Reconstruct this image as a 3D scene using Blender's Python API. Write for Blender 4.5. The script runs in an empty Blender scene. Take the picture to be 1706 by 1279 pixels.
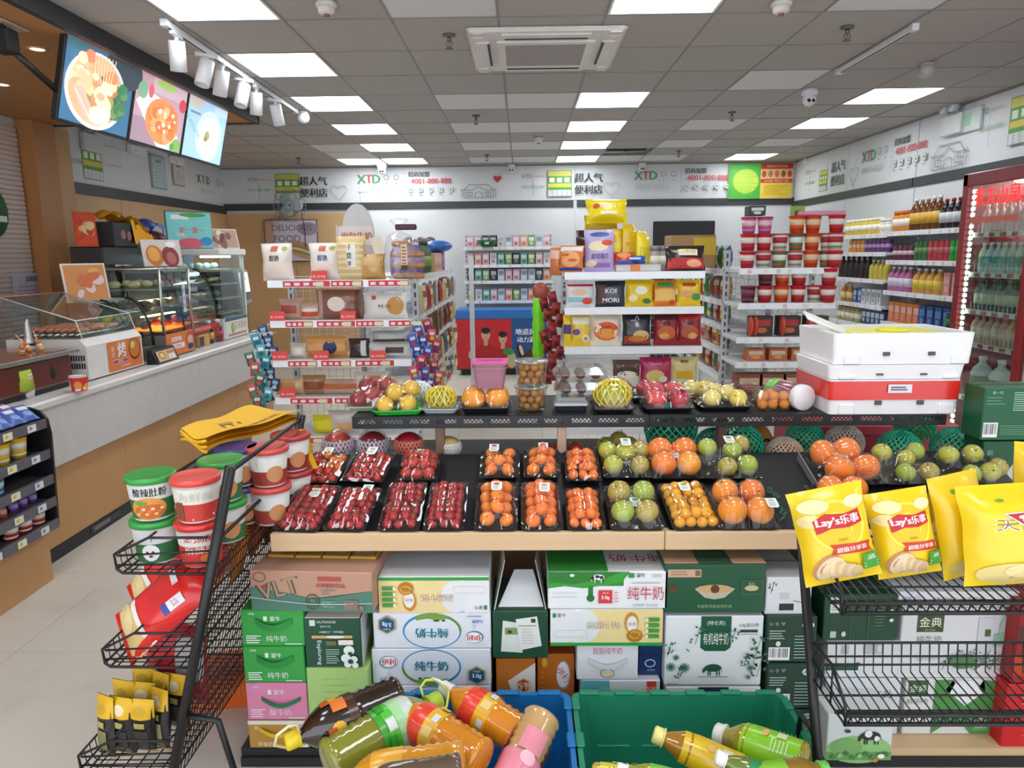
import bpy, math, random
from mathutils import Vector as V, Matrix as M
RND = random.Random(7)
S = bpy.context.scene
COL = S.collection
PI = math.pi
# ---------------------------------------------------------------- camera, world, exposure
F = 1200.0
CZ = 1.68
PITCH = math.atan(214.5 / F)
YAW, ROLL = 0.0156, -0.0105
CAMM = M.Rotation(YAW, 3, 'Z') @ M.Rotation(PI / 2 - PITCH, 3, 'X') @ M.Rotation(ROLL, 3, 'Z')
cd = bpy.data.cameras.new('camera'); cam = bpy.data.objects.new('camera', cd); COL.objects.link(cam)
cam.matrix_world = M.Translation((0, 0, CZ)) @ CAMM.to_4x4()
cd.sensor_fit = 'HORIZONTAL'; cd.sensor_width = 36.0; cd.lens = F * 36.0 / 1706.0
cd.clip_start = 0.02; cd.clip_end = 100
S.camera = cam
w = bpy.data.worlds.new('world'); S.world = w; w.use_nodes = True
w.node_tree.nodes['Background'].inputs[0].default_value = (0.86, 0.92, 1.0, 1)
w.node_tree.nodes['Background'].inputs[1].default_value = 2.3
S.view_settings.view_transform = 'Standard'; S.view_settings.look = 'None'
S.view_settings.gamma = 1.0; S.view_settings.use_curve_mapping = False
S.view_settings.exposure = 0.2
S.cycles.max_bounces = 10; S.cycles.transparent_max_bounces = 24
S.cycles.caustics_reflective = False; S.cycles.caustics_refractive = False
PANEL_POWER = 10.0
CEIL = 3.0

def hit(px, py, x=None, y=None, z=None):
 """where the line of sight through a photo pixel meets a real plane of the room"""
 d = CAMM @ V(((px - 853) / F, (639.5 - py) / F, -1))
 if y is not None: t = y / d.y
 elif x is not None: t = x / d.x
 else: t = (z - CZ) / d.z
 return V((0, 0, CZ)) + d * t
def HX(px, Y, py=640): return hit(px, py, y=Y).x
def HZ(py, Y, px=853): return hit(px, py, y=Y).z

# ---------------------------------------------------------------- materials
def lin(h):
 h = h.lstrip('#')
 c = [int(h[i:i + 2], 16) / 255 for i in (0, 2, 4)]
 return [v / 12.92 if v <= .04045 else ((v + .055) / 1.055) ** 2.4 for v in c]
MATS = {}
def mat(h, rough=.5, metal=0., emit=0., var=.05, scale=14., bump=0., coat=0., alpha=1., spec=.5):
 k = (h, rough, metal, emit, var, scale, bump, coat, alpha, spec)
 if k in MATS: return MATS[k]
 m = bpy.data.materials.new('surface_' + h.lstrip('#')); m.use_nodes = True
 nt = m.node_tree; b = nt.nodes['Principled BSDF']; L = nt.links.new
 c = lin(h)
 b.inputs['Base Color'].default_value = c + [1]
 b.inputs['Roughness'].default_value = rough; b.inputs['Metallic'].default_value = metal
 b.inputs['Specular IOR Level'].default_value = spec
 if coat: b.inputs['Coat Weight'].default_value = coat; b.inputs['Coat Roughness'].default_value = .08
 if emit:
  b.inputs['Emission Color'].default_value = c + [1]; b.inputs['Emission Strength'].default_value = emit
 if var and not emit:
  tc = nt.nodes.new('ShaderNodeTexCoord'); no = nt.nodes.new('ShaderNodeTexNoise')
  no.inputs['Scale'].default_value = scale; no.inputs['Detail'].default_value = 2
  L(tc.outputs['Object'], no.inputs['Vector'])
  mx = nt.nodes.new('ShaderNodeMix'); mx.data_type = 'RGBA'
  mx.inputs[6].default_value = [v * (1 - var * 1.6) for v in c] + [1]
  mx.inputs[7].default_value = [min(1, v * (1 + var * 1.6) + var * .01) for v in c] + [1]
  L(no.outputs[0], mx.inputs[0]); L(mx.outputs[2], b.inputs['Base Color'])
  if bump:
   bp = nt.nodes.new('ShaderNodeBump'); bp.inputs['Strength'].default_value = bump; bp.inputs['Distance'].default_value = .01
   L(no.outputs[0], bp.inputs['Height']); L(bp.outputs[0], b.inputs['Normal'])
 if alpha < 1: b.inputs['Alpha'].default_value = alpha
 MATS[k] = m
 return m
def clear(tint='ffffff', shine=.06, rough=.03, haze=0., name='clear_film'):
 """thin clear sheet: transparent with a Fresnel sheen and optional milky haze"""
 k = ('clear', tint, shine, rough, haze)
 if k in MATS: return MATS[k]
 m = bpy.data.materials.new(name); m.use_nodes = True
 nt = m.node_tree; nt.nodes.clear(); N = nt.nodes.new; L = nt.links.new
 out = N('ShaderNodeOutputMaterial'); tr = N('ShaderNodeBsdfTransparent'); gl = N('ShaderNodeBsdfGlossy')
 tr.inputs[0].default_value = lin(tint) + [1]; gl.inputs['Roughness'].default_value = rough
 lw = N('ShaderNodeLayerWeight'); lw.inputs[0].default_value = .35
 mr = N('ShaderNodeMapRange'); mr.inputs[3].default_value = shine; mr.inputs[4].default_value = .7
 pw = N('ShaderNodeMath'); pw.operation = 'POWER'; pw.inputs[1].default_value = 2.
 L(lw.outputs['Facing'], pw.inputs[0]); L(pw.outputs[0], mr.inputs[0])
 mx = N('ShaderNodeMixShader'); L(mr.outputs[0], mx.inputs[0]); L(tr.outputs[0], mx.inputs[1]); L(gl.outputs[0], mx.inputs[2])
 last = mx
 if haze:
  df = N('ShaderNodeBsdfDiffuse'); df.inputs[0].default_value = (.85, .85, .85, 1)
  m2 = N('ShaderNodeMixShader'); m2.inputs[0].default_value = haze
  L(mx.outputs[0], m2.inputs[1]); L(df.outputs[0], m2.inputs[2]); last = m2
 L(last.outputs[0], out.inputs[0])
 MATS[k] = m
 return m
def wood(h, h2, scale=(1, 1, 14), rough=.45):
 k = ('wood', h, h2, scale, rough)
 if k in MATS: return MATS[k]
 m = bpy.data.materials.new('wood_grain'); m.use_nodes = True
 nt = m.node_tree; b = nt.nodes['Principled BSDF']; L = nt.links.new; N = nt.nodes.new
 tc = N('ShaderNodeTexCoord'); mp = N('ShaderNodeMapping'); mp.inputs['Scale'].default_value = scale
 no = N('ShaderNodeTexNoise'); no.inputs['Scale'].default_value = 3.; no.inputs['Detail'].default_value = 5
 L(tc.outputs['Object'], mp.inputs[0]); L(mp.outputs[0], no.inputs['Vector'])
 mx = N('ShaderNodeMix'); mx.data_type = 'RGBA'
 mx.inputs[6].default_value = lin(h) + [1]; mx.inputs[7].default_value = lin(h2) + [1]
 L(no.outputs[0], mx.inputs[0]); L(mx.outputs[2], b.inputs['Base Color']); b.inputs['Roughness'].default_value = rough
 MATS[k] = m
 return m
FILM = lambda: clear('ffffff', .05, .05, .012)
GLASS = lambda: clear('eef7f4', .05, .01, 0., 'glass')
BLACK = lambda: mat('17171a', .45)
WHITE = lambda: mat('e9e9e9', .4)
def mm(c):
 return mat(c) if isinstance(c, str) else c

# ---------------------------------------------------------------- mesh accumulator
class MB:
 def __init__(s, T=None):
  s.v = []; s.f = []; s.m = []; s.sm = []; s.ml = []; s.T = T
 def mi(s, c):
  m = mm(c)
  if m not in s.ml: s.ml.append(m)
  return s.ml.index(m)
 def add(s, vs, fs, c, smooth=False, T=None):
  o = len(s.v); T = T if T is not None else s.T
  s.v += [tuple(T @ V(p)) for p in vs] if T is not None else [tuple(p) for p in vs]
  i = s.mi(c)
  for f in fs:
   s.f.append([o + k for k in f]); s.m.append(i); s.sm.append(smooth)
  return s
 def box(s, x0, y0, z0, x1, y1, z1, c, T=None, bev=0.):
  if bev:
   b = bev; vs = []; fs = []
   X = (x0, x1); Y = (y0, y1); Z = (z0, z1)
   idx = {}
   for i in (0, 1):
    for j in (0, 1):
     for k in (0, 1):
      sx, sy, sz = (1 - 2 * i) * b, (1 - 2 * j) * b, (1 - 2 * k) * b
      for a in range(3):
       p = [X[i] + sx, Y[j] + sy, Z[k] + sz]; p[a] = (X[i], Y[j], Z[k])[a]
       idx[i, j, k, a] = len(vs); vs.append(p)
   for a in range(3):
    o1, o2 = (a + 1) % 3, (a + 2) % 3
    for t in (0, 1):
     def q(u, w_):
      e = [0, 0, 0]; e[a] = t; e[o1] = u; e[o2] = w_; return idx[e[0], e[1], e[2], a]
     f = [q(0, 0), q(1, 0), q(1, 1), q(0, 1)]
     fs.append(f if t else f[::-1])
    for u in (0, 1):
     for w_ in (0, 1):
      e0 = [0, 0, 0]; e0[o1] = u; e0[o2] = w_; e1 = list(e0); e1[a] = 1
      f = [idx[(*e0, o1)], idx[(*e1, o1)], idx[(*e1, o2)], idx[(*e0, o2)]]
      fs.append(f if u == w_ else f[::-1])
   for i in (0, 1):
    for j in (0, 1):
     for k in (0, 1):
      f = [idx[i, j, k, 0], idx[i, j, k, 1], idx[i, j, k, 2]]
      fs.append(f if (i + j + k) % 2 else f[::-1])
   return s.add(vs, fs, c, False, T)
  vs = [(x, y, z) for z in (z0, z1) for y in (y0, y1) for x in (x0, x1)]
  return s.add(vs, [(0, 2, 3, 1), (4, 5, 7, 6), (0, 1, 5, 4), (2, 6, 7, 3), (0, 4, 6, 2), (1, 3, 7, 5)], c, False, T)
 def lathe(s, prof, c, n=16, T=None, smooth=True, sx=1., sy=1., ph=0.):
  vs = []; fs = []
  for r, z in prof:
   for k in range(n):
    a = 2 * PI * k / n + ph; vs.append((r * math.cos(a) * sx, r * math.sin(a) * sy, z))
  for i in range(len(prof) - 1):
   for k in range(n):
    k2 = (k + 1) % n
    fs.append((i * n + k, i * n + k2, (i + 1) * n + k2, (i + 1) * n + k))
  if prof[0][0] > 1e-6: fs.append(tuple(range(n - 1, -1, -1)))
  if prof[-1][0] > 1e-6: fs.append(tuple((len(prof) - 1) * n + k for k in range(n)))
  return s.add(vs, fs, c, smooth, T)
 def cyl(s, p0, p1, r, c, n=12, r2=None):
  p0 = V(p0); p1 = V(p1); d = p1 - p0
  T = M.Translation(p0) @ d.to_track_quat('Z', 'Y').to_matrix().to_4x4()
  if s.T is not None: T = s.T @ T
  return s.lathe([(r, 0), (r if r2 is None else r2, d.length)], c, n, T)
 def tube(s, pts, r, c, n=6, closed=False):
  pts = [V(p) for p in pts]; N = len(pts); vs = []; fs = []
  up = None
  for i, p in enumerate(pts):
   a = pts[(i - 1) % N] if (closed or i) else p; b = pts[(i + 1) % N] if (closed or i < N - 1) else p
   t = (b - a).normalized() if (b - a).length else V((0, 0, 1))
   if up is None: up = t.orthogonal().normalized()
   up = (up - t * up.dot(t)); up = up.normalized() if up.length > 1e-6 else t.orthogonal().normalized()
   sd = t.cross(up)
   for k in range(n):
    an = 2 * PI * k / n; vs.append(p + up * r * math.cos(an) + sd * r * math.sin(an))
  for i in range(N if closed else N - 1):
   j = (i + 1) % N
   for k in range(n):
    k2 = (k + 1) % n; fs.append((i * n + k, i * n + k2, j * n + k2, j * n + k))
  if not closed: fs += [tuple(range(n - 1, -1, -1)), tuple((N - 1) * n + k for k in range(n))]
  return s.add(vs, fs, c, n > 4)
 def wire(s, p0, p1, r, c):
  return s.tube([p0, p1], r, c, 4)
 def sph(s, cen, r, c, n=12, m=8, sc=(1, 1, 1), T=None):
  vs = [(0, 0, -1)]; fs = []
  for i in range(1, m):
   t = PI * i / m
   for k in range(n):
    a = 2 * PI * k / n; vs.append((math.sin(t) * math.cos(a), math.sin(t) * math.sin(a), -math.cos(t)))
  vs.append((0, 0, 1)); L = len(vs) - 1
  for k in range(n):
   k2 = (k + 1) % n
   fs.append((0, 1 + k2, 1 + k)); fs.append((L, L - n + k, L - n + k2))
   for i in range(m - 2):
    a = 1 + i * n; fs.append((a + k, a + k2, a + n + k2, a + n + k))
  vs = [(cen[0] + x * r * sc[0], cen[1] + y * r * sc[1], cen[2] + z * r * sc[2]) for x, y, z in vs]
  return s.add(vs, fs, c, True, T)
 def grid(s, f, nu, nv, c, smooth=True, T=None):
  vs = [f(i / nu, j / nv) for j in range(nv + 1) for i in range(nu + 1)]; W = nu + 1
  fs = [(j * W + i, j * W + i + 1, (j + 1) * W + i + 1, (j + 1) * W + i) for j in range(nv) for i in range(nu)]
  return s.add(vs, fs, c, smooth, T)
 def prism(s, poly, z0, z1, c, T=None, smooth=False):
  n = len(poly); vs = [(x, y, z0) for x, y in poly] + [(x, y, z1) for x, y in poly]
  fs = [tuple(range(n - 1, -1, -1)), tuple(range(n, 2 * n))] + [(i, (i + 1) % n, n + (i + 1) % n, n + i) for i in range(n)]
  return s.add(vs, fs, c, smooth, T)
 def mesh(s, name):
  me = bpy.data.meshes.new(name); me.from_pydata(s.v, [], s.f)
  for m in s.ml: me.materials.append(m)
  me.polygons.foreach_set('material_index', s.m); me.polygons.foreach_set('use_smooth', s.sm)
  me.update(); return me
 def build(s, name, parent=None, loc=(0, 0, 0), rot=(0, 0, 0)):
  o = bpy.data.objects.new(name, s.mesh(name)); COL.objects.link(o)
  o.location = loc; o.rotation_euler = rot
  if parent is not None: o.parent = parent
  return o
def inst(name, me, parent=None, loc=(0, 0, 0), rot=(0, 0, 0), sc=1.):
 o = bpy.data.objects.new(name, me); COL.objects.link(o)
 o.location = loc; o.rotation_euler = rot; o.scale = (sc, sc, sc) if isinstance(sc, (int, float)) else sc
 if parent is not None: o.parent = parent
 return o
def orient(zdir, front):
 z = V(zdir).normalized(); f = V(front); f = (f - z * f.dot(z)).normalized(); x = (-f).cross(z)
 return M((x, -f, z)).transposed().to_euler()
def tag(o, label, cat, group=None, kind=None):
 o['label'] = label; o['category'] = cat
 if group: o['group'] = group
 if kind: o['kind'] = kind
 return o
def thing(name, label, cat, loc=(0, 0, 0), rot=(0, 0, 0), group=None, sc=1.):
 o = bpy.data.objects.new(name, None); COL.objects.link(o); o.empty_display_size = .02
 o.location = loc; o.rotation_euler = rot if isinstance(rot, (tuple, list)) else (0, 0, rot)
 o.scale = (sc, sc, sc) if isinstance(sc, (int, float)) else sc
 return tag(o, label, cat, group)
def structure(o):
 o['kind'] = 'structure'; return o
KIDS = {}
def dup(root, loc, rot=(0, 0, 0), label=None, group=None, sc=None):
 r = root.copy(); COL.objects.link(r); r.location = loc
 r.rotation_euler = rot if isinstance(rot, (tuple, list)) else (0, 0, rot)
 if sc is not None: r.scale = (sc, sc, sc) if isinstance(sc, (int, float)) else sc
 if label: r['label'] = label
 if group: r['group'] = group
 for ch in list(root.children):
  c = ch.copy(); COL.objects.link(c); c.parent = r
  for g in list(ch.children):
   d = g.copy(); COL.objects.link(d); d.parent = c
 return r

# ---------------------------------------------------------------- flat print: rectangles, ellipses, lettering on a surface
TXT = {}
def glyphs(s):
 k = s
 if k in TXT: return TXT[k]
 cu = bpy.data.curves.new('lettering', 'FONT'); cu.body = s; cu.resolution_u = 2
 ob = bpy.data.objects.new('lettering', cu)
 me = ob.to_mesh()
 vs = [(v.co.x, v.co.y) for v in me.vertices]; fs = [tuple(p.vertices) for p in me.polygons]
 ob.to_mesh_clear()
 bpy.data.objects.remove(ob); bpy.data.curves.remove(cu)
 if vs:
  x0 = min(v[0] for v in vs); x1 = max(v[0] for v in vs); y0 = min(v[1] for v in vs); y1 = max(v[1] for v in vs)
  h = max(1e-6, y1 - y0); wd = (x1 - x0) / h
  vs = [((x - x0) / h - wd / 2, (y - y0) / h - .5) for x, y in vs]
 else: wd = 1
 TXT[k] = (vs, fs, wd)
 return TXT[k]
class Paint:
 """f(u, v, h) maps print coordinates (metres or 0..1) to a point lifted h off the surface"""
 def __init__(s, f, n=1, step=.0004, h0=.0005):
  s.f = f; s.n = n; s.h = h0; s.step = step; s.mb = MB()
 def up(s): s.h += s.step; return s.h
 def rect(s, u0, v0, u1, v1, c, up=True):
  h = s.up() if up else s.h
  s.mb.grid(lambda a, b: s.f(u0 + (u1 - u0) * a, v0 + (v1 - v0) * b, h), s.n, s.n, c, s.n > 1); return s
 def ell(s, cx, cy, rx, ry, c, k=20, rot=0., up=True):
  h = s.up() if up else s.h; ca, sa = math.cos(rot), math.sin(rot)
  rings = max(1, s.n // 3); vs = [s.f(cx, cy, h)]; fs = []
  for r in range(1, rings + 1):
   for i in range(k):
    a = 2 * PI * i / k; x = rx * r / rings * math.cos(a); y = ry * r / rings * math.sin(a)
    vs.append(s.f(cx + x * ca - y * sa, cy + x * sa + y * ca, h))
  for i in range(k):
   j = (i + 1) % k; fs.append((0, 1 + i, 1 + j))
   for r in range(rings - 1):
    a = 1 + r * k; fs.append((a + i, a + k + i, a + k + j, a + j))
  s.mb.add(vs, fs, c, s.n > 1); return s
 def ring(s, cx, cy, rx, ry, t, c, k=28, a0=0., a1=2 * PI, up=True):
  h = s.up() if up else s.h; vs = []; fs = []
  for i in range(k + 1):
   a = a0 + (a1 - a0) * i / k
   vs.append(s.f(cx + rx * math.cos(a), cy + ry * math.sin(a), h)); vs.append(s.f(cx + (rx - t) * math.cos(a), cy + (ry - t) * math.sin(a), h))
  for i in range(k): fs.append((2 * i, 2 * i + 2, 2 * i + 3, 2 * i + 1))
  s.mb.add(vs, fs, c); return s
 def poly(s, pts, c, up=True):
  h = s.up() if up else s.h
  cx = sum(p[0] for p in pts) / len(pts); cy = sum(p[1] for p in pts) / len(pts)
  if s.n > 1: pts = [(a[0] + (b[0] - a[0]) * k / 4, a[1] + (b[1] - a[1]) * k / 4) for a, b in zip(pts, pts[1:] + pts[:1]) for k in range(4)]
  n = len(pts); R_ = 3 if s.n > 1 else 1
  vs = [s.f(cx, cy, h)]
  for r in range(1, R_ + 1): vs += [s.f(cx + (x - cx) * r / R_, cy + (y - cy) * r / R_, h) for x, y in pts]
  fs = [(0, 1 + i, 1 + (i + 1) % n) for i in range(n)]
  for r in range(R_ - 1): fs += [(1 + r * n + i, 1 + (r + 1) * n + i, 1 + (r + 1) * n + (i + 1) % n, 1 + r * n + (i + 1) % n) for i in range(n)]
  s.mb.add(vs, fs, c, s.n > 1); return s
 def text(s, t, cx, cy, hh, c, wmax=None, flip=False, bold=.012, rot=0., wfit=None, up=True):
  h = s.up() if up else s.h
  vs, fs, wd = glyphs(t); sy = hh; sx = hh
  if wmax and wd * sx > wmax: sx = wmax / wd; sy = max(sx, hh * .5) if wfit is None else hh
  if wfit: sx = wfit / wd
  if flip: sx, sy = -sx, -sy
  ca, sa = math.cos(rot), math.sin(rot)
  for dx, dy in (((-bold, 0), (bold, 0)) if bold > .02 else ((0, 0),)):
   s.mb.add([s.f(cx + (x + dx) * sx * ca - (y + dy) * sy * sa, cy + (x + dx) * sx * sa + (y + dy) * sy * ca, h + (dx > 0) * .00008) for x, y in vs], fs, c)
  return s
 def line(s, x0, y0, x1, y1, t, c, up=False):
  d = math.hypot(x1 - x0, y1 - y0) or 1; nx, ny = -(y1 - y0) / d * t / 2, (x1 - x0) / d * t / 2
  h = s.up() if up else s.h
  s.mb.add([s.f(x0 + nx, y0 + ny, h), s.f(x1 + nx, y1 + ny, h), s.f(x1 - nx, y1 - ny, h), s.f(x0 - nx, y0 - ny, h)], [(3, 2, 1, 0)], c); return s
 def lines(s, x0, y0, x1, y1, n, t, c, jag=.3):
  """rows of small print too small to read: thin bars of uneven length"""
  s.up()
  for i in range(n):
   y = y1 + (y0 - y1) * (i + .5) / n
   s.line(x0, y, x1 - (x1 - x0) * jag * RND.random(), y, t, c)
  return s
 def build(s, name, parent): return s.mb.build(name, parent)
def flat(o, u, v, n=None):
 """print frame on a plane: origin, unit u, unit v (metres)"""
 o, u, v = V(o), V(u), V(v); n = V(n) if n is not None else u.cross(v).normalized()
 return lambda a, b, h: o + u * a + v * b + n * h

# ================================================================ the room shell
XL, XR, YB, YF = -4.48, 4.05, 11.1, -1.2
TX0, TW, TY0, TD = .48, .605, 4.34, .65
def plain(name, x0, y0, z0, x1, y1, z1, c, kind=True):
 o = MB().box(x0, y0, z0, x1, y1, z1, c).build(name)
 if kind: structure(o)
 return o
floor = plain('floor', XL - .2, YF, -.12, XR + .2, YB + .2, -.008, mat('8f877e', .6))
def tile_mesh(name, a, b, t, c, bev=.004):
 return MB().box(0, 0, 0, a, b, t, c, bev=bev).mesh(name)
def marble():
 m = bpy.data.materials.new('floor_tile'); m.use_nodes = True; nt = m.node_tree; b = nt.nodes['Principled BSDF']; L = nt.links.new; N = nt.nodes.new
 g = N('ShaderNodeNewGeometry'); no = N('ShaderNodeTexNoise'); no.inputs['Scale'].default_value = 1.7; no.inputs['Detail'].default_value = 6
 wv = N('ShaderNodeTexNoise'); wv.inputs['Scale'].default_value = 9; wv.inputs['Detail'].default_value = 8
 L(g.outputs['Position'], no.inputs['Vector']); L(g.outputs['Position'], wv.inputs['Vector'])
 cr = N('ShaderNodeValToRGB'); e = cr.color_ramp.elements
 e[0].position = .32; e[0].color = lin('bfb5a9') + [1]; e[1].position = .6; e[1].color = lin('d0c7bb') + [1]
 mx = N('ShaderNodeMath'); mx.operation = 'MULTIPLY_ADD'; mx.inputs[1].default_value = .3
 L(wv.outputs[0], mx.inputs[0]); L(no.outputs[0], mx.inputs[2]); L(mx.outputs[0], cr.inputs[0])
 L(cr.outputs[0], b.inputs['Base Color']); b.inputs['Roughness'].default_value = .38
 return m
ft = tile_mesh('tile', .797, .797, .008, marble(), .0015)
y = 2.06 - 4 * .8
while y < YB:
 x = -1.42 - 4 * .8
 while x < XR:
  inst('tile', ft, floor, (x, y, -.008)); x += .8
 y += .8
# ceiling: exposed grid, lay-in tiles
ceiling = plain('ceiling', XL - .2, YF, CEIL + .35, XR + .2, YB + .2, CEIL + .45, mat('55534f', .8))
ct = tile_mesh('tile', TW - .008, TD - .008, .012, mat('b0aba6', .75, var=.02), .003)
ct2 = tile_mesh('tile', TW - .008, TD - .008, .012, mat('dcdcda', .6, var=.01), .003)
gm = mat('8d8984', .5)
LIGHT_AT = {}
for r in (-6, -4, -2, -1, 1, 3, 5, 7, 9): LIGHT_AT[-4, r] = 1
for r in (-6, -4, -1, 3, 5, 7, 9): LIGHT_AT[0, r] = 1
for r in (-6, -3, 3, 5, 9): LIGHT_AT[4, r] = 1
LIGHT_AT[-5, 9] = 1
for k in ((-4, -2), (-4, 0)): LIGHT_AT.pop(k, None)
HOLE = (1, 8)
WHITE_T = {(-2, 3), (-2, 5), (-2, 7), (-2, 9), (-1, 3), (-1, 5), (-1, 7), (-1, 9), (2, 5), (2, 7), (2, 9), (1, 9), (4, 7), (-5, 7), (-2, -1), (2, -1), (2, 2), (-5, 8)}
cols = range(-9, 7)
rows = range(-9, 11)
for i in cols:
 for r in rows:
  x, y = TX0 + i * TW, TY0 + r * TD
  if (i, r) in LIGHT_AT or (i, r) == HOLE or x > XR or x + TW < XL or y > YB: continue
  if x < -2.6 and y < 6.7: continue
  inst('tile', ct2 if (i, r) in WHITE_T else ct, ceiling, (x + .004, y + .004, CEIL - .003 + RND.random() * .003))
g = MB()
for i in list(cols) + [7]:
 x = TX0 + i * TW
 if XL < x < XR: g.box(x - .007, YF, CEIL - .005, x + .007, YB, CEIL + .03, gm)
g.build('grid_rail', ceiling)
g = MB()
for r in list(rows) + [11]:
 y = TY0 + r * TD
 if y < YB: g.box(XL, y - .007, CEIL - .0045, XR, y + .007, CEIL + .03, gm)
g.build('grid_rail', ceiling)
# wall shells
wm = mat('d6d7d9', .5, var=.015)
wall_back = plain('wall_back', XL - .2, YB, 0, XR + .2, YB + .15, CEIL + .35, wm)
wall_left = plain('wall_left', XL - .15, YF, 0, XL, YB, CEIL + .35, wm)
wall_right = plain('wall_right', XR, YF, 0, XR + .15, YB, CEIL + .35, wm)
wp = wood('c39d70', 'd2ad80', (1, 1, .12), .5)
# honey-coloured wall panels below the black band
for k in range(4):
 y0 = 7.22 + k * .972
 MB().box(XL, y0 + .004, .1, XL + .015, y0 + .968, 2.335, wp, bev=.003).build('panel', wall_left)
for k in range(2):
 x0 = XL + .015 + k * 1.02
 MB().box(x0 + .004, YB - .015, .1, x0 + 1.016, YB, 2.335, wp, bev=.003).build('panel', wall_back)
bk = mat('3a3b3d', .45)
structure(MB().box(XL, 7.2, 2.335, XL + .03, YB, 2.445, bk).build('trim_1'))
structure(MB().box(XL, YB - .03, 2.38, HX(955, YB, 343), YB, 2.48, bk).build('trim_2'))
structure(MB().box(HX(961, YB, 343), YB - .03, 2.38, XR, YB, 2.48, bk).build('trim_3'))
structure(MB().box(XR - .03, 7.72, 2.33, XR, YB, 2.42, bk).build('trim_4'))
structure(MB().box(XR - .03, 1.0, 2.33, XR, 7.70, 2.42, bk).build('trim_5'))
# white panels above and below the band on the right wall, with open joints
for y0, y1 in ((1.2, 2.75), (2.76, 5.3), (5.31, 7.69), (7.71, 9.3), (9.31, 10.9)):
 MB().box(XR - .012, y0, 2.42, XR, y1, CEIL - .01, wm, bev=.003).build('panel', wall_right)
 MB().box(XR - .012, y0, .1, XR, y1, 2.33, wm, bev=.003).build('panel', wall_right)
for x0, x1 in ((-2.42, HX(957, YB, 300)), (HX(959, YB, 300), XR - .02)):
 MB().box(x0, YB - .012, 2.48, x1, YB, CEIL - .01, wm, bev=.003).build('panel', wall_back)
 MB().box(x0, YB - .012, .1, x1, YB, 2.38, wm, bev=.003).build('panel', wall_back)
structure(MB().box(XL, YB - .05, CEIL - .02, XR, YB, CEIL, gm).build('trim_6'))
structure(MB().box(XR - .03, YF, CEIL - .02, XR, YB, CEIL, gm).build('trim_7'))
# brown pillar and low wooden soffit over the counter
wd = wood('a9713f', 'b98250', (1, 1, .1), .5)
wl = wood('bd905f', 'c99d6b', (1, 1, .1), .5)
structure(MB().box(XL, 6.6, 0, XL + .16, 6.92, 2.91, wd, bev=.006).build('wall_left_pillar'))
structure(MB().box(XL, 6.92, 0, XL + .12, 7.2, 2.905, wl, bev=.004).build('wall_left_pillar'))
sof = structure(MB().box(XL, YF, 2.91, -2.47, 6.95, 2.96, wood('b98452', 'c08c5a', (1, .1, 1), .4)).build('ceiling_soffit'))
MB().box(-2.47, YF, 2.90, -2.43, 6.98, CEIL, mat('333336', .5)).build('edge_band', sof)
MB().box(XL, 6.95, 2.90, -2.43, 6.98, CEIL, mat('333336', .5)).build('edge_band', sof)

# ---------------------------------------------------------------- printed frieze on the white walls
def shop_icon(P, u, v, s=1.):
 w, h = .36 * s, .38 * s
 P.rect(u, v, u + w, v + h, '6f7a52'); P.rect(u + .008, v + h * .78, u + w - .008, v + h - .008, 'c9c75a')
 P.rect(u + .008, v + h * .5, u + w - .008, v + h * .76, '5da24a'); P.rect(u + .008, v + h * .36, u + w - .008, v + h * .5, 'd8c24e')
 P.rect(u + .008, v + h * .26, u + w - .008, v + h * .36, '4d9c46'); P.rect(u + .008, v + .008, u + w - .008, v + h * .26, 'cfd2d2')
 for k in range(3): P.rect(u + .03 + k * w * .31, v + h * .55, u + .03 + k * w * .31 + w * .2, v + h * .72, 'e6ecd6')
 for k in range(1, 5): P.line(u + w * k / 5, v + .01, u + w * k / 5, v + h * .26, .006, '8d9292')
def heart(P, u, v, r, c, fill=False):
 pts = []
 for k in range(28):
  t = 2 * PI * k / 28
  pts.append((u + r * math.sin(t) ** 3, v + r * (.81 * math.cos(t) - .31 * math.cos(2 * t) - .12 * math.cos(3 * t) - .06 * math.cos(4 * t))))
 if fill: P.poly(pts, c)
 else:
  P.up()
  for a, b in zip(pts, pts[1:] + pts[:1]): P.line(*a, *b, .01, c)
def house(P, u, v, s, c='7d8084'):
 P.up()
 for a in ((0, 0, 1, 0), (0, 0, 0, .42), (1, 0, 1, .42), (-.06, .42, .3, .42), (.7, .42, 1.06, .42), (0, .42, .18, .72), (1, .42, .82, .72), (.18, .72, .82, .72), (.3, .42, .5, .62), (.5, .62, .7, .42),
              (.38, 0, .38, .25), (.62, 0, .62, .25), (.38, .25, .5, .33), (.5, .33, .62, .25), (.08, .1, .28, .1), (.08, .1, .08, .3), (.28, .1, .28, .3), (.08, .3, .28, .3), (.72, .1, .92, .1), (.72, .1, .72, .3), (.92, .1, .92, .3), (.72, .3, .92, .3), (.18, .1, .18, .3), (.82, .1, .82, .3), (-.08, 0, -.08, .5), (1.08, 0, 1.08, .5)):
  P.line(u + a[0] * s, v + a[1] * s * .6, u + a[2] * s, v + a[3] * s * .6, .009, c)
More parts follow.
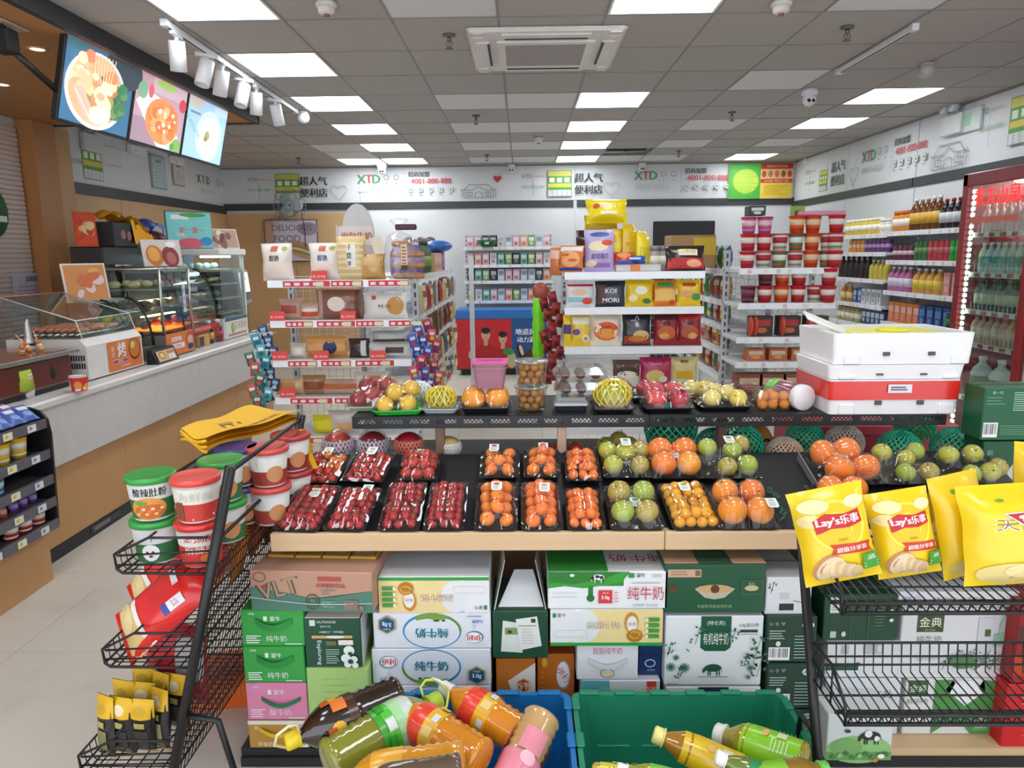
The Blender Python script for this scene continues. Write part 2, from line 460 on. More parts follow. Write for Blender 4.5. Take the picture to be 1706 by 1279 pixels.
def frieze(P, X, z0=2.52, k=1.):
 """X(i) gives the run along the wall for each motif; v is height"""
 a = X('small')
 P.text('XTD', a - .09, z0 + .3, .06, '6b6f73', .16); P.text('×NEW FIELD', a + .1, z0 + .3, .05, 'c78a90', .2)
 P.line(a, z0 + .02, a, z0 + .26, .008, '9a9da0'); P.text('4001-800-888', a, z0 + .15, .05, '8ab38a', .34)
 shop_icon(P, X('shop'), z0, k)
 t = X('txt'); P.text('超人气', t + .18, z0 + .27, .13, '2d2e30', bold=.03); P.text('便利店', t + .18, z0 + .1, .13, '2d2e30', bold=.03)
 heart(P, X('heart'), z0 + .11, .12, 'b9bcbf')
 t = X('xtd'); P.text('X', t + .05, z0 + .29, .12, '3f8f56', bold=.04); P.text('T', t + .16, z0 + .29, .12, 'd0454a', bold=.04); P.text('D', t + .27, z0 + .29, .12, '3f8f56', bold=.04)
 P.text('NEW FIELD', t + .27, z0 + .13, .07, 'c3c6c8', .5)
 P.ell(t + .03, z0 + .13, .03, .03, 'c9cbcd')
 for d in (.42, .57): P.ring(t + d, z0 + .31, .04, .04, .008, '8a8d90', 16); P.text('▾', t + d, z0 + .22, .02, '6a6d70')
 t = X('join'); P.line(t - .04, z0 - .0, t - .04, z0 + .38, .006, 'b5b8ba')
 P.text('招商加盟', t + .17, z0 + .35, .075, '3a3b3d', bold=.03); P.text('4001-800-888', t + .35, z0 + .25, .075, 'd0474d', .68, bold=.03)
 for q in range(5):
  u = t + .04 + q * .15; P.rect(u - .035, z0 + .09, u + .035, z0 + .16, '9aa09c'); P.rect(u - .028, z0 + .097, u + .028, z0 + .153, 'e8e9e9'); P.ell(u, z0 + .125, .018, .018, '84908a', 10); P.rect(u - .02, z0 + .05, u + .02, z0 + .062, '8d9092')
P = Paint(flat((0, YB - .014, 0), (1, 0, 0), (0, 0, 1)))
bx = lambda px: HX(px, YB, 315)
frieze(P, lambda k: bx({'small': 432, 'shop': 460, 'txt': 503, 'heart': 565, 'xtd': 598, 'join': 680}[k]), 2.53)
house(P, bx(773), 2.53, .44); heart(P, bx(829), 2.80, .06, 'c7353b', True)
frieze(P, lambda k: bx({'small': 888, 'shop': 912, 'txt': 960, 'heart': 1018, 'xtd': 1057, 'join': 1138}[k]), 2.53)
P.build('printed_frieze', wall_back)
P = Paint(flat((XR - .014, 0, 0), (0, -1, 0), (0, 0, 1)))
ry = lambda px, py=280: -hit(px, py, x=XR).y
frieze(P, lambda k: ry({'small': 1352, 'shop': 1368, 'txt': 1389, 'heart': 1425, 'xtd': 1438, 'join': 1490}[k]), 2.48, .72)
house(P, ry(1560, 270), 2.45, .5, '8a8d90')
t = ry(1655, 210); P.text('XTD', t - .1, 2.86, .05, '6b6f73', .16); P.text('×NEW FIELD', t + .08, 2.86, .05, 'c78a90', .2); P.text('4001-800-888', t, 2.72, .05, '8ab38a', .34); P.line(t, 2.76, t, 2.83, .006, '9a9da0'); P.line(t, 2.55, t, 2.69, .006, '9a9da0')
shop_icon(P, ry(1688, 210), 2.52, 1.)
P.build('printed_frieze', wall_right)
P = Paint(flat((XL + .002, 0, 0), (0, 1, 0), (0, 0, 1)))
ly = lambda px, py=290: hit(px, py, x=XL).y
t = ly(120); P.text('4001-800-888', t, 2.66, .05, '8ab38a', .4); P.line(t - .05, 2.48, t - .05, 2.62, .008, '9a9da0')
shop_icon(P, ly(139), 2.5, 1.)
t = ly(330); P.text('X', t, 2.77, .11, '3f8f56', bold=.04); P.text('T', t + .14, 2.77, .11, 'd0454a', bold=.04); P.text('D', t + .3, 2.77, .11, '3f8f56', bold=.04); P.text('NEW FIELD', t + .25, 2.62, .06, 'c3c6c8', .5)
P.ring(t + .62, 2.77, .05, .05, .01, '8a8d90'); P.ring(t + .85, 2.77, .05, .05, .01, '8a8d90')
P.build('printed_frieze', wall_left)

# ================================================================ ceiling fittings
dif = mat('f4fbff', .4, emit=PANEL_POWER)
fr = mat('f2f3f3', .4)
def light_panel():
 t = thing('ceiling_light', 'light', 'light', (0, 0, CEIL))
 m = MB(); w, d = TW, TD
 for b in ((.006, .006, w - .006, .022), (.006, d - .022, w - .006, d - .006), (.006, .022, .022, d - .022), (w - .022, .022, w - .006, d - .022)): m.box(b[0], b[1], -.004, b[2], b[3], .02, fr)
 m.build('frame', t); MB().box(.022, .022, .003, w - .022, d - .022, .012, dif).build('diffuser', t)
 return t
pl = None
rown = {-4: 'row beside the screens', 0: 'row past the air conditioner', 4: 'right hand row', -5: 'row at the back left corner'}
seen = {-4: {-1: 'nearest of the', 1: 'second from the front of the', 3: 'third from the front of the', 5: 'fourth from the front of the', 7: 'fifth from the front of the', 9: 'farthest and smallest of the'},
  0: {-1: 'big one before the air conditioner,', 3: 'first behind it,', 5: 'second behind it,', 7: 'third behind it,', 9: 'farthest of the'},
  4: {3: 'larger near one of the', 5: 'smaller second one of the', 9: 'far one above the yellow poster in the'}, -5: {9: 'half hidden behind the screens,'}}
for (i, r) in sorted(LIGHT_AT):
 lab = 'LED ceiling panel, ' + seen.get(i, {}).get(r, '') + ' ' + rown[i]
 loc = (TX0 + i * TW, TY0 + r * TD, CEIL)
 hid = r not in seen.get(i, {})
 if pl is None: pl = light_panel(); o = pl; o.location = loc
 else: o = dup(pl, loc)
 o['label'] = lab if not hid else 'white LED ceiling panel over the entrance, out of the picture'
 o['group'] = 'LED ceiling panels' if not hid else 'LED ceiling panels over the entrance'
# gap where one tile is missing; a black sheet paints its dark inside
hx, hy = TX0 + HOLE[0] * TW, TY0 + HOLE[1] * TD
t = thing('ceiling_opening', 'black open ceiling bay with a bent grey strip, near the back wall', 'vent', (hx, hy, CEIL))
MB().box(.02, .02, .05, TW - .02, TD - .02, .07, mat('1d1e20', .9)).build('shade_backing', t)
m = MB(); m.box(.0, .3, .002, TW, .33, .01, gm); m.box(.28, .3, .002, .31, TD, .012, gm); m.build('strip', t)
# cassette air conditioner
t = thing('air_conditioner', 'white square ceiling cassette air conditioner with grey grille', 'air conditioner', (.155, 4.98, CEIL))
cw = mat('e2ddd8', .4); m = MB()
def ringbox(m, a, b, z0, z1, c):
 m.box(-a, -a, z0, a, -b, z1, c); m.box(-a, b, z0, a, a, z1, c); m.box(-a, -b, z0, -b, b, z1, c); m.box(b, -b, z0, a, b, z1, c)
m.box(-.475, -.475, -.03, .475, .475, .0, cw, bev=.02); m.build('panel', t)
m = MB(); m.box(-.30, -.30, -.045, .30, .30, -.03, cw, bev=.006); ringbox(m, .30, .25, -.05, -.04, cw); m.build('grille_frame', t)
m = MB(); m.box(-.25, -.25, -.047, .25, .25, -.044, mat('8d8580', .6))
for k in range(25): m.box(-.25, -.246 + k * .02, -.05, .25, -.238 + k * .02, -.046, mat('a39b95', .5))
m.build('grille', t)
for k in range(4):
 m = MB(M.Rotation(k * PI / 2, 4, 'Z')); m.box(-.27, -.43, -.042, .27, -.345, -.03, cw, bev=.005); m.box(-.25, -.36, -.046, .25, -.345, -.04, mat('3b3836', .6)); m.build('louver', t)
 m = MB(M.Rotation(k * PI / 2, 4, 'Z')); m.box(.37, -.45, -.034, .45, -.37, -.029, mat('d6d1cc', .4), bev=.01); m.build('corner_cap', t)
# sprinklers, detectors, cameras
def sprinkler():
 t = thing('sprinkler', 's', 'sprinkler'); gy = mat('77736d', .35, .7)
 MB().lathe([(.04, 0), (.038, -.008), (.012, -.012)], gy, 14).build('escutcheon', t)
 m = MB(); m.cyl((0, 0, -.01), (0, 0, -.035), .012, gy, 8); m.tube([(-.012, 0, -.035), (-.02, 0, -.055), (0, 0, -.075)], .003, gy, 5); m.tube([(.012, 0, -.035), (.02, 0, -.055), (0, 0, -.075)], .003, gy, 5); m.cyl((0, 0, -.035), (0, 0, -.075), .003, mat('a8442f'), 6); m.build('frame_arm', t)
 MB().lathe([(.024, -.075), (.024, -.079), (.005, -.081)], gy, 12).build('deflector', t)
 return t
sp = sprinkler(); first = True
for px, py, lab in ((748, 57, 'near one left of the air conditioner'), (793, 192, 'one in the middle of the ceiling'), (811, 257, 'far one above the house drawing'), (497, 262, 'far one near the left corner'), (1412, 44, 'near one beside the bare rail'), (1220, 186, 'one right of the middle lights'), (1131, 250, 'far one past the open ceiling bay')):
 q = hit(px, py, z=CEIL); l = 'small grey ceiling sprinkler head, ' + lab
 if first: sp.location = (q.x, q.y, CEIL - .005); sp['label'] = l; sp['group'] = 'ceiling sprinklers'; first = False
 else: dup(sp, (q.x, q.y, CEIL - .005), 0, l)
def smoke(px, py, lab, s=1.):
 q = hit(px, py, z=CEIL); t = thing('smoke_detector', lab, 'smoke detector', (q.x, q.y, CEIL - .005), 0, 'smoke detectors', s)
 c = mat('d5cfc9', .4); MB().lathe([(.055, 0), (.055, -.02), (.05, -.025)], c, 20).build('base', t)
 MB().lathe([(.045, -.02), (.043, -.05), (.03, -.06), (.0, -.062)], c, 20).build('cover', t)
 MB().lathe([(.018, -.06), (.016, -.07), (0, -.072)], mat('8a5a4c'), 12).build('sensor', t)
smoke(543, 2, 'round white smoke detector at the top, left of the air conditioner'); smoke(897, 228, 'small smoke detector far off between the light rows', 1.); smoke(1302, 1, 'round white smoke detector at the top edge, right of the lights')
def dome(px, py, lab, s=1.):
 q = hit(px, py, z=CEIL); t = thing('security_camera', lab, 'camera', (q.x, q.y, CEIL - .005), 0, 'white ceiling cameras', s)
 c = mat('e4e4e6', .35); MB().lathe([(.05, 0), (.05, -.03), (.04, -.036)], c, 18).build('base', t)
 MB().sph((0, 0, -.06), .042, c, 16, 10).build('ball', t)
 m = MB(); m.cyl((-.014, -.03, -.068), (-.014, -.043, -.074), .01, BLACK(), 10); m.cyl((.014, -.03, -.068), (.014, -.043, -.074), .01, BLACK(), 10); m.build('lens', t)
dome(636, 273, 'white turret camera at the back wall, left of the middle', 1.4); dome(852, 273, 'white turret camera at the back wall above the house drawing', 1.2)
dome(1070, 271, 'white turret camera at the back wall below the open ceiling bay', 1.2); dome(1349, 148, 'white turret camera on the ceiling left of the lit panels', 1.3)
def globe(px, py, lab, c):
 q = hit(px, py, z=CEIL); t = thing('motion_sensor', lab, 'sensor', (q.x, q.y, CEIL - .005))
 MB().lathe([(.045, 0), (.045, -.012)], mat(c), 18).build('base', t); MB().sph((0, 0, -.05), .055, mat(c, .3), 18, 10, (1, 1, 1.0)).build('dome', t)
globe(505, 185, 'white globe sensor hanging past the end of the spotlight track', 'eceef0'); globe(1545, 104, 'grey dome fixture on the ceiling past the bare rail', 'b5b0ab'); globe(1345, 262, 'small white dome in the back right ceiling corner', 'dddddd')
# spotlight track and bare rail
wh = mat('e3e4e6', .35)
def rail(p0, p1, lab):
 t = thing('ceiling_track', lab, 'track', (0, 0, 0)); d = (p1 - p0); L = d.length; a = math.atan2(d.y, d.x)
 t.location = (p0.x, p0.y, CEIL - .005); t.rotation_euler = (0, 0, a)
 MB().box(0, -.018, -.035, L, .018, 0, wh, bev=.003).build('rail', t); m = MB(); m.box(.05, -.006, -.037, L - .05, .006, -.034, mat('2e2e30')); m.build('slot', t)
 for e in (-.01, L - .03): MB().box(e, -.02, -.037, e + .04, .02, .001, wh).build('end_cap', t)
rail(V((-1.985, 4.28, 0)), V((-2.03, 6.8, 0)), 'white ceiling track carrying the spotlights beside the screens')
rail(hit(1397, 114, z=CEIL), hit(1525, 38, z=CEIL), 'bare white track rail without lamps on the right ceiling')
def spot():
 t = thing('spotlight', 's', 'spotlight')
 MB().box(-.016, -.07, -.055, .016, .07, -.032, wh, bev=.004).build('adapter', t)
 m = MB(); m.cyl((0, 0, -.055), (0, 0, -.085), .012, wh, 10); m.build('joint', t)
 h = MB(M.Translation((0, 0, -.09)) @ M.Rotation(.28, 4, 'X') @ M.Rotation(.1, 4, 'Y'))
 h.lathe([(.042, .015), (.046, .01), (.046, -.15), (.041, -.15), (.038, -.12), (.0, -.12)], wh, 18); h.build('head', t)
 return t
s0 = spot(); names = ['first, nearest the camera,', 'second, tilted back,', 'third', 'fourth, tilted', 'fifth', 'last and farthest']
for k, (yy, ang, tl) in enumerate(((4.42, .1, 0), (4.85, 2.2, .1), (5.1, .7, .15), (5.5, 2.4, .1), (5.75, .2, 0), (6.2, -.5, .1))):
 x = -1.985 - .045 * (yy - 4.28) / 2.52
 l = f'white cylinder track spotlight, {names[k]} of six by the screens'
 if k == 0: s0.location = (x, yy, CEIL - .005); s0.rotation_euler = (0, 0, ang); s0['label'] = l; s0['group'] = 'track spotlights'
 else: dup(s0, (x, yy, CEIL - .005), (tl * .3, 0, ang), l)
# soffit downlights, vent, projector arm
for px, py, lab in ((62, 82, 'warm recessed downlight glowing in the wooden soffit above the arm'), (4, 141, 'recessed downlight at the far left edge of the wooden soffit')):
 q = hit(px, py, z=2.905); t = thing('downlight', lab, 'light', (q.x, q.y, 2.909), 0, 'soffit downlights')
 MB().lathe([(.055, 0), (.055, -.006), (.042, -.008), (.04, 0)], mat('d9b48a', .3), 20).build('trim_ring', t)
 MB().lathe([(.04, -.002), (.038, -.004), (0, -.005)], mat('ffd9a0' if px > 40 else 'fff6e8', .3, emit=6.)).build('lamp', t)
t = thing('ceiling_opening', 'beige slatted air vent in the wooden soffit at the top left', 'vent', (-2.98, 3.9, 2.908)); m = MB(); m.box(-.32, -.25, -.01, .32, .25, 0, mat('cbb9a4'), bev=.004); m.build('frame', t)
for k in range(10): MB().box(-.29, -.22 + k * .045, -.016, .29, -.195 + k * .045, -.008, mat('b8a694')).build('slat', t)
t = thing('projector_arm', 'black pole bracket bracing the menu screens from the soffit', 'bracket', (-2.9, 3.75, 2.9)); m = MB()
a = hit(8, 72, y=4.0); b = hit(96, 152, x=-2.6)
t.location = a; m.box(-.05, -.05, -.05, .05, .05, .07, BLACK(), bev=.01); m.build('clamp', t)
m = MB(); m.cyl((0, 0, 0), b - a, .018, BLACK(), 10); m.build('pole', t)
m = MB(); m.cyl((0, 0, .06), (0, 0, 2.91 - a.z), .012, BLACK(), 8); m.build('hanger', t)

# ---------------------------------------------------------------- three menu screens hung from the soffit edge
def screen(y0, y1, lab, paint, group='menu screens'):
 top = V((-2.5, 0, 2.945)); bot = V((-2.62, 0, 2.455)); H = (top - bot).length; W = y1 - y0
 ang = math.atan2(.12, .49)
 t = thing('menu_screen', lab, 'screen', (-2.56, (y0 + y1) / 2, 2.7), (0, 0, 0), group)
 v = (top - bot).normalized(); u = V((0, 1, 0)); n = u.cross(v)
 Mx = M((u, v, n)).transposed().to_4x4()
 MB(Mx).box(-W / 2, -H / 2, -.035, W / 2, H / 2, 0, mat('141416', .4), bev=.004).build('frame', t)
 P = Paint(lambda a, b, h: Mx @ V(((a - .5) * (W - .035), (b - .5) * (H - .035), h)))
 paint(P); P.build('display', t)
 e = MB(Mx); e.box(-W / 2 + .02, H / 2 - .03, .001, W / 2 - .02, H / 2 - .018, .004, E('f8fcff')); e.build('light_strip', t)
 return t
def E(h, s=.72): return mat(h, .5, emit=s)
def blob(P, cx, cy, rx, ry, cs, n, seed, size=(.05, .09), fn=E):
 r = random.Random(seed); P.up()
 for k in range(n):
  a = r.random() * 6.28; d = math.sqrt(r.random()); s = r.uniform(*size)
  P.ell(cx + rx * d * math.cos(a), cy + ry * d * math.sin(a), s, s * r.uniform(.7, 1.3), fn(r.choice(cs)), 10, r.random() * 3)
def scr1(P):
 P.rect(0, 0, 1, 1, E('3c6f93')); P.ell(.85, .85, .3, .25, E('39454f')); P.rect(0, .85, .3, 1, E('3f6d7c'))
 P.ell(.46, .45, .44, .47, E('dbe4f4'), 36); P.ell(.46, .46, .4, .43, E('d2b593'), 36)
 blob(P, .6, .4, .26, .3, ['7f9a6a', '5c8258', '9db07a', '4e6e58'], 26, 3); blob(P, .36, .55, .3, .3, ['e9a884', 'f0c19a', 'e58f6a', 'f4d8b4', 'd98a6c', 'f7e3c8'], 40, 4)
 P.poly([(.05, .42), (.2, .45), (.42, .12), (.28, .05)], E('f4b1a0')); P.line(.1, .4, .33, .1, .012, E('fde0d4'), True)
 blob(P, .5, .22, .12, .12, ['f3e4cf', 'f7efdf', 'e6cfae'], 12, 6, (.06, .1)); P.ell(.52, .2, .1, .09, E('f6ebdc')); P.ell(.44, .42, .1, .1, E('f1dcc0')); P.ell(.44, .4, .06, .05, E('e0b088'))
 for k in range(7): P.line(.3 + k * .05, .9, .34 + k * .035, .55, .012, E('e8cfa8'), True)
 blob(P, .74, .42, .07, .2, ['3f7a58', '5d8f5a'], 14, 9, (.03, .06))
def scr2(P):
 P.rect(0, 0, 1, 1, E('b99aa6')); P.rect(0, 0, .5, .35, E('a08796')); P.rect(.3, .75, 1, 1, E('c9aebb')); P.ell(.55, .9, .2, .06, E('9fc06a'))
 P.poly([(.02, .55), (.2, .75), (.45, .7), (.98, .15), (.85, -.0), (.5, 0)], E('e3e3f3')); P.ell(.12, .72, .09, .12, E('7fa98e')); P.ell(.27, .75, .05, .1, E('d7626b'))
 P.ell(.93, .72, .08, .1, E('c94357')); P.ell(.55, .38, .34, .33, E('ef8d58'), 24, -.5)
 blob(P, .56, .38, .26, .26, ['f29a63', 'e97e48', 'f7b084', 'f4a06e', 'e8743e'], 34, 12, (.05, .09)); blob(P, .56, .4, .22, .22, ['fbe2d2', 'f9d4ba'], 10, 14, (.02, .035)); P.ell(.84, .1, .1, .1, E('7fae5e')); P.ell(.75, .06, .05, .06, E('5f9a4c'))
def scr3(P):
 P.rect(0, 0, 1, 1, E('a6cbec')); P.rect(0, .8, .35, 1, E('c4bdb4')); P.rect(.65, .82, 1, 1, E('bdd9ec'))
 P.ell(.58, .42, .33, .42, E('c9dff2'), 30); P.ell(.58, .42, .25, .32, E('dfe6ea'), 26); P.ell(.55, .4, .12, .12, E('d9d3bd')); P.ell(.53, .42, .06, .08, E('a9a37a')); P.ell(.5, .36, .04, .04, E('8d8a5e'))
 P.text('Leisure', .18, .5, .1, E('7aa27a'), rot=-.7); P.rect(.05, .7, .3, .74, E('7d8a94'))
screen(4.22, 4.962, 'menu screen showing skewers and dumplings in a round bowl', scr1)
screen(4.97, 5.71, 'menu screen showing fried orange chunks on a white tray', scr2)
screen(5.718, 6.46, 'pale blue menu screen showing a plate of porridge', scr3)

# ================================================================ builders for goods
def rr_pts(hw, hd, r, k=3):
 r = max(1e-4, min(r, hw * .999, hd * .999)); out = []
 for cx, cy, a0 in ((hw - r, hd - r, 0), (-hw + r, hd - r, PI / 2), (-hw + r, -hd + r, PI), (hw - r, -hd + r, 3 * PI / 2)):
  for i in range(k + 1):
   a = a0 + PI / 2 * i / k; out.append((cx + r * math.cos(a), cy + r * math.sin(a)))
 return out
def rrect(mb, levels, c, cap0=True, cap1=True, k=3, smooth=False, T=None):
 """rounded-rectangle rings (half width, half depth, height, corner radius) skinned one to the next"""
 vs = []; fs = []; n = 4 * (k + 1)
 for hw, hd, z, r in levels: vs += [(x, y, z) for x, y in rr_pts(hw, hd, r, k)]
 for i in range(len(levels) - 1):
  for j in range(n):
   j2 = (j + 1) % n; fs.append((i * n + j, i * n + j2, (i + 1) * n + j2, (i + 1) * n + j))
 if cap0: fs.append(tuple(range(n - 1, -1, -1)))
 if cap1: fs.append(tuple((len(levels) - 1) * n + j for j in range(n)))
 return mb.add(vs, fs, c, smooth, T)
def wrap(prof, ph=0.):
 """paint map round a turned body: u in radians from the front (-y), v = height; prof gives radius at a height"""
 def f(u, v, h):
  for (r0, z0), (r1, z1) in zip(prof, prof[1:]):
   if z0 <= v <= z1 or (z1, r1) == (prof[-1][1], prof[-1][0]): r = r0 + (r1 - r0) * (0 if z1 == z0 else min(1, max(0, (v - z0) / (z1 - z0)))); break
  a = u - PI / 2 + ph
  return V(((r + h) * math.cos(a), (r + h) * math.sin(a), v))
 return f
def bagmap(w, h, d, seed=0, pinch=.07):
 r = random.Random(seed); q = [r.uniform(-1, 1) for _ in range(8)]
 def f(u, v, hh, back=False):
  vv = min(1, max(0, (v - .05) / .9)); e = max(0, 1 - abs(2 * u - 1) ** 2.6) ** .6 * max(0, 1 - abs(2 * vv - 1) ** 3.2) ** .62
  wr = (math.sin(u * 9 + q[0] * 3 + v * 4) * .03 + math.sin(v * 11 + q[1] * 3 - u * 5) * .035 + math.sin((u + v) * 17 + q[2]) * .018) * min(1, e * 2.5)
  x = (u - .5) * w * (1 - pinch * math.sin(PI * v) + .012 * math.sin(v * 13 + q[3] * 3)); z = v * h + q[5] * .01 * (u - .5) * h
  t = d * .5 * (e + wr)
  return V((x, (t + hh if back else -t - hh) + .012 * q[4] * d * math.sin(u * 6), z))
 return f
def bag_body(w, h, d, c, seed=0, c2=None, nu=14, nv=16):
 f = bagmap(w, h, d, seed); m = MB()
 m.grid(lambda a, b: f(a, b, 0), nu, nv, c); m.grid(lambda a, b: f(1 - a, b, 0, True), nu, nv, c2 or c)
 return m, f
def bag(name, label, cat, w, h, d, c, paint=None, seed=0, group=None, sealc=None, c2=None):
 """pillow pack standing on z = 0 with its print to -y"""
 t = thing(name, label, cat, (0, 0, 0), 0, group); cm = mat(c, .28, coat=.3, var=.03) if isinstance(c, str) else c
 m, f = bag_body(w, h, d, cm, seed, c2); po = m.build('pouch', t)
 sm = mat(sealc, .35) if sealc else cm; m = MB()
 for v0 in (.0, .95):
  for k in range(3): m.grid(lambda a, b: f(a, v0 + .008 + k * .014 + b * .008, .0012), 8, 1, sm)
 m.build('seal', po)
 if paint:
  P = Paint(f, 7, .00035, .0014); paint(P); P.build('print', t)
 return t
def carton(name, label, cat, w, d, h, c, front=None, top=None, side=None, group=None, c_top=None, seam=True, left=None):
 """box on z = 0, centred in x, front face at y = 0 (towards -y), back at y = d"""
 t = thing(name, label, cat, (0, 0, 0), 0, group)
 MB().box(-w / 2, 0, 0, w / 2, d, h, mat(c, .42, var=.02) if isinstance(c, str) else c, bev=.003).build('box', t)
 if c_top or seam:
  m = MB(); g = .0015
  if c_top: m.box(-w / 2 + .003, .003, h - .0005, w / 2 - .003, d - .003, h + g, c_top)
  if seam: m.box(-w / 2 + .002, d / 2 - .0012, h, w / 2 - .002, d / 2 + .0012, h + g + .0006, mat('4c443a'))
  m.build('top_flap', t)
 if front:
  P = Paint(flat((-w / 2, 0, 0), (1, 0, 0), (0, 0, 1))); front(P, w, h); P.build('front_print', t)
 if top:
  P = Paint(flat((-w / 2, 0, h + .002), (1, 0, 0), (0, 1, 0))); top(P, w, d); P.build('top_print', t)
 if side:
  P = Paint(flat((w / 2, 0, 0), (0, 1, 0), (0, 0, 1))); side(P, d, h); P.build('side_print', t)
 if left:
  P = Paint(flat((-w / 2, d, 0), (0, -1, 0), (0, 0, 1))); left(P, d, h); P.build('side_print', t)
 return t
def place(t, loc, rot=(0, 0, 0), sc=1.):
 t.location = loc; t.rotation_euler = rot if isinstance(rot, (tuple, list)) else (0, 0, rot)
 t.scale = (sc, sc, sc) if isinstance(sc, (int, float)) else sc
 return t
# ---- little goods for the far shelves: one mesh each
def mini_box(w, d, h, c, c2='f2efe8', c3=None):
 m = MB(); m.box(-w / 2, 0, 0, w / 2, d, h, c, bev=.002); P = Paint(flat((-w / 2, 0, 0), (1, 0, 0), (0, 0, 1)))
 P.rect(w * .12, h * .5, w * .88, h * .82, c2); P.ell(w * .5, h * .28, w * .25, h * .14, c3 or c2, 10)
 P.line(w * .15, h * .42, w * .7, h * .42, h * .03, c2, True)
 m.v, o = m.v + P.mb.v, len(m.v); m.f += [[o + k for k in f] for f in P.mb.f]; m.m += [m.mi(P.mb.ml[i]) for i in P.mb.m]; m.sm += P.mb.sm
 return m.mesh('packet')
def mini_bottle(h, r, c, cap, lab=None, n=10, neck=.32):
 m = MB(); m.lathe([(r * .9, 0), (r, h * .03), (r, h * .6), (r * .8, h * .72), (r * neck, h * .84), (r * neck, h * .9)], c, n)
 m.lathe([(r * neck * 1.15, h * .9), (r * neck * 1.15, h)], cap, n)
 if lab: m.lathe([(r * 1.02, h * .2), (r * 1.02, h * .54)], lab, n)
 return m.mesh('bottle')
def mini_can(h, r, c, c2='dadada', top='c9ccce'):
 m = MB(); m.lathe([(r * .88, 0), (r, h * .05), (r, h * .93), (r * .86, h)], c, 12); m.lathe([(r * .84, h), (r * .84, h * 1.005)], mat(top, .3, .8), 12); m.lathe([(r * 1.01, h * .38), (r * 1.01, h * .66)], c2, 12)
 return m.mesh('can')
def mini_cup(h, r, c, c2, lid, band=None):
 m = MB(); m.lathe([(r * .76, 0), (r * .97, h * .93)], c, 14); m.lathe([(r * 1.03, h * .92), (r * 1.03, h * .985), (r * .98, h), (0, h)], lid, 14)
 m.lathe([(r * .875, h * .45), (r * .945, h * .78)], c2, 14); m.lathe([(r * .8, h * .14), (r * .83, h * .26)], band or c2, 14)
 return m.mesh('cup')
def mini_bag(w, h, d, c, c2, c3=None, seed=0):
 m, f = bag_body(w, h, d, mat(c, .3, var=.03), seed, None, 7, 8); P = Paint(f, 3, .0005, .001)
 P.rect(.2, .58, .8, .8, c2); P.ell(.5, .32, .27, .15, c3 or c2, 12); P.rect(.3, .5, .7, .54, c3 or c2)
 o = len(m.v); m.v += P.mb.v; m.f += [[o + k for k in g] for g in P.mb.f]; m.m += [m.mi(P.mb.ml[i]) for i in P.mb.m]; m.sm += P.mb.sm
 return m.mesh('pouch')
def mini_jar(h, r, c, lid):
 m = MB(); m.lathe([(r * .9, 0), (r, h * .08), (r, h * .7), (r * .8, h * .8)], c, 12); m.lathe([(r * .85, h * .8), (r * .85, h)], lid, 12); m.lathe([(r * 1.015, h * .25), (r * 1.015, h * .6)], 'efe9dc', 12)
 return m.mesh('jar')
def item(me, name, label, cat, loc, rz=0., group=None, sc=1., rot=None):
 return tag(inst(name, me, None, loc, rot or (0, 0, rz), sc), label, cat, group)
def row(me, name, label, cat, p0, p1, n, group=None, rz=0., sc=1., jit=.0, depth=1, dd=(0, .08, 0)):
 """n alike goods in a line from p0 to p1 (and depth ranks behind)"""
 p0, p1, dd = V(p0), V(p1), V(dd)
 for j in range(depth):
  for i in range(n):
   p = p0 + (p1 - p0) * (i / max(1, n - 1)) + dd * j
   item(me, name, label, cat, (p.x + RND.uniform(-jit, jit), p.y + RND.uniform(-jit, jit), p.z), rz + RND.uniform(-jit, jit) * 12, group or (label if n * depth > 1 else None), sc)

# ================================================================ fruit display stand
oak = wood('c9a57c', 'dcbd97', (.7, 1, 9), .45)
SL = .33; SA = math.atan(SL)
def slope(y): return .783 + SL * (y - 2.22)
XS = HX(1108, 2.2, 900)
def stand_section(x0, x1, lab, left_end):
 LZ = .87 if left_end else .775
 t = thing('display_stand', lab, 'display stand', ((x0 + x1) / 2, 2.2, 0)); h = (x1 - x0) / 2 - .001
 MB().box(-h, 0, .738, h, .022, .799, oak, bev=.003).build('front_board', t)
 for x in (-h + .0, h - .022): MB().box(x, .022, .738, x + .022, .48, .79, oak).build('side_board', t)
 T = M.Translation((0, .02, .776)) @ M.Rotation(SA, 4, 'X')
 MB(T).box(-h + .002, 0, -.012, h - .002, .485, 0, mat('1b1b1d', .5)).build('tray_board', t)
 MB().box(-h - .13 if left_end else -h + .03, -.05, .035, h - .01, .59, .062, oak if not left_end else mat('202022')).build('bottom_shelf', t)
 MB().box(-h - .13 if left_end else -h + .03, -.06, 0, h - .01, .58, .034, mat('202022')).build('plinth', t)
 for x in ((-h + .62, h - .30) if left_end else (-h + .3, h - .3)):
  MB().box(x, .42, .062, x + .07, .58, .738, oak, bev=.003).build('leg', t)
 MB().box(-h, .495, LZ - .02, h, .93, LZ, mat('1f1f21', .5)).build('back_ledge', t)
 MB().box(-h, .60, 0, h, .62, LZ - .02, oak).build('back_panel', t)
 return t
stand_section(-.826, XS, 'oak fronted fruit stand section with black sloped tray, holding tomatoes and mandarins', True)
stand_section(XS, 1.70, 'oak fronted fruit stand section with black sloped tray, behind the yellow crisp bags', False)
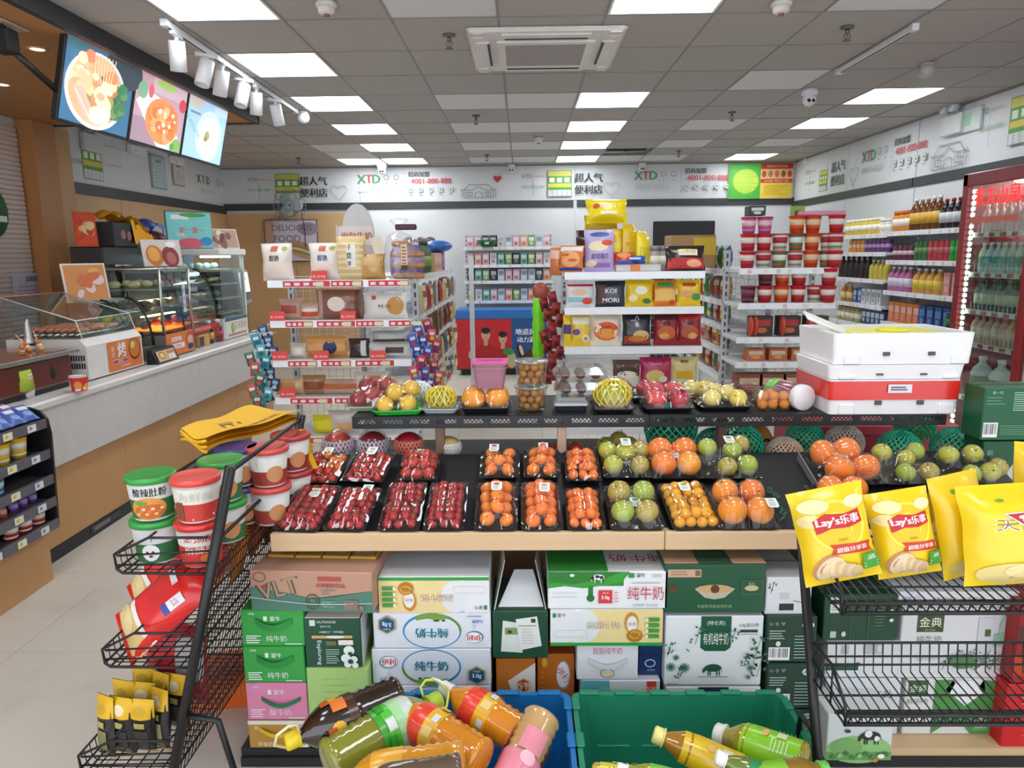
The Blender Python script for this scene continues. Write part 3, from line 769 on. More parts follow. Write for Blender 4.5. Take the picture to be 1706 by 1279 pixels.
# perforated top shelf in two lengths on posts
def perf():
 m = bpy.data.materials.new('perforated_steel'); m.use_nodes = True; nt = m.node_tree; N = nt.nodes.new; L = nt.links.new
 b = nt.nodes['Principled BSDF']; b.inputs['Base Color'].default_value = (.012, .012, .013, 1); b.inputs['Roughness'].default_value = .4
 tc = N('ShaderNodeTexCoord'); mp = N('ShaderNodeMapping'); mp.inputs['Rotation'].default_value = (0, PI / 4, 0); mp.inputs['Scale'].default_value = (90, 90, 90)
 ck = N('ShaderNodeTexVoronoi'); ck.distance = 'CHEBYCHEV'; ck.inputs['Randomness'].default_value = 0; ck.inputs['Scale'].default_value = 1
 L(tc.outputs['Object'], mp.inputs[0]); L(mp.outputs[0], ck.inputs['Vector'])
 lt = N('ShaderNodeMath'); lt.operation = 'GREATER_THAN'; lt.inputs[1].default_value = .36; L(ck.outputs['Distance'], lt.inputs[0]); L(lt.outputs[0], b.inputs['Alpha'])
 return m
PERF = perf(); TZ = 1.062
def top_shelf(x0, x1, lab, posts):
 t = thing('fruit_shelf', lab, 'shelf', ((x0 + x1) / 2, 2.75, TZ)); h = (x1 - x0) / 2 - .001
 MB().box(-h, 0, -.006, h, .42, 0, mat('1d1d1f', .45)).build('deck', t)
 m = MB(); n = max(3, int(2 * h / .105))
 for k in range(n):
  a = -h + 2 * h * (k + .14) / n; b = -h + 2 * h * (k + .86) / n
  m.box(a, -.001, -.030, b, .001, -.012, PERF)
 m.build('perforation', t)
 m = MB()
 for z0, z1 in ((-.012, 0), (-.048, -.030)): m.box(-h, -.002, z0, h, .002, z1, BLACK())
 for k in range(n + 1):
  a = -h + 2 * h * (k - .14) / n; b = -h + 2 * h * (k + .14) / n; m.box(max(-h, a), -.002, -.030, min(h, b), .002, -.012, BLACK())
 m.build('front_lip', t)
 for s in (-1, 1): MB().box(s * h - .002, 0, -.045, s * h + .002, .42, 0, BLACK()).build('end_lip', t)
 for x, c in posts:
  MB().box(x - t.location.x - .018, .03, .90 - TZ, x - t.location.x + .018, .066, -.004, c, bev=.003).build('post', t)
 return t
XT = HX(1082, 2.75, 700)
top_shelf(-.672, XT, 'left length of the black perforated shelf above the tomatoes', ((HX(733, 2.78, 740), mat('8c6a55')), (HX(936, 2.78, 740), mat('d9b79c'))))
top_shelf(XT, 1.64, 'right length of the black perforated shelf under the foam boxes', ((HX(1203, 2.78, 740), mat('6b4a3b')),))

# ---------------------------------------------------------------- fruit meshes, shared by their kind
def fruit_mesh(name, c, r=1., sq=.9, dim=.08, stem=None, nub=None, n=16, rough=.3, bump=.0, scale=14, pear=0., var=.1):
 m = MB(); cm = mat(c, rough, bump=bump, scale=scale, coat=.15, var=var); pr = []
 for i in range(11):
  t = PI * i / 10; rr = math.sin(t); z = -math.cos(t) * sq
  if i >= 9: z -= dim * ((i - 8) / 2) ** 2
  if pear and z > 0: rr *= 1 - pear * z; z *= 1 + pear * .6
  pr.append((max(rr, 0) * r, z * r))
 pr[0] = (0, pr[0][1]); pr[-1] = (0, pr[-1][1]); m.lathe(pr, cm, n)
 top = pr[-1][1]
 if stem == 'calyx':
  for k in range(5): m.tube([(0, 0, top), (.2 * r * math.cos(k * 1.257), .2 * r * math.sin(k * 1.257), top + .13 * r), (.42 * r * math.cos(k * 1.257), .42 * r * math.sin(k * 1.257), top + .08 * r)], .05 * r, '3c6b2c', 4)
  m.tube([(0, 0, top), (.03 * r, 0, top + .22 * r)], .05 * r, '4d7a34', 4)
 elif stem: m.tube([(0, 0, top - .03 * r), (.05 * r, .03 * r, top + stem * r)], .055 * r, '6a5433', 5)
 if nub: m.sph((0, 0, top), .13 * r, nub, 6, 4, (1, 1, .5))
 return m.mesh(name)
MESH = {}
def FR(k):
 if k in MESH: return MESH[k]
 d = dict(
  tom=('cherry_tomato', 'a81f26', 1, .95, .06, 'calyx'), tomr=('cherry_tomato', 'c0271f', 1, .95, .06, 'calyx'), tomo=('cherry_tomato', 'd9741f', 1, .95, .06, 'calyx'), tomd=('cherry_tomato', 'b8361f', 1, .95, .06, 'calyx'),
  tomb=('tomato', 'c23324', 1, .85, .1, 'calyx'), man=('mandarin', 'ff8622', 1, .82, .1, None, '5d7030'), mans=('mandarin', 'ff7c26', 1, .84, .1, None, '5d7030'),
  kum=('kumquat', 'f0a818', 1, .95, .05, None, '6b7030'), ora=('orange', 'ff931e', 1, .95, .07, None, '6b6a2c'), oral=('orange', 'ffa02a', 1, .95, .05, None, '6b6a2c'), orad=('orange', 'ff8220', 1, .93, .07, None, '6b6a2c'),
  pear=('green_pear', 'b8b53c', 1, .95, .05, .35), gua=('green_pear', 'a3b440', 1, .95, .06, .25), rus=('green_pear', 'b39e44', 1, .95, .06, .3),
  apple=('red_apple', '8e1f22', 1, .88, .14, .35), appl=('red_apple', 'a33a2c', 1, .88, .14, .35), pom=('pink_apple', 'd2474a', 1, .88, .14, .3), pomd=('pink_apple', 'b82c3e', 1, .88, .14, .3),
  mango=('yellow_mango', 'e9b93c', 1, .95, .0, None), yap=('yellow_apple', 'e9cf52', 1, .92, .1, .3), ping=('yellow_pear', 'e8d37a', 1, .95, .05, .3), lon=('longan', 'c98a48', 1, .97, .0, None), lond=('longan', 'b97a3c', 1, .97, .0, None))[k]
 MESH[k] = fruit_mesh(*d, n=12 if k[:3] in ('tom', 'lon', 'kum') else 18, rough=.28 if k[0] == 't' else .38, bump=.25 if k[:3] in ('man', 'ora', 'kum') else .0, scale=30, var=.12 if k in ('appl', 'mango', 'pom', 'rus') else .07)
 return MESH[k]
CATS = dict(cherry_tomato='tomato', tomato='tomato', mandarin='mandarin', kumquat='kumquat', orange='orange', green_pear='pear', red_apple='apple', pink_apple='apple', yellow_mango='mango', yellow_apple='apple', yellow_pear='pear', longan='longan')
def pile(w, d, r, rnd, layers=2, grid=None, fill=1.):
 """stable heap of balls of radius r in a w x d tray: centres (x, y, z)"""
 pts = []
 if grid:
  nx, ny = grid
  for j in range(ny):
   for i in range(nx):
    pts.append(((i + .5) / nx * w - w / 2 + rnd.uniform(-.04, .04) * r, (j + .5) / ny * d - d / 2 + rnd.uniform(-.04, .04) * r, r))
  return pts
 nx = max(1, int(w / (2 * r) + .3)); ny = max(1, int(d / (1.8 * r)))
 for L in range(layers):
  ox = r * (L % 2); mx = nx - (L % 2); my = ny - (L % 2)
  for j in range(my):
   for i in range(mx):
    if rnd.random() > fill - .1 * L: continue
    x = (i - (mx - 1) / 2) * (w / nx) + (r * .5 if j % 2 and L == 0 and nx > 2 else 0) * 0 + rnd.uniform(-.15, .15) * r
    y = (j - (my - 1) / 2) * (d / ny) + rnd.uniform(-.15, .15) * r
    pts.append((x, y, r + L * r * 1.2 + rnd.uniform(-.05, .05) * r))
 return pts
def tray_mesh(w, d, h=.019, c=None):
 m = MB(); c = c or mat('141416', .3); f = .82
 rrect(m, [(w / 2 * f, d / 2 * f, .0, .018), (w / 2 * .97, d / 2 * .97, h, .02), (w / 2, d / 2, h + .002, .02), (w / 2, d / 2, h - .002, .02), (w / 2 * .96, d / 2 * .96, h - .003, .02), (w / 2 * (f - .03), d / 2 * (f - .03), .003, .017)], c)
 return m.mesh('tray')
def film_mesh(w, d, h, pts, r, nx=14, ny=14, mt=None):
 """cling film pulled over the fruit and tucked under the rim"""
 H = [[h + .001] * (nx + 1) for _ in range(ny + 1)]
 for j in range(ny + 1):
  for i in range(nx + 1):
   x = (i / nx - .5) * w; y = (j / ny - .5) * d
   for px, py, pz in pts:
    q = (x - px) ** 2 + (y - py) ** 2; rr = r * 1.06
    if q < rr * rr: H[j][i] = max(H[j][i], pz + math.sqrt(rr * rr - q) + .001)
 top = [row_[:] for row_ in H]
 for _ in range(2):
  n2 = [row_[:] for row_ in top]
  for j in range(1, ny):
   for i in range(1, nx): n2[j][i] = max(H[j][i] + .0015, (top[j - 1][i] + top[j + 1][i] + top[j][i - 1] + top[j][i + 1]) / 4 * .98)
  top = n2
 for j in range(ny + 1):
  for i in range(nx + 1):
   if i in (0, nx) or j in (0, ny): top[j][i] = h + .001
 m = MB(); m.grid(lambda a, b: ((a - .5) * w, (b - .5) * d, top[round(b * ny)][round(a * nx)] + .0008 * math.sin(a * 31 + b * 17)), nx, ny, mt or FILM())
 return m.mesh('film'), top
def fruit_tray(label, kinds, w, d, r, loc, rz=0., tilt=SA, layers=2, grid=None, seed=1, word='', traycol=None, sticker=None, fill=1., film=True, where='', pts=None, h=.019, sq=True):
 """kinds: list of fruit keys mixed; each fruit a thing of its own, the tray and its film one thing"""
 rnd = random.Random(seed)
 t = thing('fruit_tray', label, 'tray', loc, (tilt, 0, rz), None)
 inst('tray', tray_mesh(w, d, h, traycol), t)
 W, D = w * .86 if not grid else w * .9, d * .86 if not grid else d * .9
 pts = pts or pile(W, D, r, rnd, layers, grid, fill)
 Mx = M.Translation(loc) @ M.Rotation(rz, 4, 'Z') @ M.Rotation(tilt, 4, 'X')
 for k, (x, y, z) in enumerate(pts):
  key = kinds[k % len(kinds)] if len(kinds) < 4 else rnd.choice(kinds)
  me = FR(key); p = Mx @ V((x, y, z + .003)); nm = me.name.split('.')[0]
  o = inst(nm, me, None, p, (rnd.uniform(-.9, .9) + tilt, rnd.uniform(-.9, .9), rnd.uniform(0, 6.28)), r * rnd.uniform(.94, 1.04))
  tag(o, f'{word} under film {where}', CATS[nm], f'{word} {where}')
 if film:
  me, top = film_mesh(w * .99, d * .99, h, pts, r); fi = inst('film', me, t)
  if sticker:
   sx, sy, c = sticker; z = top[round((sy + .5) * 14)][round((sx + .5) * 14)] + .004
   P = Paint(lambda a, b, hh: V((sx * w + a, sy * d + b, z + hh))); P.poly([(-.018, -.018), (-.012, -.026), (.012, -.026), (.018, -.018), (.018, .022), (-.018, .022)], 'f1f1ec')
   P.ell(0, .01, .011, .007, c); P.lines(-.013, -.02, .013, 0, 3, .0022, '8a9a94'); P.build('sticker', fi)
 return t
# front row on the slope: x, width, depth, y of the front edge
def onslope(px0, px1, py0, y0, d, lift=.0):
 """middle of a tray whose near edge sits y0 back on the slope, between two pixels across"""
 yc = y0 + d / 2 * math.cos(SA); x0, x1 = HX(px0, yc, py0), HX(px1, yc, py0)
 return (x0 + x1) / 2, yc, slope(yc) + .004 + lift, x1 - x0
def ft(label, kinds, px0, px1, py, y0, d, r, **k):
 x, y, z, w = onslope(px0, px1, py, y0, d); wk = k.pop('wk', 1.)
 return fruit_tray(label, kinds, w * wk, d, r, (x, y, z), **k)
ft('black tray of cherry tomatoes at the left end of the front row', ['tom'], 476, 556, 850, 2.216, .25, .0165, rz=-.12, layers=2, seed=1, word='cherry tomato', where='in the left end tray of the front row', sticker=(.1, .15, '9aa87c'), wk=.97)
ft('tilted silver-sided tray of cherry tomatoes, second in the front row', ['tom'], 554, 625, 850, 2.216, .235, .0165, rz=-.10, layers=2, seed=2, word='cherry tomato', where='in the second tray of the front row', sticker=(.2, .36, '7fb3a8'))
ft('black tray of cherry tomatoes, third in the front row', ['tom'], 640, 707, 850, 2.216, .265, .0168, layers=2, seed=3, word='cherry tomato', where='in the third tray of the front row')
ft('black tray of cherry tomatoes left of the mandarins in the front row', ['tom'], 712, 778, 850, 2.216, .265, .0168, layers=2, seed=4, word='cherry tomato', where='in the tray next to the front mandarins')
ft('black tray of round mandarins at the front, beside the tomatoes', ['man'], 793, 863, 850, 2.216, .26, .025, layers=2, seed=5, word='mandarin', where='in the front tray beside the tomatoes', sticker=(.0, .1, 'c9602e'))
ft('black tray of mandarins at the front with a white tag', ['mans'], 868, 933, 850, 2.216, .26, .024, layers=2, seed=6, word='mandarin', where='in the front tray with the white tag', sticker=(.1, .08, 'c9a05a'))
ft('narrow tray of small mandarins in three lines at the front', ['mans'], 942, 1003, 850, 2.216, .22, .0185, layers=2, seed=7, word='small mandarin', where='in the narrow front tray')
ft('black tray of four green pears in the front row', ['gua', 'pear', 'gua', 'rus'], 1010, 1097, 850, 2.216, .235, .04, grid=(2, 2), seed=8, word='green pear', where='in the tray of four at the front', sticker=(.05, .02, '4f9a3a'))
ft('black tray of little yellow kumquats at the front', ['kum'], 1105, 1188, 850, 2.216, .25, .0195, rz=.06, layers=2, seed=9, word='yellow kumquat', where='in the front tray', sticker=(-.05, .2, '7fae3a'), fill=.93)
ft('black tray of four big oranges at the right of the front row', ['ora', 'orad', 'ora', 'ora'], 1184, 1283, 845, 2.216, .22, .046, grid=(2, 2), seed=10, word='big orange', where='in the front row tray', sticker=(.36, -.3, 'b8c4c8'))
# second row
ft('black tray of mottled orange and red cherry tomatoes in the second row', ['tomo', 'tomd', 'tomr', 'tomo', 'tomd'], 506, 576, 785, 2.466, .19, .0165, rz=-.1, layers=2, seed=11, word='orange-red cherry tomato', where='in the second row', sticker=(.0, .35, 'c9c08a'))
ft('clear-edged tray of dark red cherry tomatoes in the second row', ['tom', 'tomr'], 580, 652, 785, 2.47, .185, .0155, rz=-.14, layers=2, seed=12, word='dark red cherry tomato', where='in the second row tray', sticker=(.0, .3, 'a8b0a0'))
ft('tray of larger red tomatoes in the second row', ['tomb'], 666, 733, 780, 2.475, .18, .023, layers=2, seed=13, word='larger red tomato', where='in the second row', sticker=(.0, .4, '8a9a5a'))
ft('tray of heaped mandarins, left one of the second row', ['man'], 800, 866, 780, 2.488, .185, .024, layers=2, seed=14, word='mandarin', where='in the left mandarin tray of the second row', sticker=(-.15, .3, 'b8502e'))
ft('tray of mandarins in the middle of the second row', ['man', 'mans'], 872, 933, 780, 2.488, .185, .024, layers=2, seed=15, word='mandarin', where='in the middle tray of the second row', sticker=(.05, .3, 'c0392e'))
ft('tightly wrapped narrow tray of mandarins beside the post', ['mans'], 940, 999, 780, 2.468, .195, .0195, layers=2, seed=16, word='small mandarin', where='in the second row beside the post')
ft('tray of five green pears in the second row', ['pear', 'rus', 'pear'], 1000, 1082, 780, 2.485, .2, .037, seed=17, word='green pear', where='in the second row before the netted melon', sticker=(.0, .1, '4f9a3a'), pts=[(-.05, -.045, .037), (.045, -.05, .037), (-.06, .045, .037), (.0, .02, .05), (.06, .045, .037)])
ft('tray of four big oranges in the second row before the green net', ['oral', 'oral', 'orad', 'orad'], 1076, 1166, 780, 2.478, .2, .046, grid=(2, 2), seed=18, word='big orange', where='in the second row before the green net', sticker=(.0, .02, 'd07a3a'))
ft('tray of five green pears in the second row right of the oranges', ['gua', 'pear', 'gua', 'gua', 'rus'], 1163, 1256, 780, 2.478, .21, .036, seed=19, word='green pear', where='right of the second row oranges', pts=[(-.07, .03, .06), (-.015, -.06, .037), (.06, -.05, .037), (.02, .02, .055), (.06, .06, .055)], sticker=(.05, .2, '4f9a3a'))
# right part of the second row, behind the crisp bags
ft('tray of large reddish oranges behind the crisp bags', ['orad', 'orad', 'orad', 'orad'], 1346, 1456, 795, 2.44, .19, .05, seed=20, word='large reddish orange', where='behind the crisp bags', pts=[(-.035, -.05, .05), (.06, -.04, .052), (-.06, .045, .055), (.03, .06, .055)], sticker=(-.02, .1, 'd08a4a'))
ft('tray of green pears under a green net behind the crisp bags', ['pear', 'gua', 'rus'], 1452, 1562, 795, 2.44, .19, .034, seed=21, word='green pear', where='left of the last tray behind the crisp bags', pts=[(-.08, .04, .06), (-.03, -.05, .035), (.055, -.045, .035), (.0, .02, .045), (.05, .06, .05)])
ft('last tray of green pears at the right end of the stand', ['rus', 'pear', 'gua', 'pear'], 1562, 1662, 795, 2.44, .19, .034, seed=22, word='green pear', where='in the right end tray', pts=[(-.07, .03, .055), (-.03, -.06, .035), (.04, -.05, .035), (.085, -.02, .035), (.03, .05, .045)])
ft('tray with an orange half hidden behind a crisp bag', ['orad'], 1352, 1430, 850, 2.25, .2, .046, seed=23, word='orange', where='half hidden behind the nearest crisp bag', pts=[(-.01, .04, .046), (.07, .04, .046)])
# third tier along the back of the tray board
BZ = .872; BY = 2.83; NZ = .80
def netted(px, py, Y, r, label, fruit_c, net_c, z=BZ, cap=.35, sq=.9, cat='fruit', name='netted_fruit', capc=None):
 p = V((HX(px, Y, py), Y, z)); t = thing(name, label, cat, p)
 m = MB(); m.sph((0, 0, r * sq), r, mat(fruit_c, .35), 20, 12, (1, 1, sq)); m.build('fruit', t)
 n = MB(); K = 22
 for s in (1, -1):
  for k in range(K):
   pts = []
   for i in range(9):
    th = PI * (.02 + (1 - cap) * .98 * i / 8) if cap < 1 else PI * i / 8; a = 2 * PI * k / K + s * .55 * th
    pts.append((r * 1.02 * math.sin(th) * math.cos(a), r * 1.02 * math.sin(th) * math.sin(a), r * sq - r * 1.02 * sq * math.cos(th)))
   n.tube(pts, .0034, net_c, 4)
 n.build('foam_net', t)
 return t
for k, (px, lab, fc) in enumerate(((563, 'red apple in a white foam net, leftmost on the back ledge', 'b5382c'), (621, 'dark red apple in a white foam net, second on the back ledge', '8e1c2c'))):
 t = netted(px, 735, BY, .062, lab, fc, 'd3d3e6', z=BZ)
 me, _ = film_mesh(.17, .17, .004, [(0, 0, .056)], .062); inst('film', me, t)
t = netted(681, 740, BY, .06, 'red apple with a speckled net in film on the back ledge', 'a8232c', 'd98a70', z=BZ)
t = netted(748, 750, BY, .05, 'pale yellow fruit in white foam net behind the metal post', 'd8b878', 'e6e6e8', z=BZ)
def ledge(label, kinds, px0, px1, py, Y, d, r, z=BZ, **k):
 x0, x1 = HX(px0, Y, py), HX(px1, Y, py); return fruit_tray(label, kinds, x1 - x0, d, r, ((x0 + x1) / 2, Y, z), tilt=0, **k)
ledge('tray of red tomatoes behind the light wooden post', ['tomb'], 893, 975, 755, 2.84, .12, .03, seed=31, word='red tomato', where='behind the wooden post', layers=2)
ledge('tray of green and russet pears on the back ledge', ['gua', 'rus', 'rus'], 992, 1062, 745, 2.86, .12, .036, seed=32, word='pear', where='on the back ledge', pts=[(-.045, -.01, .037), (.01, .01, .058), (.052, -.01, .037)])
# big nets of fruit
def net_bag(px, py, Y, r, label, netc, inner, z, name='netted_fruit_bag', sq=.95, K=22, tuft=True, seed=0, tz=1.25):
 p = V((HX(px, Y, py), Y, z)); t = thing(name, label, 'net bag', p); rnd = random.Random(seed)
 for k in range(6):
  a = k * 1.05 + rnd.random(); q = .5 * r
  MB().sph((q * math.cos(a), q * math.sin(a), r * (.5 if k < 5 else 1.1)), r * .46, mat(rnd.choice(inner), .4), 12, 8).build('fruit', t)
 MB().sph((0, 0, r * 1.05), r * .5, mat(inner[0], .4), 12, 8).build('fruit', t)
 n = MB()
 for s in (1, -1):
  for k in range(K):
   pts = []
   for i in range(12):
    th = PI * (.12 + .88 * i / 11); a = 2 * PI * k / K + s * .9 * th
    rr = r * 1.03 * math.sin(th) if i < 11 else .012
    zz = r * sq - r * 1.03 * sq * math.cos(th)
    if i == 11 and tuft: zz = r * sq * 2 * tz / 1.25 + .0
    pts.append((rr * math.cos(a), rr * math.sin(a), zz))
   n.tube(pts, .003, netc, 3)
 n.build('net', t)
 return t
G1 = mat('2cc8a0', .5)
net_bag(1116, 755, 2.9, .105, 'green net bag of fruit behind the second row oranges', G1, ['57683a', '4d6a42'], NZ + .076, seed=1, tuft=False)
net_bag(1228, 755, 2.9, .1, 'green net bag tied at the top, right of the dark post', G1, ['7a6a3a', '6a7a3a'], NZ, seed=2)
net_bag(1188, 765, 3.0, .075, 'green net bag half hidden behind the dark post', G1, ['5d7a3a'], NZ, seed=3, tuft=False)
net_bag(1306, 765, 2.86, .072, 'white net bag of orange fruit right of the tied green net', mat('e5cdb8', .6), ['d98a2c', 'd0792a'], NZ, seed=4, tuft=False)
net_bag(1340, 745, 3.0, .078, 'green net bag behind the reddish oranges', G1, ['8a9a4a', '7a8a4a'], NZ + .02, seed=5, tuft=False)
net_bag(1405, 760, 2.92, .075, 'pale net bag tied with a brown string behind the reddish oranges', mat('d9cdc4', .6), ['b58a4a', 'c9965a'], NZ + .03, seed=6)
net_bag(1497, 765, 2.86, .085, 'green net bag over the pears, left of the two at the right', G1, ['6a7a3a', '7a8a4a'], NZ, seed=7, tuft=False)
net_bag(1522, 735, 3.05, .08, 'green net bag furthest back at the right', G1, ['8a9a3a'], NZ + .07, seed=8, tuft=False)
net_bag(1590, 765, 2.86, .09, 'green net bag over the pears at the right end', G1, ['7a7a3a', '6a8a4a'], NZ, seed=9, tuft=False)
# pomelo mesh with printed label behind the tied net
t = thing('pomelo', 'orange-skinned pomelo with a blue label behind the green net', 'fruit', (HX(1258, 3.02, 735), 3.02, .777))
MB().lathe([(0, 0), (.06, .01), (.09, .06), (.085, .11), (.05, .165), (.02, .19), (0, .195)], mat('d08a3a', .45), 20).build('fruit', t)
P = Paint(wrap([(.06, .01), (.09, .06), (.085, .11), (.05, .165), (.02, .19)]), 4); P.ell(.35, .1, .36, .035, '22304a'); P.ell(.2, .1, .14, .022, 'd9dde0'); P.build('label', t)
# empty black bay with green string loops
t = thing('green_string', 'loose curls of green plastic string on the empty black tray', 'string', (HX(1290, 2.35, 840), 2.35, slope(2.35)))
m = MB(M.Rotation(SA, 4, 'X'))
for k in range(7):
 x = RND.uniform(-.02, .045); y = -.09 + k * .03; m.tube([(x + .012 * math.sin(a * 1.3 + k), y + .012 * math.cos(a), .006 + .004 * math.sin(a * 2)) for a in range(6)], .0022, '1f7a58', 4)
m.build('curl', t)['kind'] = 'stuff'
t = thing('green_string', 'bundle of green plastic string beside the left end tray of tomatoes', 'string', (HX(478, 2.36, 840), 2.36, slope(2.36)))
m = MB()
for k in range(14): m.tube([(RND.uniform(-.035, .0) , -.1 + i * .03 + RND.uniform(-.01, .01), .01 + .035 * math.sin(i / 6 * PI) + RND.uniform(0, .015) + (-.1 + i * .03) * SL) for i in range(7)], .003, '1c6e50', 4)
m.build('curl', t)['kind'] = 'stuff'
# grey card divider between the empty bay and the reddish oranges
t = thing('divider', 'grey upright divider strip on the black tray beside the empty bay', 'divider', (HX(1340, 2.55, 790), 2.53, slope(2.53))); MB(M.Rotation(SA, 4, 'X')).box(-.003, -.16, 0, .003, .1, .03, mat('75777a', .4)).build('strip', t)

# ---------------------------------------------------------------- on the perforated top shelf
def top(label, kinds, px0, px1, py, Y, d, r, **k):
 x0, x1 = HX(px0, Y, py), HX(px1, Y, py); return fruit_tray(label, kinds, x1 - x0, d, r, ((x0 + x1) / 2, Y, TZ + .002), tilt=0, **k)
top('pale green tray of dark red apples at the left end of the top shelf', ['apple', 'appl'], 583, 668, 668, 2.93, .2, .04, seed=41, word='dark red apple', where='at the left end of the top shelf', traycol=mat('b9cfb5', .3), pts=[(-.055, -.05, .04), (.0, -.04, .055), (-.03, .01, .085), (.05, .02, .085), (.05, -.05, .04), (-.05, .05, .04)])
top('bright green tray of yellow mangoes on the top shelf', ['mango'], 622, 706, 670, 2.84, .17, .036, rz=.1, seed=42, word='yellow mango', where='in the green tray on the top shelf', traycol=mat('35b43c', .3), pts=[(-.05, -.05, .036), (.04, -.05, .04), (-.012, -.015, .08), (.05, .02, .085), (.0, .05, .05)])
t = thing('fruit_tray', 'clear tray with a yellow fruit in yellow foam net on the top shelf', 'tray', (HX(735, 2.85, 670), 2.85, TZ + .002)); me, _ = film_mesh(.14, .15, .02, [(0, 0, .05)], .05); inst('tray', tray_mesh(.15, .15, .02, mat('aab2b4', .25)), t); inst('film', me, t)
def foamed(px, Y, r, label, c, nc, sx=1.):
 t = thing('foam_netted_fruit', label, 'fruit', (HX(px, Y, 665), Y, TZ + .008)); MB().sph((0, 0, r * .9), r * .93, c, 16, 10, (sx, 1, .9)).build('fruit', t); n = MB()
 for s in (1, -1):
  for k in range(16):
   n.tube([(sx * r * math.sin(PI * (i + .3) / 9.6) * math.cos(2 * PI * k / 16 + s * i * .13), r * math.sin(PI * (i + .3) / 9.6) * math.sin(2 * PI * k / 16 + s * i * .13), r * .9 - r * .92 * math.cos(PI * (i + .3) / 9.6)) for i in range(10)], .0035, nc, 4)
 n.build('foam_net', t); return t
foamed(735, 2.85, .052, 'yellow fruit in yellow foam net in the clear tray', '8f9a4a', mat('e2c83a', .6), 1.2)
foamed(1020, 2.84, .066, 'greenish fruit in yellow foam net in the middle of the top shelf', '9aa83a', mat('ecd03c', .6), 1.18)
t = thing('fruit_tray', 'black tray under the yellow foam-netted fruit', 'tray', (HX(1020, 2.84, 670), 2.84, TZ + .002)); inst('tray', tray_mesh(.17, .17, .02), t); me, _ = film_mesh(.16, .16, .02, [(-.01, 0, .062), (.01, 0, .062)], .068); inst('film', me, t)
foamed(700, 2.98, .05, 'white foam-netted fruit behind the mangoes', 'd9d9c8', mat('e8ebe6', .6), 1.1)
top('black tray of two bright oranges on the top shelf', ['oral'], 768, 852, 672, 2.85, .15, .05, seed=43, word='bright orange', where='on the top shelf under the pink basket', pts=[(-.05, -.01, .05), (.046, -.012, .052)], h=.024)
top('black tray of pink apples in the middle of the top shelf', ['pom', 'pomd', 'pom'], 1068, 1152, 670, 2.85, .16, .044, seed=44, word='pink apple', where='on the top shelf', pts=[(-.045, -.03, .046), (.045, -.032, .044), (-.04, .05, .06), (.04, .045, .06)], sticker=(.3, -.3, 'c23a3a'))
top('black tray of yellow apples on the top shelf', ['ping', 'yap', 'ping'], 1158, 1248, 668, 2.87, .16, .038, seed=45, word='yellow apple', where='on the top shelf', pts=[(-.05, -.03, .042), (.055, -.03, .04), (-.03, .04, .056), (.03, .03, .05)])
top('tray of yellow apples behind the pink apples', ['yap', 'ping'], 1100, 1190, 655, 3.04, .15, .038, seed=46, word='pale yellow apple', where='behind the pink apples', pts=[(-.05, 0, .04), (.02, .0, .045), (.07, .0, .04)])
top('tray of red apples behind the foam-netted fruit', ['apple', 'pomd'], 1018, 1092, 655, 3.04, .15, .04, seed=47, word='red apple', where='behind the yellow foam-netted fruit', pts=[(-.04, 0, .042), (.05, .0, .045)])
# clear boxes
CL = clear('f4f6f4', .1, .05, .02, 'clear_plastic')
def clear_tub(px, py, Y, z, r, h, label):
 t = thing('clear_tub', label, 'tub', (HX(px, Y, py), Y, z)); MB().lathe([(r * .82, .001), (r * .95, h * .9), (r * .97, h * .93)], CL, 24).build('tub', t)
 MB().lathe([(r * 1.02, h * .9), (r * 1.04, h * .95), (r * .96, h), (0, h - .004)], clear('f4f6f4', .16, .06, .1, 'clear_lid'), 24).build('lid', t); return t
def longans(px, py, Y, z, r, h, where):
 c = V((HX(px, Y, py), Y, z)); rnd = random.Random(px)
 for L in range(3):
  for k in range(8 if L % 2 == 0 else 7):
   a = k * .85 + L * .4; R_ = r * (.82 if k < 7 else .0) - .017
   item(FR('lon' if (k + L) % 3 else 'lond'), 'longan', f'brown round longan in the {where}', 'longan', c + V((max(0, R_) * math.cos(a), max(0, R_) * math.sin(a), .018 + L * .027)), rnd.random() * 6, f'longans in the {where}', .0165 * rnd.uniform(.9, 1.05))
for py, z, w in ((665, TZ + .002, 'lower clear tub'), (620, TZ + .002 + .103, 'upper clear tub')):
 clear_tub(885, py, 2.87, z, .068, .1, f'round clear tub of longans, the {w[:5]} of two stacked'); longans(885, py, 2.87, z, .068, .1, w)
# pink baskets
pk = clear('f8b0d8', .08, .3, .12, 'pink_plastic')
for k, (py, z) in enumerate(((640, TZ + .098), (615, TZ + .112))):
 t = thing('pink_basket', ['pink plastic basket, the lower one nested on the oranges', 'pink lidded basket of dried fruit, the upper one'][k], 'basket', (HX(817, 2.85, py), 2.85, z))
 m = MB(); rrect(m, [(.055, .05, 0, .012), (.066, .06, .085, .012), (.07, .064, .088, .012), (.07, .064, .084, .012), (.062, .056, .083, .012), (.052, .047, .003, .01)], pk, smooth=False); m.build('basket', t)
 if k:
  MB().box(-.07, -.064, .087, .07, .064, .094, mat('ee5cae', .35), bev=.004).build('lid', t)
  P = Paint(flat((0, 0, .0945), (1, 0, 0), (0, 1, 0)))
  for j in range(9): P.rect(-.05 + j * .0115, -.03, -.044 + j * .0115, .035, 'b23a80', up=False)
  P.build('slots', t)
  f = MB(); r_ = random.Random(3)
  for j in range(30): f.sph((r_.uniform(-.04, .04), r_.uniform(-.04, .04), .01 + r_.random() * .045), .012, mat('e08a6a' if j % 3 else 'c04a3a'), 6, 4)
  f.build('dried_fruit', t)['kind'] = 'stuff'
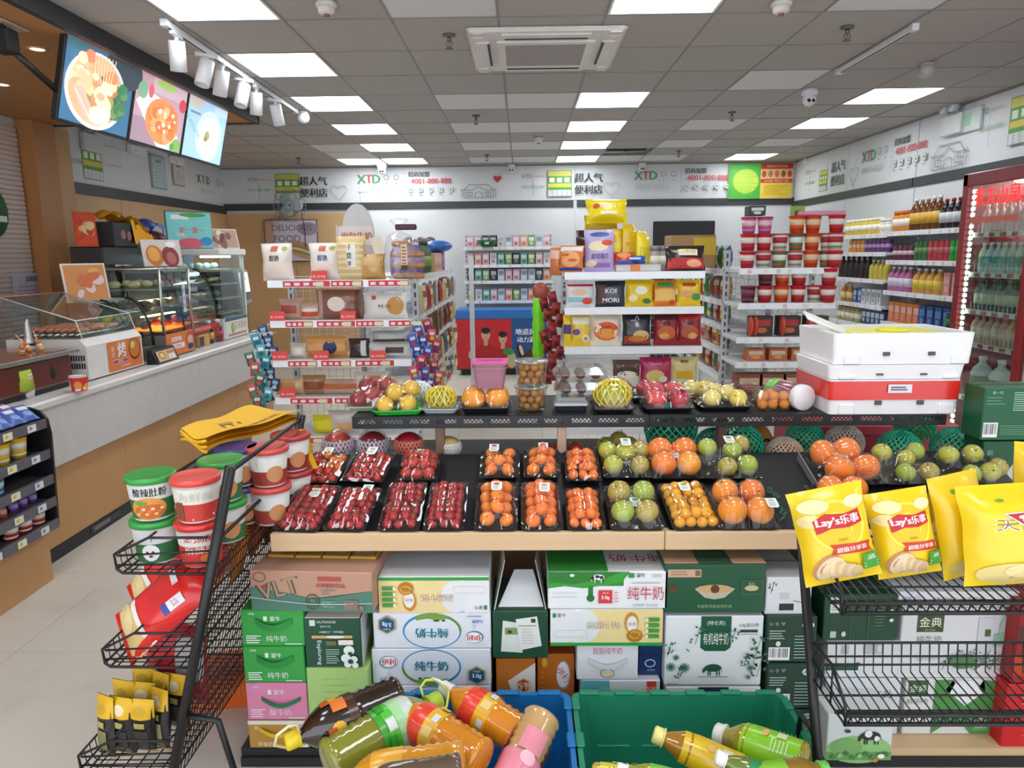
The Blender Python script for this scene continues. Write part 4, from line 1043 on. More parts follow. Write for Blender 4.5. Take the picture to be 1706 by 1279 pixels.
# clear clamshell boxes with dark fruit, stacked
def clamshell(px, py, Y, z, w, d, h, label, fr, sq=1.):
 c = V((HX(px, Y, py), Y, z)); t = thing('clear_box', label, 'box', c)
 m = MB(); rrect(m, [(w * .44, d * .44, 0, .015), (w / 2, d / 2, h * .45, .02)], CL, True, False); m.build('tray', t)
 m = MB(); rrect(m, [(w * .51, d * .51, h * .45, .02), (w * .51, d * .51, h * .5, .02), (w * .42, d * .42, h * .96, .02), (w * .38, d * .38, h, .02)], clear('f4f6f4', .12, .05, .06, 'clear_lid'), False, True); m.build('lid', t)
 for x, y in fr: item(MESHD, 'dark_plum', 'dark plum in the ' + label.split(',')[0], 'plum', c + V((x, y, h * .42)), x * 50, 'dark plums in the ' + label.split(',')[0], h * .36)
MESHD = fruit_mesh('dark_plum', '5d3528', 1, .95, .1, .2, var=.2)
sp6 = [(-.062, -.03), (0, -.03), (.062, -.03), (-.062, .03), (0, .03), (.062, .03)]
clamshell(968, 650, 2.9, TZ + .058, .22, .15, .058, 'middle clear box of plums in the stack, under the wide lid', sp6)
clamshell(966, 610, 2.9, TZ + .118, .215, .15, .058, 'topmost clear box of plums, with a wide domed lid', sp6)
t = thing('clear_box', 'lowest clear flat box with a yellow sticker and dark base', 'box', (HX(950, 2.86, 670), 2.86, TZ + .002)); m = MB(); rrect(m, [(.06, .05, 0, .012), (.066, .056, .025, .012)], mat('22222c', .3)); m.build('tray', t)
m = MB(); rrect(m, [(.07, .06, .025, .012), (.068, .058, .035, .012), (.055, .045, .055, .012)], clear('e6f2fa', .2, .06, .2, 'clear_lid')); m.build('lid', t); P = Paint(flat((0, -.02, .056), (1, 0, 0), (0, 1, 0))); P.ell(.01, 0, .022, .009, 'd9c23a'); P.build('sticker', t)
# clear box of small oranges, jar on its side, bag of grapes
c = V((HX(1285, 2.85, 670), 2.85, TZ + .002)); t = thing('clear_box', 'rounded clear box of small oranges at the right of the top shelf', 'box', c); m = MB(); rrect(m, [(.062, .05, 0, .02), (.075, .06, .04, .025), (.075, .06, .045, .025), (.06, .048, .082, .02)], CL, True, True, smooth=False); m.build('box', t)
for k, (x, y, z) in enumerate([(-.045, -.03, .022), (-.005, -.03, .022), (.04, -.03, .022), (-.03, .02, .022), (.02, .02, .022), (-.04, -.02, .055), (0, -.022, .055), (.04, -.02, .055), (.0, .02, .058)]):
 item(FR('kum') if k % 3 == 9 else FR('ora'), 'small_orange', 'small orange in the rounded clear box', 'orange', c + V((x, y, z)), k, 'small oranges in the clear box', .0205)
a = V((HX(1290, 2.98, 632), 2.98, TZ + .052)); b = V((HX(1345, 2.78, 657), 2.80, TZ + .052)); d = (b - a); L = d.length; r = .05
t = thing('plastic_jar', 'clear jar of red sweets lying with its white lid towards the front', 'jar', a); t.rotation_mode = 'QUATERNION'; t.rotation_quaternion = d.to_track_quat('Z', 'Y')
MB().lathe([(0, 0), (r * .9, 0), (r * .97, .02), (r * .97, L * .8), (r * .85, L * .84)], mat('8e4a58', .25, coat=.5), 24).build('jar', t); MB().lathe([(r * .95, -.004), (r * 1.0, 0), (r * 1.0, .045), (r * .96, .05)], mat('78c45a', .3), 24).build('band', t)
m = MB(); m.lathe([(r * 1.0, L * .82), (r * 1.03, L * .84), (r * 1.03, L * .98), (r * .97, L), (0, L)], mat('e9e6e8', .4), 24); m.build('lid', t)
P = Paint(wrap([(r * .98, 0), (r * .98, L)], PI * .0));
for q in (0, 1.57, 3.14, 4.7): P.rect(q, L * .3, q + .9, L * .62, 'c9a0b4' if q else 'd9c0cc')
P.build('label', t)
t = thing('grape_bag', 'clear bag of dark red grapes behind the yellow apples', 'bag', (HX(1228, 3.0, 645), 3.02, TZ + .002)); m = MB(); r_ = random.Random(5)
for k in range(46):
 a_ = r_.random() * 6.28; q = math.sqrt(r_.random()); m.sph((.1 * q * math.cos(a_), .06 * q * math.sin(a_), .014 + (1 - q) * .05 * r_.random() + .005), .013, '7a3a3c' if k % 3 else '6a2a34', 8, 6)
m.build('grapes', t)['kind'] = 'stuff'; me, _ = film_mesh(.27, .17, .003, [(0, 0, .02), (-.06, 0, .015), (.06, 0, .015)], .055); inst('film', me, t)
# foam boxes stacked at the right
def foam_box(z, h, label, x0=1380, x1=1602, Y=2.76, d=.34, col='f0eef0', band=None, lid=False, w0=None, rz=.0, open_=False):
 xa, xb = HX(x0, Y, 640), HX(x1, Y, 640); w = xb - xa
 t = thing('foam_box', label, 'box', ((xa + xb) / 2, Y, z), rz); c = mat(col, .6, bump=.15, scale=160, var=.02); m = MB()
 lv = [(w / 2 * .97, d / 2 * .97, 0, .015), (w / 2, d / 2, h, .015)]
 if open_: lv += [(w / 2 - .022, d / 2 - .022, h, .01), (w / 2 - .024, d / 2 - .024, h * .35, .01)]
 rrect(m, lv, c, T=M.Translation((0, d / 2, 0))); m.build('box', t)
 for x in (-w * .12, w * .2): MB().box(x - .012, -.004, h * .28, x + .012, .012, h * .4, mat('55504c')).build('grip_notch', t)
 for x in (-w * .36, w * .4): MB().box(x - .03, -.005, 0, x + .03, .01, h * .3, c, bev=.004).build('foot_block', t)
 if band:
  m = MB(M.Translation((0, d / 2, 0))); rrect(m, [(w / 2 * .99 + .003, d / 2 * .99 + .003, h * .42, .016), (w / 2 + .003, d / 2 + .003, h * .96, .016)], mat(band, .25, coat=.4), False, False); m.build('tape', t)
 return t
t = foam_box(TZ + .002, .135, 'white foam box wrapped in red tape with a paper label, bottom of the stack', 1382, 1602, Y=2.72, band='e2271c'); P = Paint(flat((.0, -.007, .085), (1, 0, 0), (0, 0, 1))); P.rect(-.03, 0, .06, .033, 'e9e4ea'); P.lines(-.02, .008, .05, .026, 2, .006, '7a6a8a', .2); P.build('label', t)
foam_box(TZ + .139, .055, 'thin white foam lid between the red-taped and the open box', 1378, 1606, Y=2.72)
t = foam_box(TZ + .196, .118, 'open white foam box with yellow lining, top of the stack', 1384, 1618, Y=2.72, open_=True, d=.36)
MB().box(-.16, .06, .1, .2, .3, .112, mat('e3dc5a', .5), bev=.01).build('liner', t)
MB(M.Translation((-.19, .18, .12)) @ M.Rotation(-.1, 4, 'Y') @ M.Rotation(.5, 4, 'Y') @ M.Rotation(.3, 4, 'X')).box(-.13, -.04, 0, .13, .04, .01, mat('eceae4', .6), bev=.003).build('flap', t)
m = MB(M.Translation((.02, .14, .112))); m.lathe([(.06, 0), (.05, .012), (0, .016)], mat('e8dd2c', .4), 18); m.build('round_tag', t)

# ================================================================ cartons under and beside the stand
def pbox(name, label, px0, py0, px1, py1, Y, d, c, front=None, top=None, side=None, rz=0., cat='box', c_top=None, seam=True, left=None, z0=None, z1=None):
 pm = (px0 + px1) / 2; x0, x1 = HX(px0, Y, (py0 + py1) / 2), HX(px1, Y, (py0 + py1) / 2)
 za = HZ(py1, Y, pm) if z0 is None else z0; zb = HZ(py0, Y, pm) if z1 is None else z1
 t = carton(name, label, cat, x1 - x0, d, zb - za, c, front, top, side, None, c_top, seam, left)
 return place(t, ((x0 + x1) / 2, Y, za), rz)
def hexa(P, u, v, r, c): P.poly([(u + r * math.sin(k * PI / 3), v + r * math.cos(k * PI / 3)) for k in range(6)], c)
def barcode(P, u, v, w, h, seed=1, bg='f2f2f2', fg='3a3a3a'):
 P.rect(u, v, u + w, v + h, bg); r = random.Random(seed); P.up(); x = u + w * .06
 while x < u + w * .92:
  q = w * r.choice((.015, .03, .045)); P.line(x, v + h * .2, x, v + h * .92, q, fg); x += q + w * r.choice((.02, .035, .05))
def flower(P, u, v, r, c, c2='f2f4f4', n=10):
 P.up()
 for k in range(n):
  a = 2 * PI * k / n; P.line(u + .25 * r * math.cos(a), v + .25 * r * math.sin(a), u + r * math.cos(a), v + r * math.sin(a), r * .22, c2 if 0 else c)
 P.ell(u, v, r * .42, r * .42, c, 12)
def sprig(P, u, v, s, c, seed=1, n=9):
 r = random.Random(seed); P.up(); P.line(u, v, u + s * .25, v + s, .002, c)
 for k in range(n):
  a = r.uniform(.1, 1); P.ell(u + s * .25 * a + r.uniform(-.3, .3) * s, v + s * a + r.uniform(-.1, .1) * s, s * .09, s * .05, c, 7, r.random() * 3, up=False)
def cow(P, u, v, s, c1, c2=None):
 c2 = c2 or c1; P.ell(u, v, s, s * .5, c1, 18); P.ell(u - s * .2, v + s * .12, s * .4, s * .28, c2, 12); P.ell(u + s * .5, v - s * .02, s * .35, s * .3, c2, 12)
 P.poly([(u - s * .85, v + s * .2), (u - s * 1.25, v - s * .1), (u - s * 1.3, v - s * .55), (u - s * 1.05, v - s * .5), (u - s * .7, v - s * .1)], c2); P.ell(u - s * 1.16, v - s * .5, s * .13, s * .1, c1, 8)
 P.ell(u - s * .95, v + s * .18, s * .16, s * .07, c2, 8)
 for a in (-.6, -.35, .45, .75): P.rect(u + a * s - s * .07, v - s * .95, u + a * s + s * .07, v - s * .3, c2 if a in (-.35, .75) else c1, up=False)
 P.line(u + s * .95, v + s * .1, u + s * 1.1, v - s * .4, s * .06, c2)
def yili(P, w, h, fl=False):
 """white pure-milk carton print; fl turns it upside down as on the inverted box"""
 X = (lambda u: w - u) if fl else (lambda u: u); Y_ = (lambda v: h - v) if fl else (lambda v: v)
 def E(u, v, *a, **k): P.ell(X(u), Y_(v), *a, **k)
 def T(t, u, v, *a, **k): P.text(t, X(u), Y_(v), *a, flip=fl, **k)
 E(.5 * w, .5 * h, .25 * w, .5 * h, '2f8fc0', k=32); E(.5 * w, .52 * h, .235 * w, .45 * h, 'dfe4ec', k=32)
 a0 = PI if not fl else 0
 P.ring(.5 * w, .5 * h, .25 * w, .5 * h, .02 * w, '5f8f2e', 20, a0 + .0, a0 + PI * .62); P.ring(.5 * w, .5 * h, .25 * w, .5 * h, .028 * w, '6d9a34', 20, a0 + PI * .3, a0 + PI * .7)
 P.poly([(X(.36 * w), Y_(.14 * h)), (X(.45 * w), Y_(.2 * h)), (X(.55 * w), Y_(.13 * h)), (X(.64 * w), Y_(.2 * h)), (X(.6 * w), Y_(.06 * h)), (X(.5 * w), Y_(.01 * h)), (X(.4 * w), Y_(.06 * h))], '7fa040')
 for u in (.4, .45, .47): E(u * w, .2 * h, .016 * w, .03 * h, '3a5a2a', k=8)
 T('纯牛奶', .5 * w, .55 * h, .27 * h, '1f7a8a', bold=.03)
 E(.14 * w, .66 * h, .075 * w, .17 * h, '2a8a9a', k=22); E(.145 * w, .67 * h, .069 * w, .15 * h, 'eef0f2', k=22); T('伊利', .142 * w, .67 * h, .17 * h, 'd02a3a', bold=.03)
 T('凸', .14 * w, .36 * h, .1 * h, '7fc0d8'); T('大品牌', .11 * w, .22 * h, .09 * h, '2a7ab0', bold=.03); P.lines(min(X(.05 * w), X(.2 * w)), min(Y_(.05 * h), Y_(.1 * h)), max(X(.05 * w), X(.2 * w)), max(Y_(.05 * h), Y_(.1 * h)), 1, .003, '8aa0b0')
 hexa(P, X(.88 * w), Y_(.3 * h), .26 * h, 'b09a5a'); hexa(P, X(.88 * w), Y_(.3 * h), .215 * h, '14547a'); T('3.0g', .88 * w, .28 * h, .14 * h, 'f2f6fa', bold=.03); T('乳蛋白', .88 * w, .42 * h, .06 * h, 'cfe0ee')
def walnut(P, w, h, fl=False):
 X = (lambda u: w - u) if fl else (lambda u: u); Y_ = (lambda v: h - v) if fl else (lambda v: v)
 def E(u, v, *a, **k): P.ell(X(u), Y_(v), *a, **k)
 def T(t, u, v, *a, **k): P.text(t, X(u), Y_(v), *a, flip=fl, **k)
 def R(a, b, c, d, col): P.rect(min(X(a), X(c)), min(Y_(b), Y_(d)), max(X(a), X(c)), max(Y_(b), Y_(d)), col)
 R(.3 * w, .1 * h, w, h, 'ecd596'); E(.3 * w, .55 * h, .14 * w, .45 * h, 'dfe3e4', k=24); R(0, .1 * h, .22 * w, h, 'e2e4e6'); R(0, 0, w, .09 * h, '2f9a3a')
 T('蒙牛', .1 * w, .85 * h, .11 * h, '4a4a4a'); R(.02 * w, .79 * h, .05 * w, .91 * h, '2a8a4a'); R(.04 * w, .25 * h, .32 * w, .44 * h, 'c9ccc8'); R(.043 * w, .26 * h, .317 * w, .43 * h, 'e2e4e2')
 T('核桃牛奶', .47 * w, .58 * h, .2 * h, '9a6a2a', bold=.05); T('核桃牛奶', .47 * w, .585 * h, .2 * h, 'f7f2e6', bold=.015); T('浓香营养', .47 * w, .36 * h, .09 * h, 'f2ead0')
 E(.72 * w, .66 * h, .06 * w, .28 * h, 'c98a3a', k=22); E(.725 * w, .62 * h, .047 * w, .22 * h, 'eee8de', k=20); T('核桃', .725 * w, .62 * h, .1 * h, '8a8a86')
 E(.75 * w, .3 * h, .07 * w, .18 * h, 'b5741e', k=18); E(.75 * w, .33 * h, .055 * w, .12 * h, 'd69a3c', k=14)
 for k in range(3): P.line(X(.7 * w + k * .03 * w), Y_(.38 * h), X(.75 * w + k * .02 * w), Y_(.27 * h), .003, '8a5a1a', True)
 for k in range(4):
  R(.86 * w, (.24 + k * .155) * h, .965 * w, (.34 + k * .155) * h, '3f9a3f'); E(.855 * w, (.29 + k * .155) * h, .014 * w, .05 * h, 'f0e6c8', k=10)
def green_mn(P, w, h, c='2f9a3e', hc='1f8a38', dark='e6f2e6', word='纯牛奶'):
 P.text('0蔗糖', .17 * w, .9 * h, .06 * h, dark); P.rect(.36 * w, .7 * h, .42 * w, .83 * h, dark); P.text('蒙牛', .55 * w, .765 * h, .13 * h, dark, bold=.03)
 P.text(word, .55 * w, .22 * h, .17 * h, dark, bold=.02); P.rect(.07 * w, .28 * h, .3 * w, .31 * h, dark); P.lines(.07 * w, .08 * h, .3 * w, .27 * h, 3, .004, dark); P.rect(.68 * w, .06 * h, .95 * w, .09 * h, 'cfe6cf')
def handle(t, x, z, L, c, lab=None, sag=.02, y=-.004, wd=.013):
 m = MB(); pts = [(x - L / 2 + L * k / 10, y - .012 * math.sin(PI * k / 10), z - sag * math.sin(PI * k / 10)) for k in range(11)]
 for a, b in zip(pts, pts[1:]):
  m.add([(a[0], a[1], a[2] - wd / 2), (b[0], b[1], b[2] - wd / 2), (b[0], b[1], b[2] + wd / 2), (a[0], a[1], a[2] + wd / 2)], [(0, 1, 2, 3)], c); m.add([(a[0], a[1] + .002, a[2] - wd / 2), (b[0], b[1] + .002, b[2] - wd / 2), (b[0], b[1] + .002, b[2] + wd / 2), (a[0], a[1] + .002, a[2] + wd / 2)], [(3, 2, 1, 0)], c)
 return m.build('carry_strap', t)
YA = 2.15
# column at the left end
t = pbox('milk_carton', 'tan milk carton with yellow strap, lowest of the coloured stack', 415, 1200, 516, 1257, YA, .3, 'b98a3a', lambda P, w, h: (P.rect(0, .86 * h, w, h, 'e6ddd2'), P.text('蒙牛', .17 * w, .74 * h, .13 * h, 'f2e6cc'), P.lines(.7 * w, .7 * h, .95 * w, .84 * h, 2, .004, 'e6d8b4'), P.text('早餐奶', .27 * w, .16 * h, .16 * h, 'f2e6cc'), barcode(P, .72 * w, .06 * h, .25 * w, .24 * h, 3)), z0=.063)
handle(t, .0, .075, .13, 'e0b91e')
t = pbox('milk_carton', 'pink milk carton with dark green strap in the coloured stack', 411, 1138, 512, 1199, YA, .3, 'dd86ab', lambda P, w, h: green_mn(P, w, h, dark='f6e2ec', word='酸牛奶')); handle(t, .015, .08, .13, '1f7a44')
t = pbox('milk_carton', 'lower of the two green milk cartons in the left stack', 406, 1077, 508, 1137, YA, .3, '37a044', lambda P, w, h: green_mn(P, w, h)); handle(t, .005, .09, .12, '228a3a', wd=.022)
t = pbox('milk_carton', 'upper of the two green milk cartons, under the brown carton', 402, 1016, 507, 1076, YA, .3, '37a044', lambda P, w, h: green_mn(P, w, h)); handle(t, .005, .09, .12, '228a3a', wd=.022)
def vlt(P, w, h):
 P.poly([(0, 0), (w, 0), (w, .55 * h), (.7 * w, .38 * h), (.48 * w, .3 * h), (.3 * w, .45 * h), (.0, .6 * h)], '4d7a68'); P.ring(.08 * w, .84 * h, .055 * w, .13 * h, .004, '8a5a48')
 P.poly([(.07 * w, .5 * h), (.19 * w, .66 * h), (.18 * w, .72 * h), (.09 * w, .62 * h)], 'b8352e')
 P.text('VLT', .23 * w, .55 * h, .42 * h, '3d5a48', rot=.25, bold=.07); P.text('VLT', .232 * w, .56 * h, .4 * h, 'b98a70', rot=.25, bold=.0)
 P.rect(.56 * w, .78 * h, .75 * w, .88 * h, 'b04a44'); P.text('水果酸奶饮品', .66 * w, .67 * h, .11 * h, 'b04a44', .24 * w, bold=.03); P.text('乳酸菌饮料', .64 * w, .55 * h, .07 * h, '6d8a72'); P.text('配料表', .62 * w, .46 * h, .06 * h, '6d8a72')
 P.ring(.51 * w, .25 * h, .06 * w, .2 * h, .004, '3d5a48'); P.ring(.51 * w, .25 * h, .035 * w, .12 * h, .003, '3d5a48'); P.text('营养', .62 * w, .22 * h, .12 * h, '8fb09a'); P.lines(.6 * w, .12 * h, .72 * w, .3 * h, 3, .004, '7fa08c')
 P.rect(.77 * w, .08 * h, .88 * w, .32 * h, 'b06a60'); P.lines(.775 * w, .09 * h, .875 * w, .31 * h, 6, .003, '5d7a6a', 0); P.ell(.91 * w, .14 * h, .02 * w, .06 * h, 'a86a60')
t = pbox('drink_carton', 'open brown drink carton with gold inner packs, on the green cartons', 415, 952, 622, 1018, YA - .01, .34, 'b98d77', vlt, seam=False, rz=-.06)
m = MB(); w_, h_ = .41, .14
me = None
for k in range(4):
 x = -.18 + k * .093
 q = MB().box(x, .1, .135, x + .088, .31, .145, 'c89a3c', bev=.003); o = q.build('inner_pack', t)
 P = Paint(flat((x + .012, .13, .1455), (1, 0, 0), (0, 1, 0))); barcode(P, 0, 0, .06, .06, k, 'cfd2d2', '8a8f92'); P.build('barcode', o)
MB().tube([(-.2, -.004, .045), (-.1, -.006, .035), (0, -.006, .027), (.1, -.006, .03), (.2, -.004, .034)], .0012, 'd9dcd6', 4).build('string', t)
def explor(P, w, h):
 P.rect(.1 * w, .85 * h, .2 * w, .97 * h, 'cfd8d0'); P.text('OUTDOOR', .4 * w, .93 * h, .05 * h, 'e6ece6'); P.text('营养牛奶', .38 * w, .84 * h, .05 * h, 'b8cabc'); P.text('AI智能工厂  守护健康', .48 * w, .73 * h, .045 * h, 'e0e8e0', .7 * w)
 P.rect(.13 * w, .6 * h, .85 * w, .66 * h, 'c9a468'); P.ell(.55 * w, .63 * h, .16 * w, .03 * h, 'e6e0d2'); P.text('Exploring', .25 * w, .31 * h, .1 * h, 'e6ece6', wfit=.5 * h, rot=-PI / 2)
 P.rect(.38 * w, .46 * h, .56 * w, .55 * h, '6d6a4a'); P.rect(.6 * w, .47 * h, .86 * w, .57 * h, 'e6ddd6'); P.lines(.37 * w, .08 * h, .62 * w, .4 * h, 7, .003, 'a8c0b0')
 for u, v, r in ((.78, .36, .1), (.72, .2, .09), (.86, .18, .07), (.75, .08, .07), (.88, .06, .06)): P.ell(u * w, v * h, r * w, r * h, 'e6ece6', 9)
 P.ell(.8 * w, .3 * h, .04 * w, .04 * h, '154a34', 8); P.ell(.8 * w, .14 * h, .05 * w, .05 * h, '154a34', 8)
pbox('milk_carton', 'dark green carton with vertical white lettering beside the green cartons', 508, 1030, 602, 1111, YA - .005, .28, '154a34', explor, seam=False, c_top='e6e2e0', side=lambda P, w, h: (P.rect(0, 0, w, h, 'd2d4d6'), P.poly([(.05 * w, 0), (.9 * w, 0), (.6 * w, .4 * h), (.3 * w, .25 * h)], '8fae58'), P.ell(.4 * w, .6 * h, .14 * w, .15 * h, '7fae6a')))
pbox('milk_carton', 'light green carton under the dark green one with vertical lettering', 512, 1112, 615, 1186, YA, .28, 'a8cc78', lambda P, w, h: (P.lines(.25 * w, .35 * h, .8 * w, .9 * h, 7, .003, '98bd68'), barcode(P, .06 * w, .03 * h, .3 * w, .24 * h, 5)), z0=.065)
# white cartons
YB2 = 2.19
def fl(f): return lambda P, w, h: f(P, w, h, True)
pbox('milk_carton', 'white pure milk carton at the foot of the white stack, mostly hidden by bottles', 622, 1142, 818, 1204, YB2, .25, 'e2e5ec', yili)
pbox('milk_carton', 'white pure milk carton lying the right way up, between two others', 620, 1081, 818, 1141, YB2, .25, 'e2e5ec', yili)
pbox('milk_carton', 'white pure milk carton turned upside down under the yellow walnut carton', 622, 1021, 818, 1080, YB2, .25, 'e2e5ec', fl(yili))
pbox('milk_carton', 'yellow walnut milk carton turned upside down, top of the white stack', 631, 961, 815, 1020, YB2, .3, 'eeeef0', fl(walnut), seam=False, c_top='e6e6e8')
# dark green carton with papers and open white flaps
t = pbox('milk_carton', 'dark green carton with two taped leaflets and open white flaps', 821, 1018, 913, 1096, YB2, .26, '1d4a34', seam=False)
P = Paint(flat((-.085, 0, .0), (1, 0, 0), (0, 0, 1)))
P.poly([(.02, .025), (.092, .02), (.085, .125), (.028, .135)], 'd6dcd6'); P.rect(.034, .085, .08, .11, '7f9a62'); P.ell(.05, .095, .008, .006, '3a4a2a'); P.poly([(.085, .03), (.155, .045), (.14, .15), (.07, .14)], 'dde2de'); P.rect(.12, .128, .135, .142, '3a3f3c'); P.rect(.078, .115, .138, .119, '8fae7a'); P.lines(.09, .05, .135, .11, 6, .002, 'b8a8b0'); P.build('leaflet', t)
m = MB()
hh = .150; a = MB()
for pts in ([(-.085, 0, hh), (.085, 0, hh), (.045, .16, hh + .09), (-.02, .16, hh + .09)],):
 m.add(pts + [(p[0], p[1] + .003, p[2] - .003) for p in pts], [(0, 1, 2, 3), (7, 6, 5, 4), (0, 4, 5, 1), (1, 5, 6, 2), (2, 6, 7, 3), (3, 7, 4, 0)], 'e2e4e6')
m.build('front_flap', t)
for s, c in ((-1, 'c9c6b8'), (1, 'b8b2ae')):
 m = MB(); pts = [(s * .087, .0, hh), (s * .087, .25, hh), (s * .06, .25, hh + .15), (s * .05, .1, hh + .15)]
 m.add(pts + [(p[0] + s * .003, p[1], p[2]) for p in pts], [(0, 1, 2, 3), (7, 6, 5, 4), (0, 4, 5, 1), (1, 5, 6, 2), (2, 6, 7, 3), (3, 7, 4, 0)], c); m.build('side_flap', t)
def orange(P, w, h, hexi):
 P.ell(.5 * w, .0, .42 * w, .3 * h, 'e6e2d8', k=24); P.ell(.5 * w, -.04 * h, .34 * w, .26 * h, 'e8b43a', k=24)
 if hexi: P.poly([(.3 * w, .72 * h), (1 * w, .96 * h), (1 * w, .45 * h), (.6 * w, .32 * h), (.45 * w, .5 * h)], 'e9e2da'); hexa(P, .7 * w, .66 * h, .2 * w, 'd9903a'); hexa(P, .7 * w, .66 * h, .165 * w, 'b83a24'); P.text('谷物', .7 * w, .66 * h, .1 * h, 'f0d8c0', bold=.03)
 else: P.ell(.7 * w, .73 * h, .19 * w, .19 * h, 'a8a0b8'); P.ell(.69 * w, .735 * h, .17 * w, .17 * h, 'ecebee'); P.text('伊利', .69 * w, .74 * h, .1 * h, 'c83a5a', rot=-.9, bold=.02); P.ell(.2 * w, .9 * h, .08 * w, .06 * h, 'e8b030'); P.lines(.1 * w, .4 * h, .18 * w, .8 * h, 6, .003, 'e8a04a'); P.text('谷粒', .65 * w, .16 * h, .1 * h, '7a3a10', bold=.03)
pbox('cereal_milk_carton', 'orange carton with a red hexagon badge, under the leaflet carton', 827, 1098, 892, 1200, YB2 + .03, .2, 'c9762a', lambda P, w, h: orange(P, w, h, True), z0=.063)
pbox('cereal_milk_carton', 'orange carton with an oval logo, beside the hexagon one', 895, 1090, 957, 1200, YB2 + .06, .14, 'c66f24', lambda P, w, h: orange(P, w, h, False), z0=.063, c_top='a8541c')
# middle stack
def meng(P, w, h):
 P.rect(0, .62 * h, .63 * w, h, '2f8a30'); P.poly([(0, .66 * h), (0, .56 * h), (.14 * w, .62 * h), (.3 * w, .56 * h), (.5 * w, .66 * h), (.62 * w, .74 * h), (.68 * w, h), (.4 * w, h)], '3a9a36'); P.poly([(0, .75 * h), (.2 * w, .66 * h), (.45 * w, .8 * h), (.62 * w, 1 * h), (0, h)], '2a7a2c')
 P.rect(.335 * w, .35 * h, .375 * w, .62 * h, '2a7a34'); P.ell(.355 * w, .3 * h, .033 * w, .1 * h, '257030', 14); cow(P, .42 * w, .86 * h, .05 * w, 'f0f0ee', '2e2e2e'); P.ell(.2 * w, .92 * h, .02 * w, .04 * h, 'eef0ea', 8)
 P.rect(.42 * w, .17 * h, .535 * w, .52 * h, 'd9363f'); P.text('3.0g', .478 * w, .32 * h, .12 * h, 'f6ecec', bold=.03, wmax=.1 * w); P.text('蛋白质', .478 * w, .45 * h, .05 * h, 'f2d0d0'); P.lines(.55 * w, .18 * h, .59 * w, .5 * h, 4, .003, 'd98a90')
 P.rect(.665 * w, .86 * h, .715 * w, .98 * h, '2a8a5a'); P.text('蒙牛', .77 * w, .92 * h, .1 * h, '4a4a4a', bold=.03)
 for k in range(2): P.ring((.88 + k * .04) * w, .91 * h, .018 * w, .04 * h, .002, 'a8a8a8', 12)
 P.lines(.69 * w, .68 * h, .93 * w, .76 * h, 1, .003, 'a8b0b0', .05); P.text('纯牛奶', .81 * w, .45 * h, .36 * h, 'c8404e', wfit=.3 * w); P.text('自然营养  天天品质', .81 * w, .13 * h, .07 * h, '8a9090', .3 * w); P.lines(.03 * w, .3 * h, .24 * w, .5 * h, 2, .002, 'c2c8cc', 0)
pbox('milk_carton', 'green and white pure milk carton, top of the middle stack', 913, 952, 1113, 1014, YB2, .32, 'e6e8ea', meng, lambda P, w, d: (P.rect(0, 0, .5 * w, d, '2f8a34'), P.text('纯牛奶', .78 * w, .1, .06, 'c8404e', flip=True)), seam=False)
pbox('milk_carton', 'yellow walnut milk carton the right way up in the middle stack', 917, 1015, 1104, 1075, YB2, .28, 'eeeef0', walnut, seam=False)
t = pbox('milk_carton', 'white skim milk carton with a white handle under the walnut carton', 961, 1076, 1063, 1132, YB2 + .01, .2, 'e0e2e6', lambda P, w, h: (P.text('脱脂纯牛奶', .5 * w, .86 * h, .2 * h, 'c06a7a', wfit=.48 * w), P.ring(.5 * w, .2 * h, .12 * w, .14 * h, .003, '7aa08a', 18), P.ell(.5 * w, .2 * h, .09 * w, .09 * h, 'e8dcae', 14))); handle(t, 0, .075, .13, 'd2d4d8', wd=.016)
pbox('milk_carton', 'navy blue carton with a silver oval beside the skim milk', 1064, 1076, 1102, 1132, YB2 + .04, .2, '1d3566', lambda P, w, h: (P.rect(0, .74 * h, w, .76 * h, '10224a'), P.ring(.5 * w, .5 * h, .24 * w, .12 * h, .004, 'b8c4d8'), P.text('安慕希', .55 * w, .3 * h, .07 * h, '8fa4c8')))
pbox('milk_carton', 'teal and white carton with a red ribbon, behind the green crate', 968, 1133, 1099, 1200, YB2 + .01, .2, 'd9dde4', lambda P, w, h: (P.rect(0, 0, .36 * w, h, '5fb0b8'), P.ell(.3 * w, .7 * h, .12 * w, .2 * h, '7fc4c4'), P.poly([(.83 * w, .99 * h), (.95 * w, .99 * h), (.95 * w, .6 * h), (.89 * w, .68 * h), (.83 * w, .6 * h)], 'd0402c'), P.text('高钙', .89 * w, .84 * h, .12 * h, 'f2d8c8'), P.text('臻浓牛奶', .6 * w, .35 * h, .14 * h, '2a3a6a', bold=.02)), z0=.063)
# right stack
def dkgreen(P, w, h):
 P.rect(.03 * w, .74 * h, .36 * w, .9 * h, 'c9a486'); P.lines(.06 * w, .77 * h, .28 * w, .88 * h, 2, .003, '8a6a52'); P.rect(.3 * w, .77 * h, .35 * w, .88 * h, '7a5a44')
 P.poly([(.3 * w, .5 * h), (.36 * w, .56 * h), (.62 * w, .56 * h), (.7 * w, .5 * h), (.6 * w, .32 * h), (.5 * w, .28 * h), (.4 * w, .32 * h)], 'b8b09a'); P.ell(.5 * w, .5 * h, .17 * w, .09 * h, 'c9a070', 20); P.text('· · ·', .5 * w, .5 * h, .03, '5a3a22')
 P.text('专属牧场高品质奶源', .5 * w, .14 * h, .07 * h, '9ab08a', .36 * w); P.rect(.76 * w, .38 * h, .97 * w, .68 * h, '5a7a5e'); P.rect(.765 * w, .39 * h, .965 * w, .67 * h, '1f5236'); P.ell(.86 * w, .52 * h, .07 * w, .06 * h, 'c9b48a', 10); P.text('有机', .86 * w, .61 * h, .06 * h, 'b8c4a8')
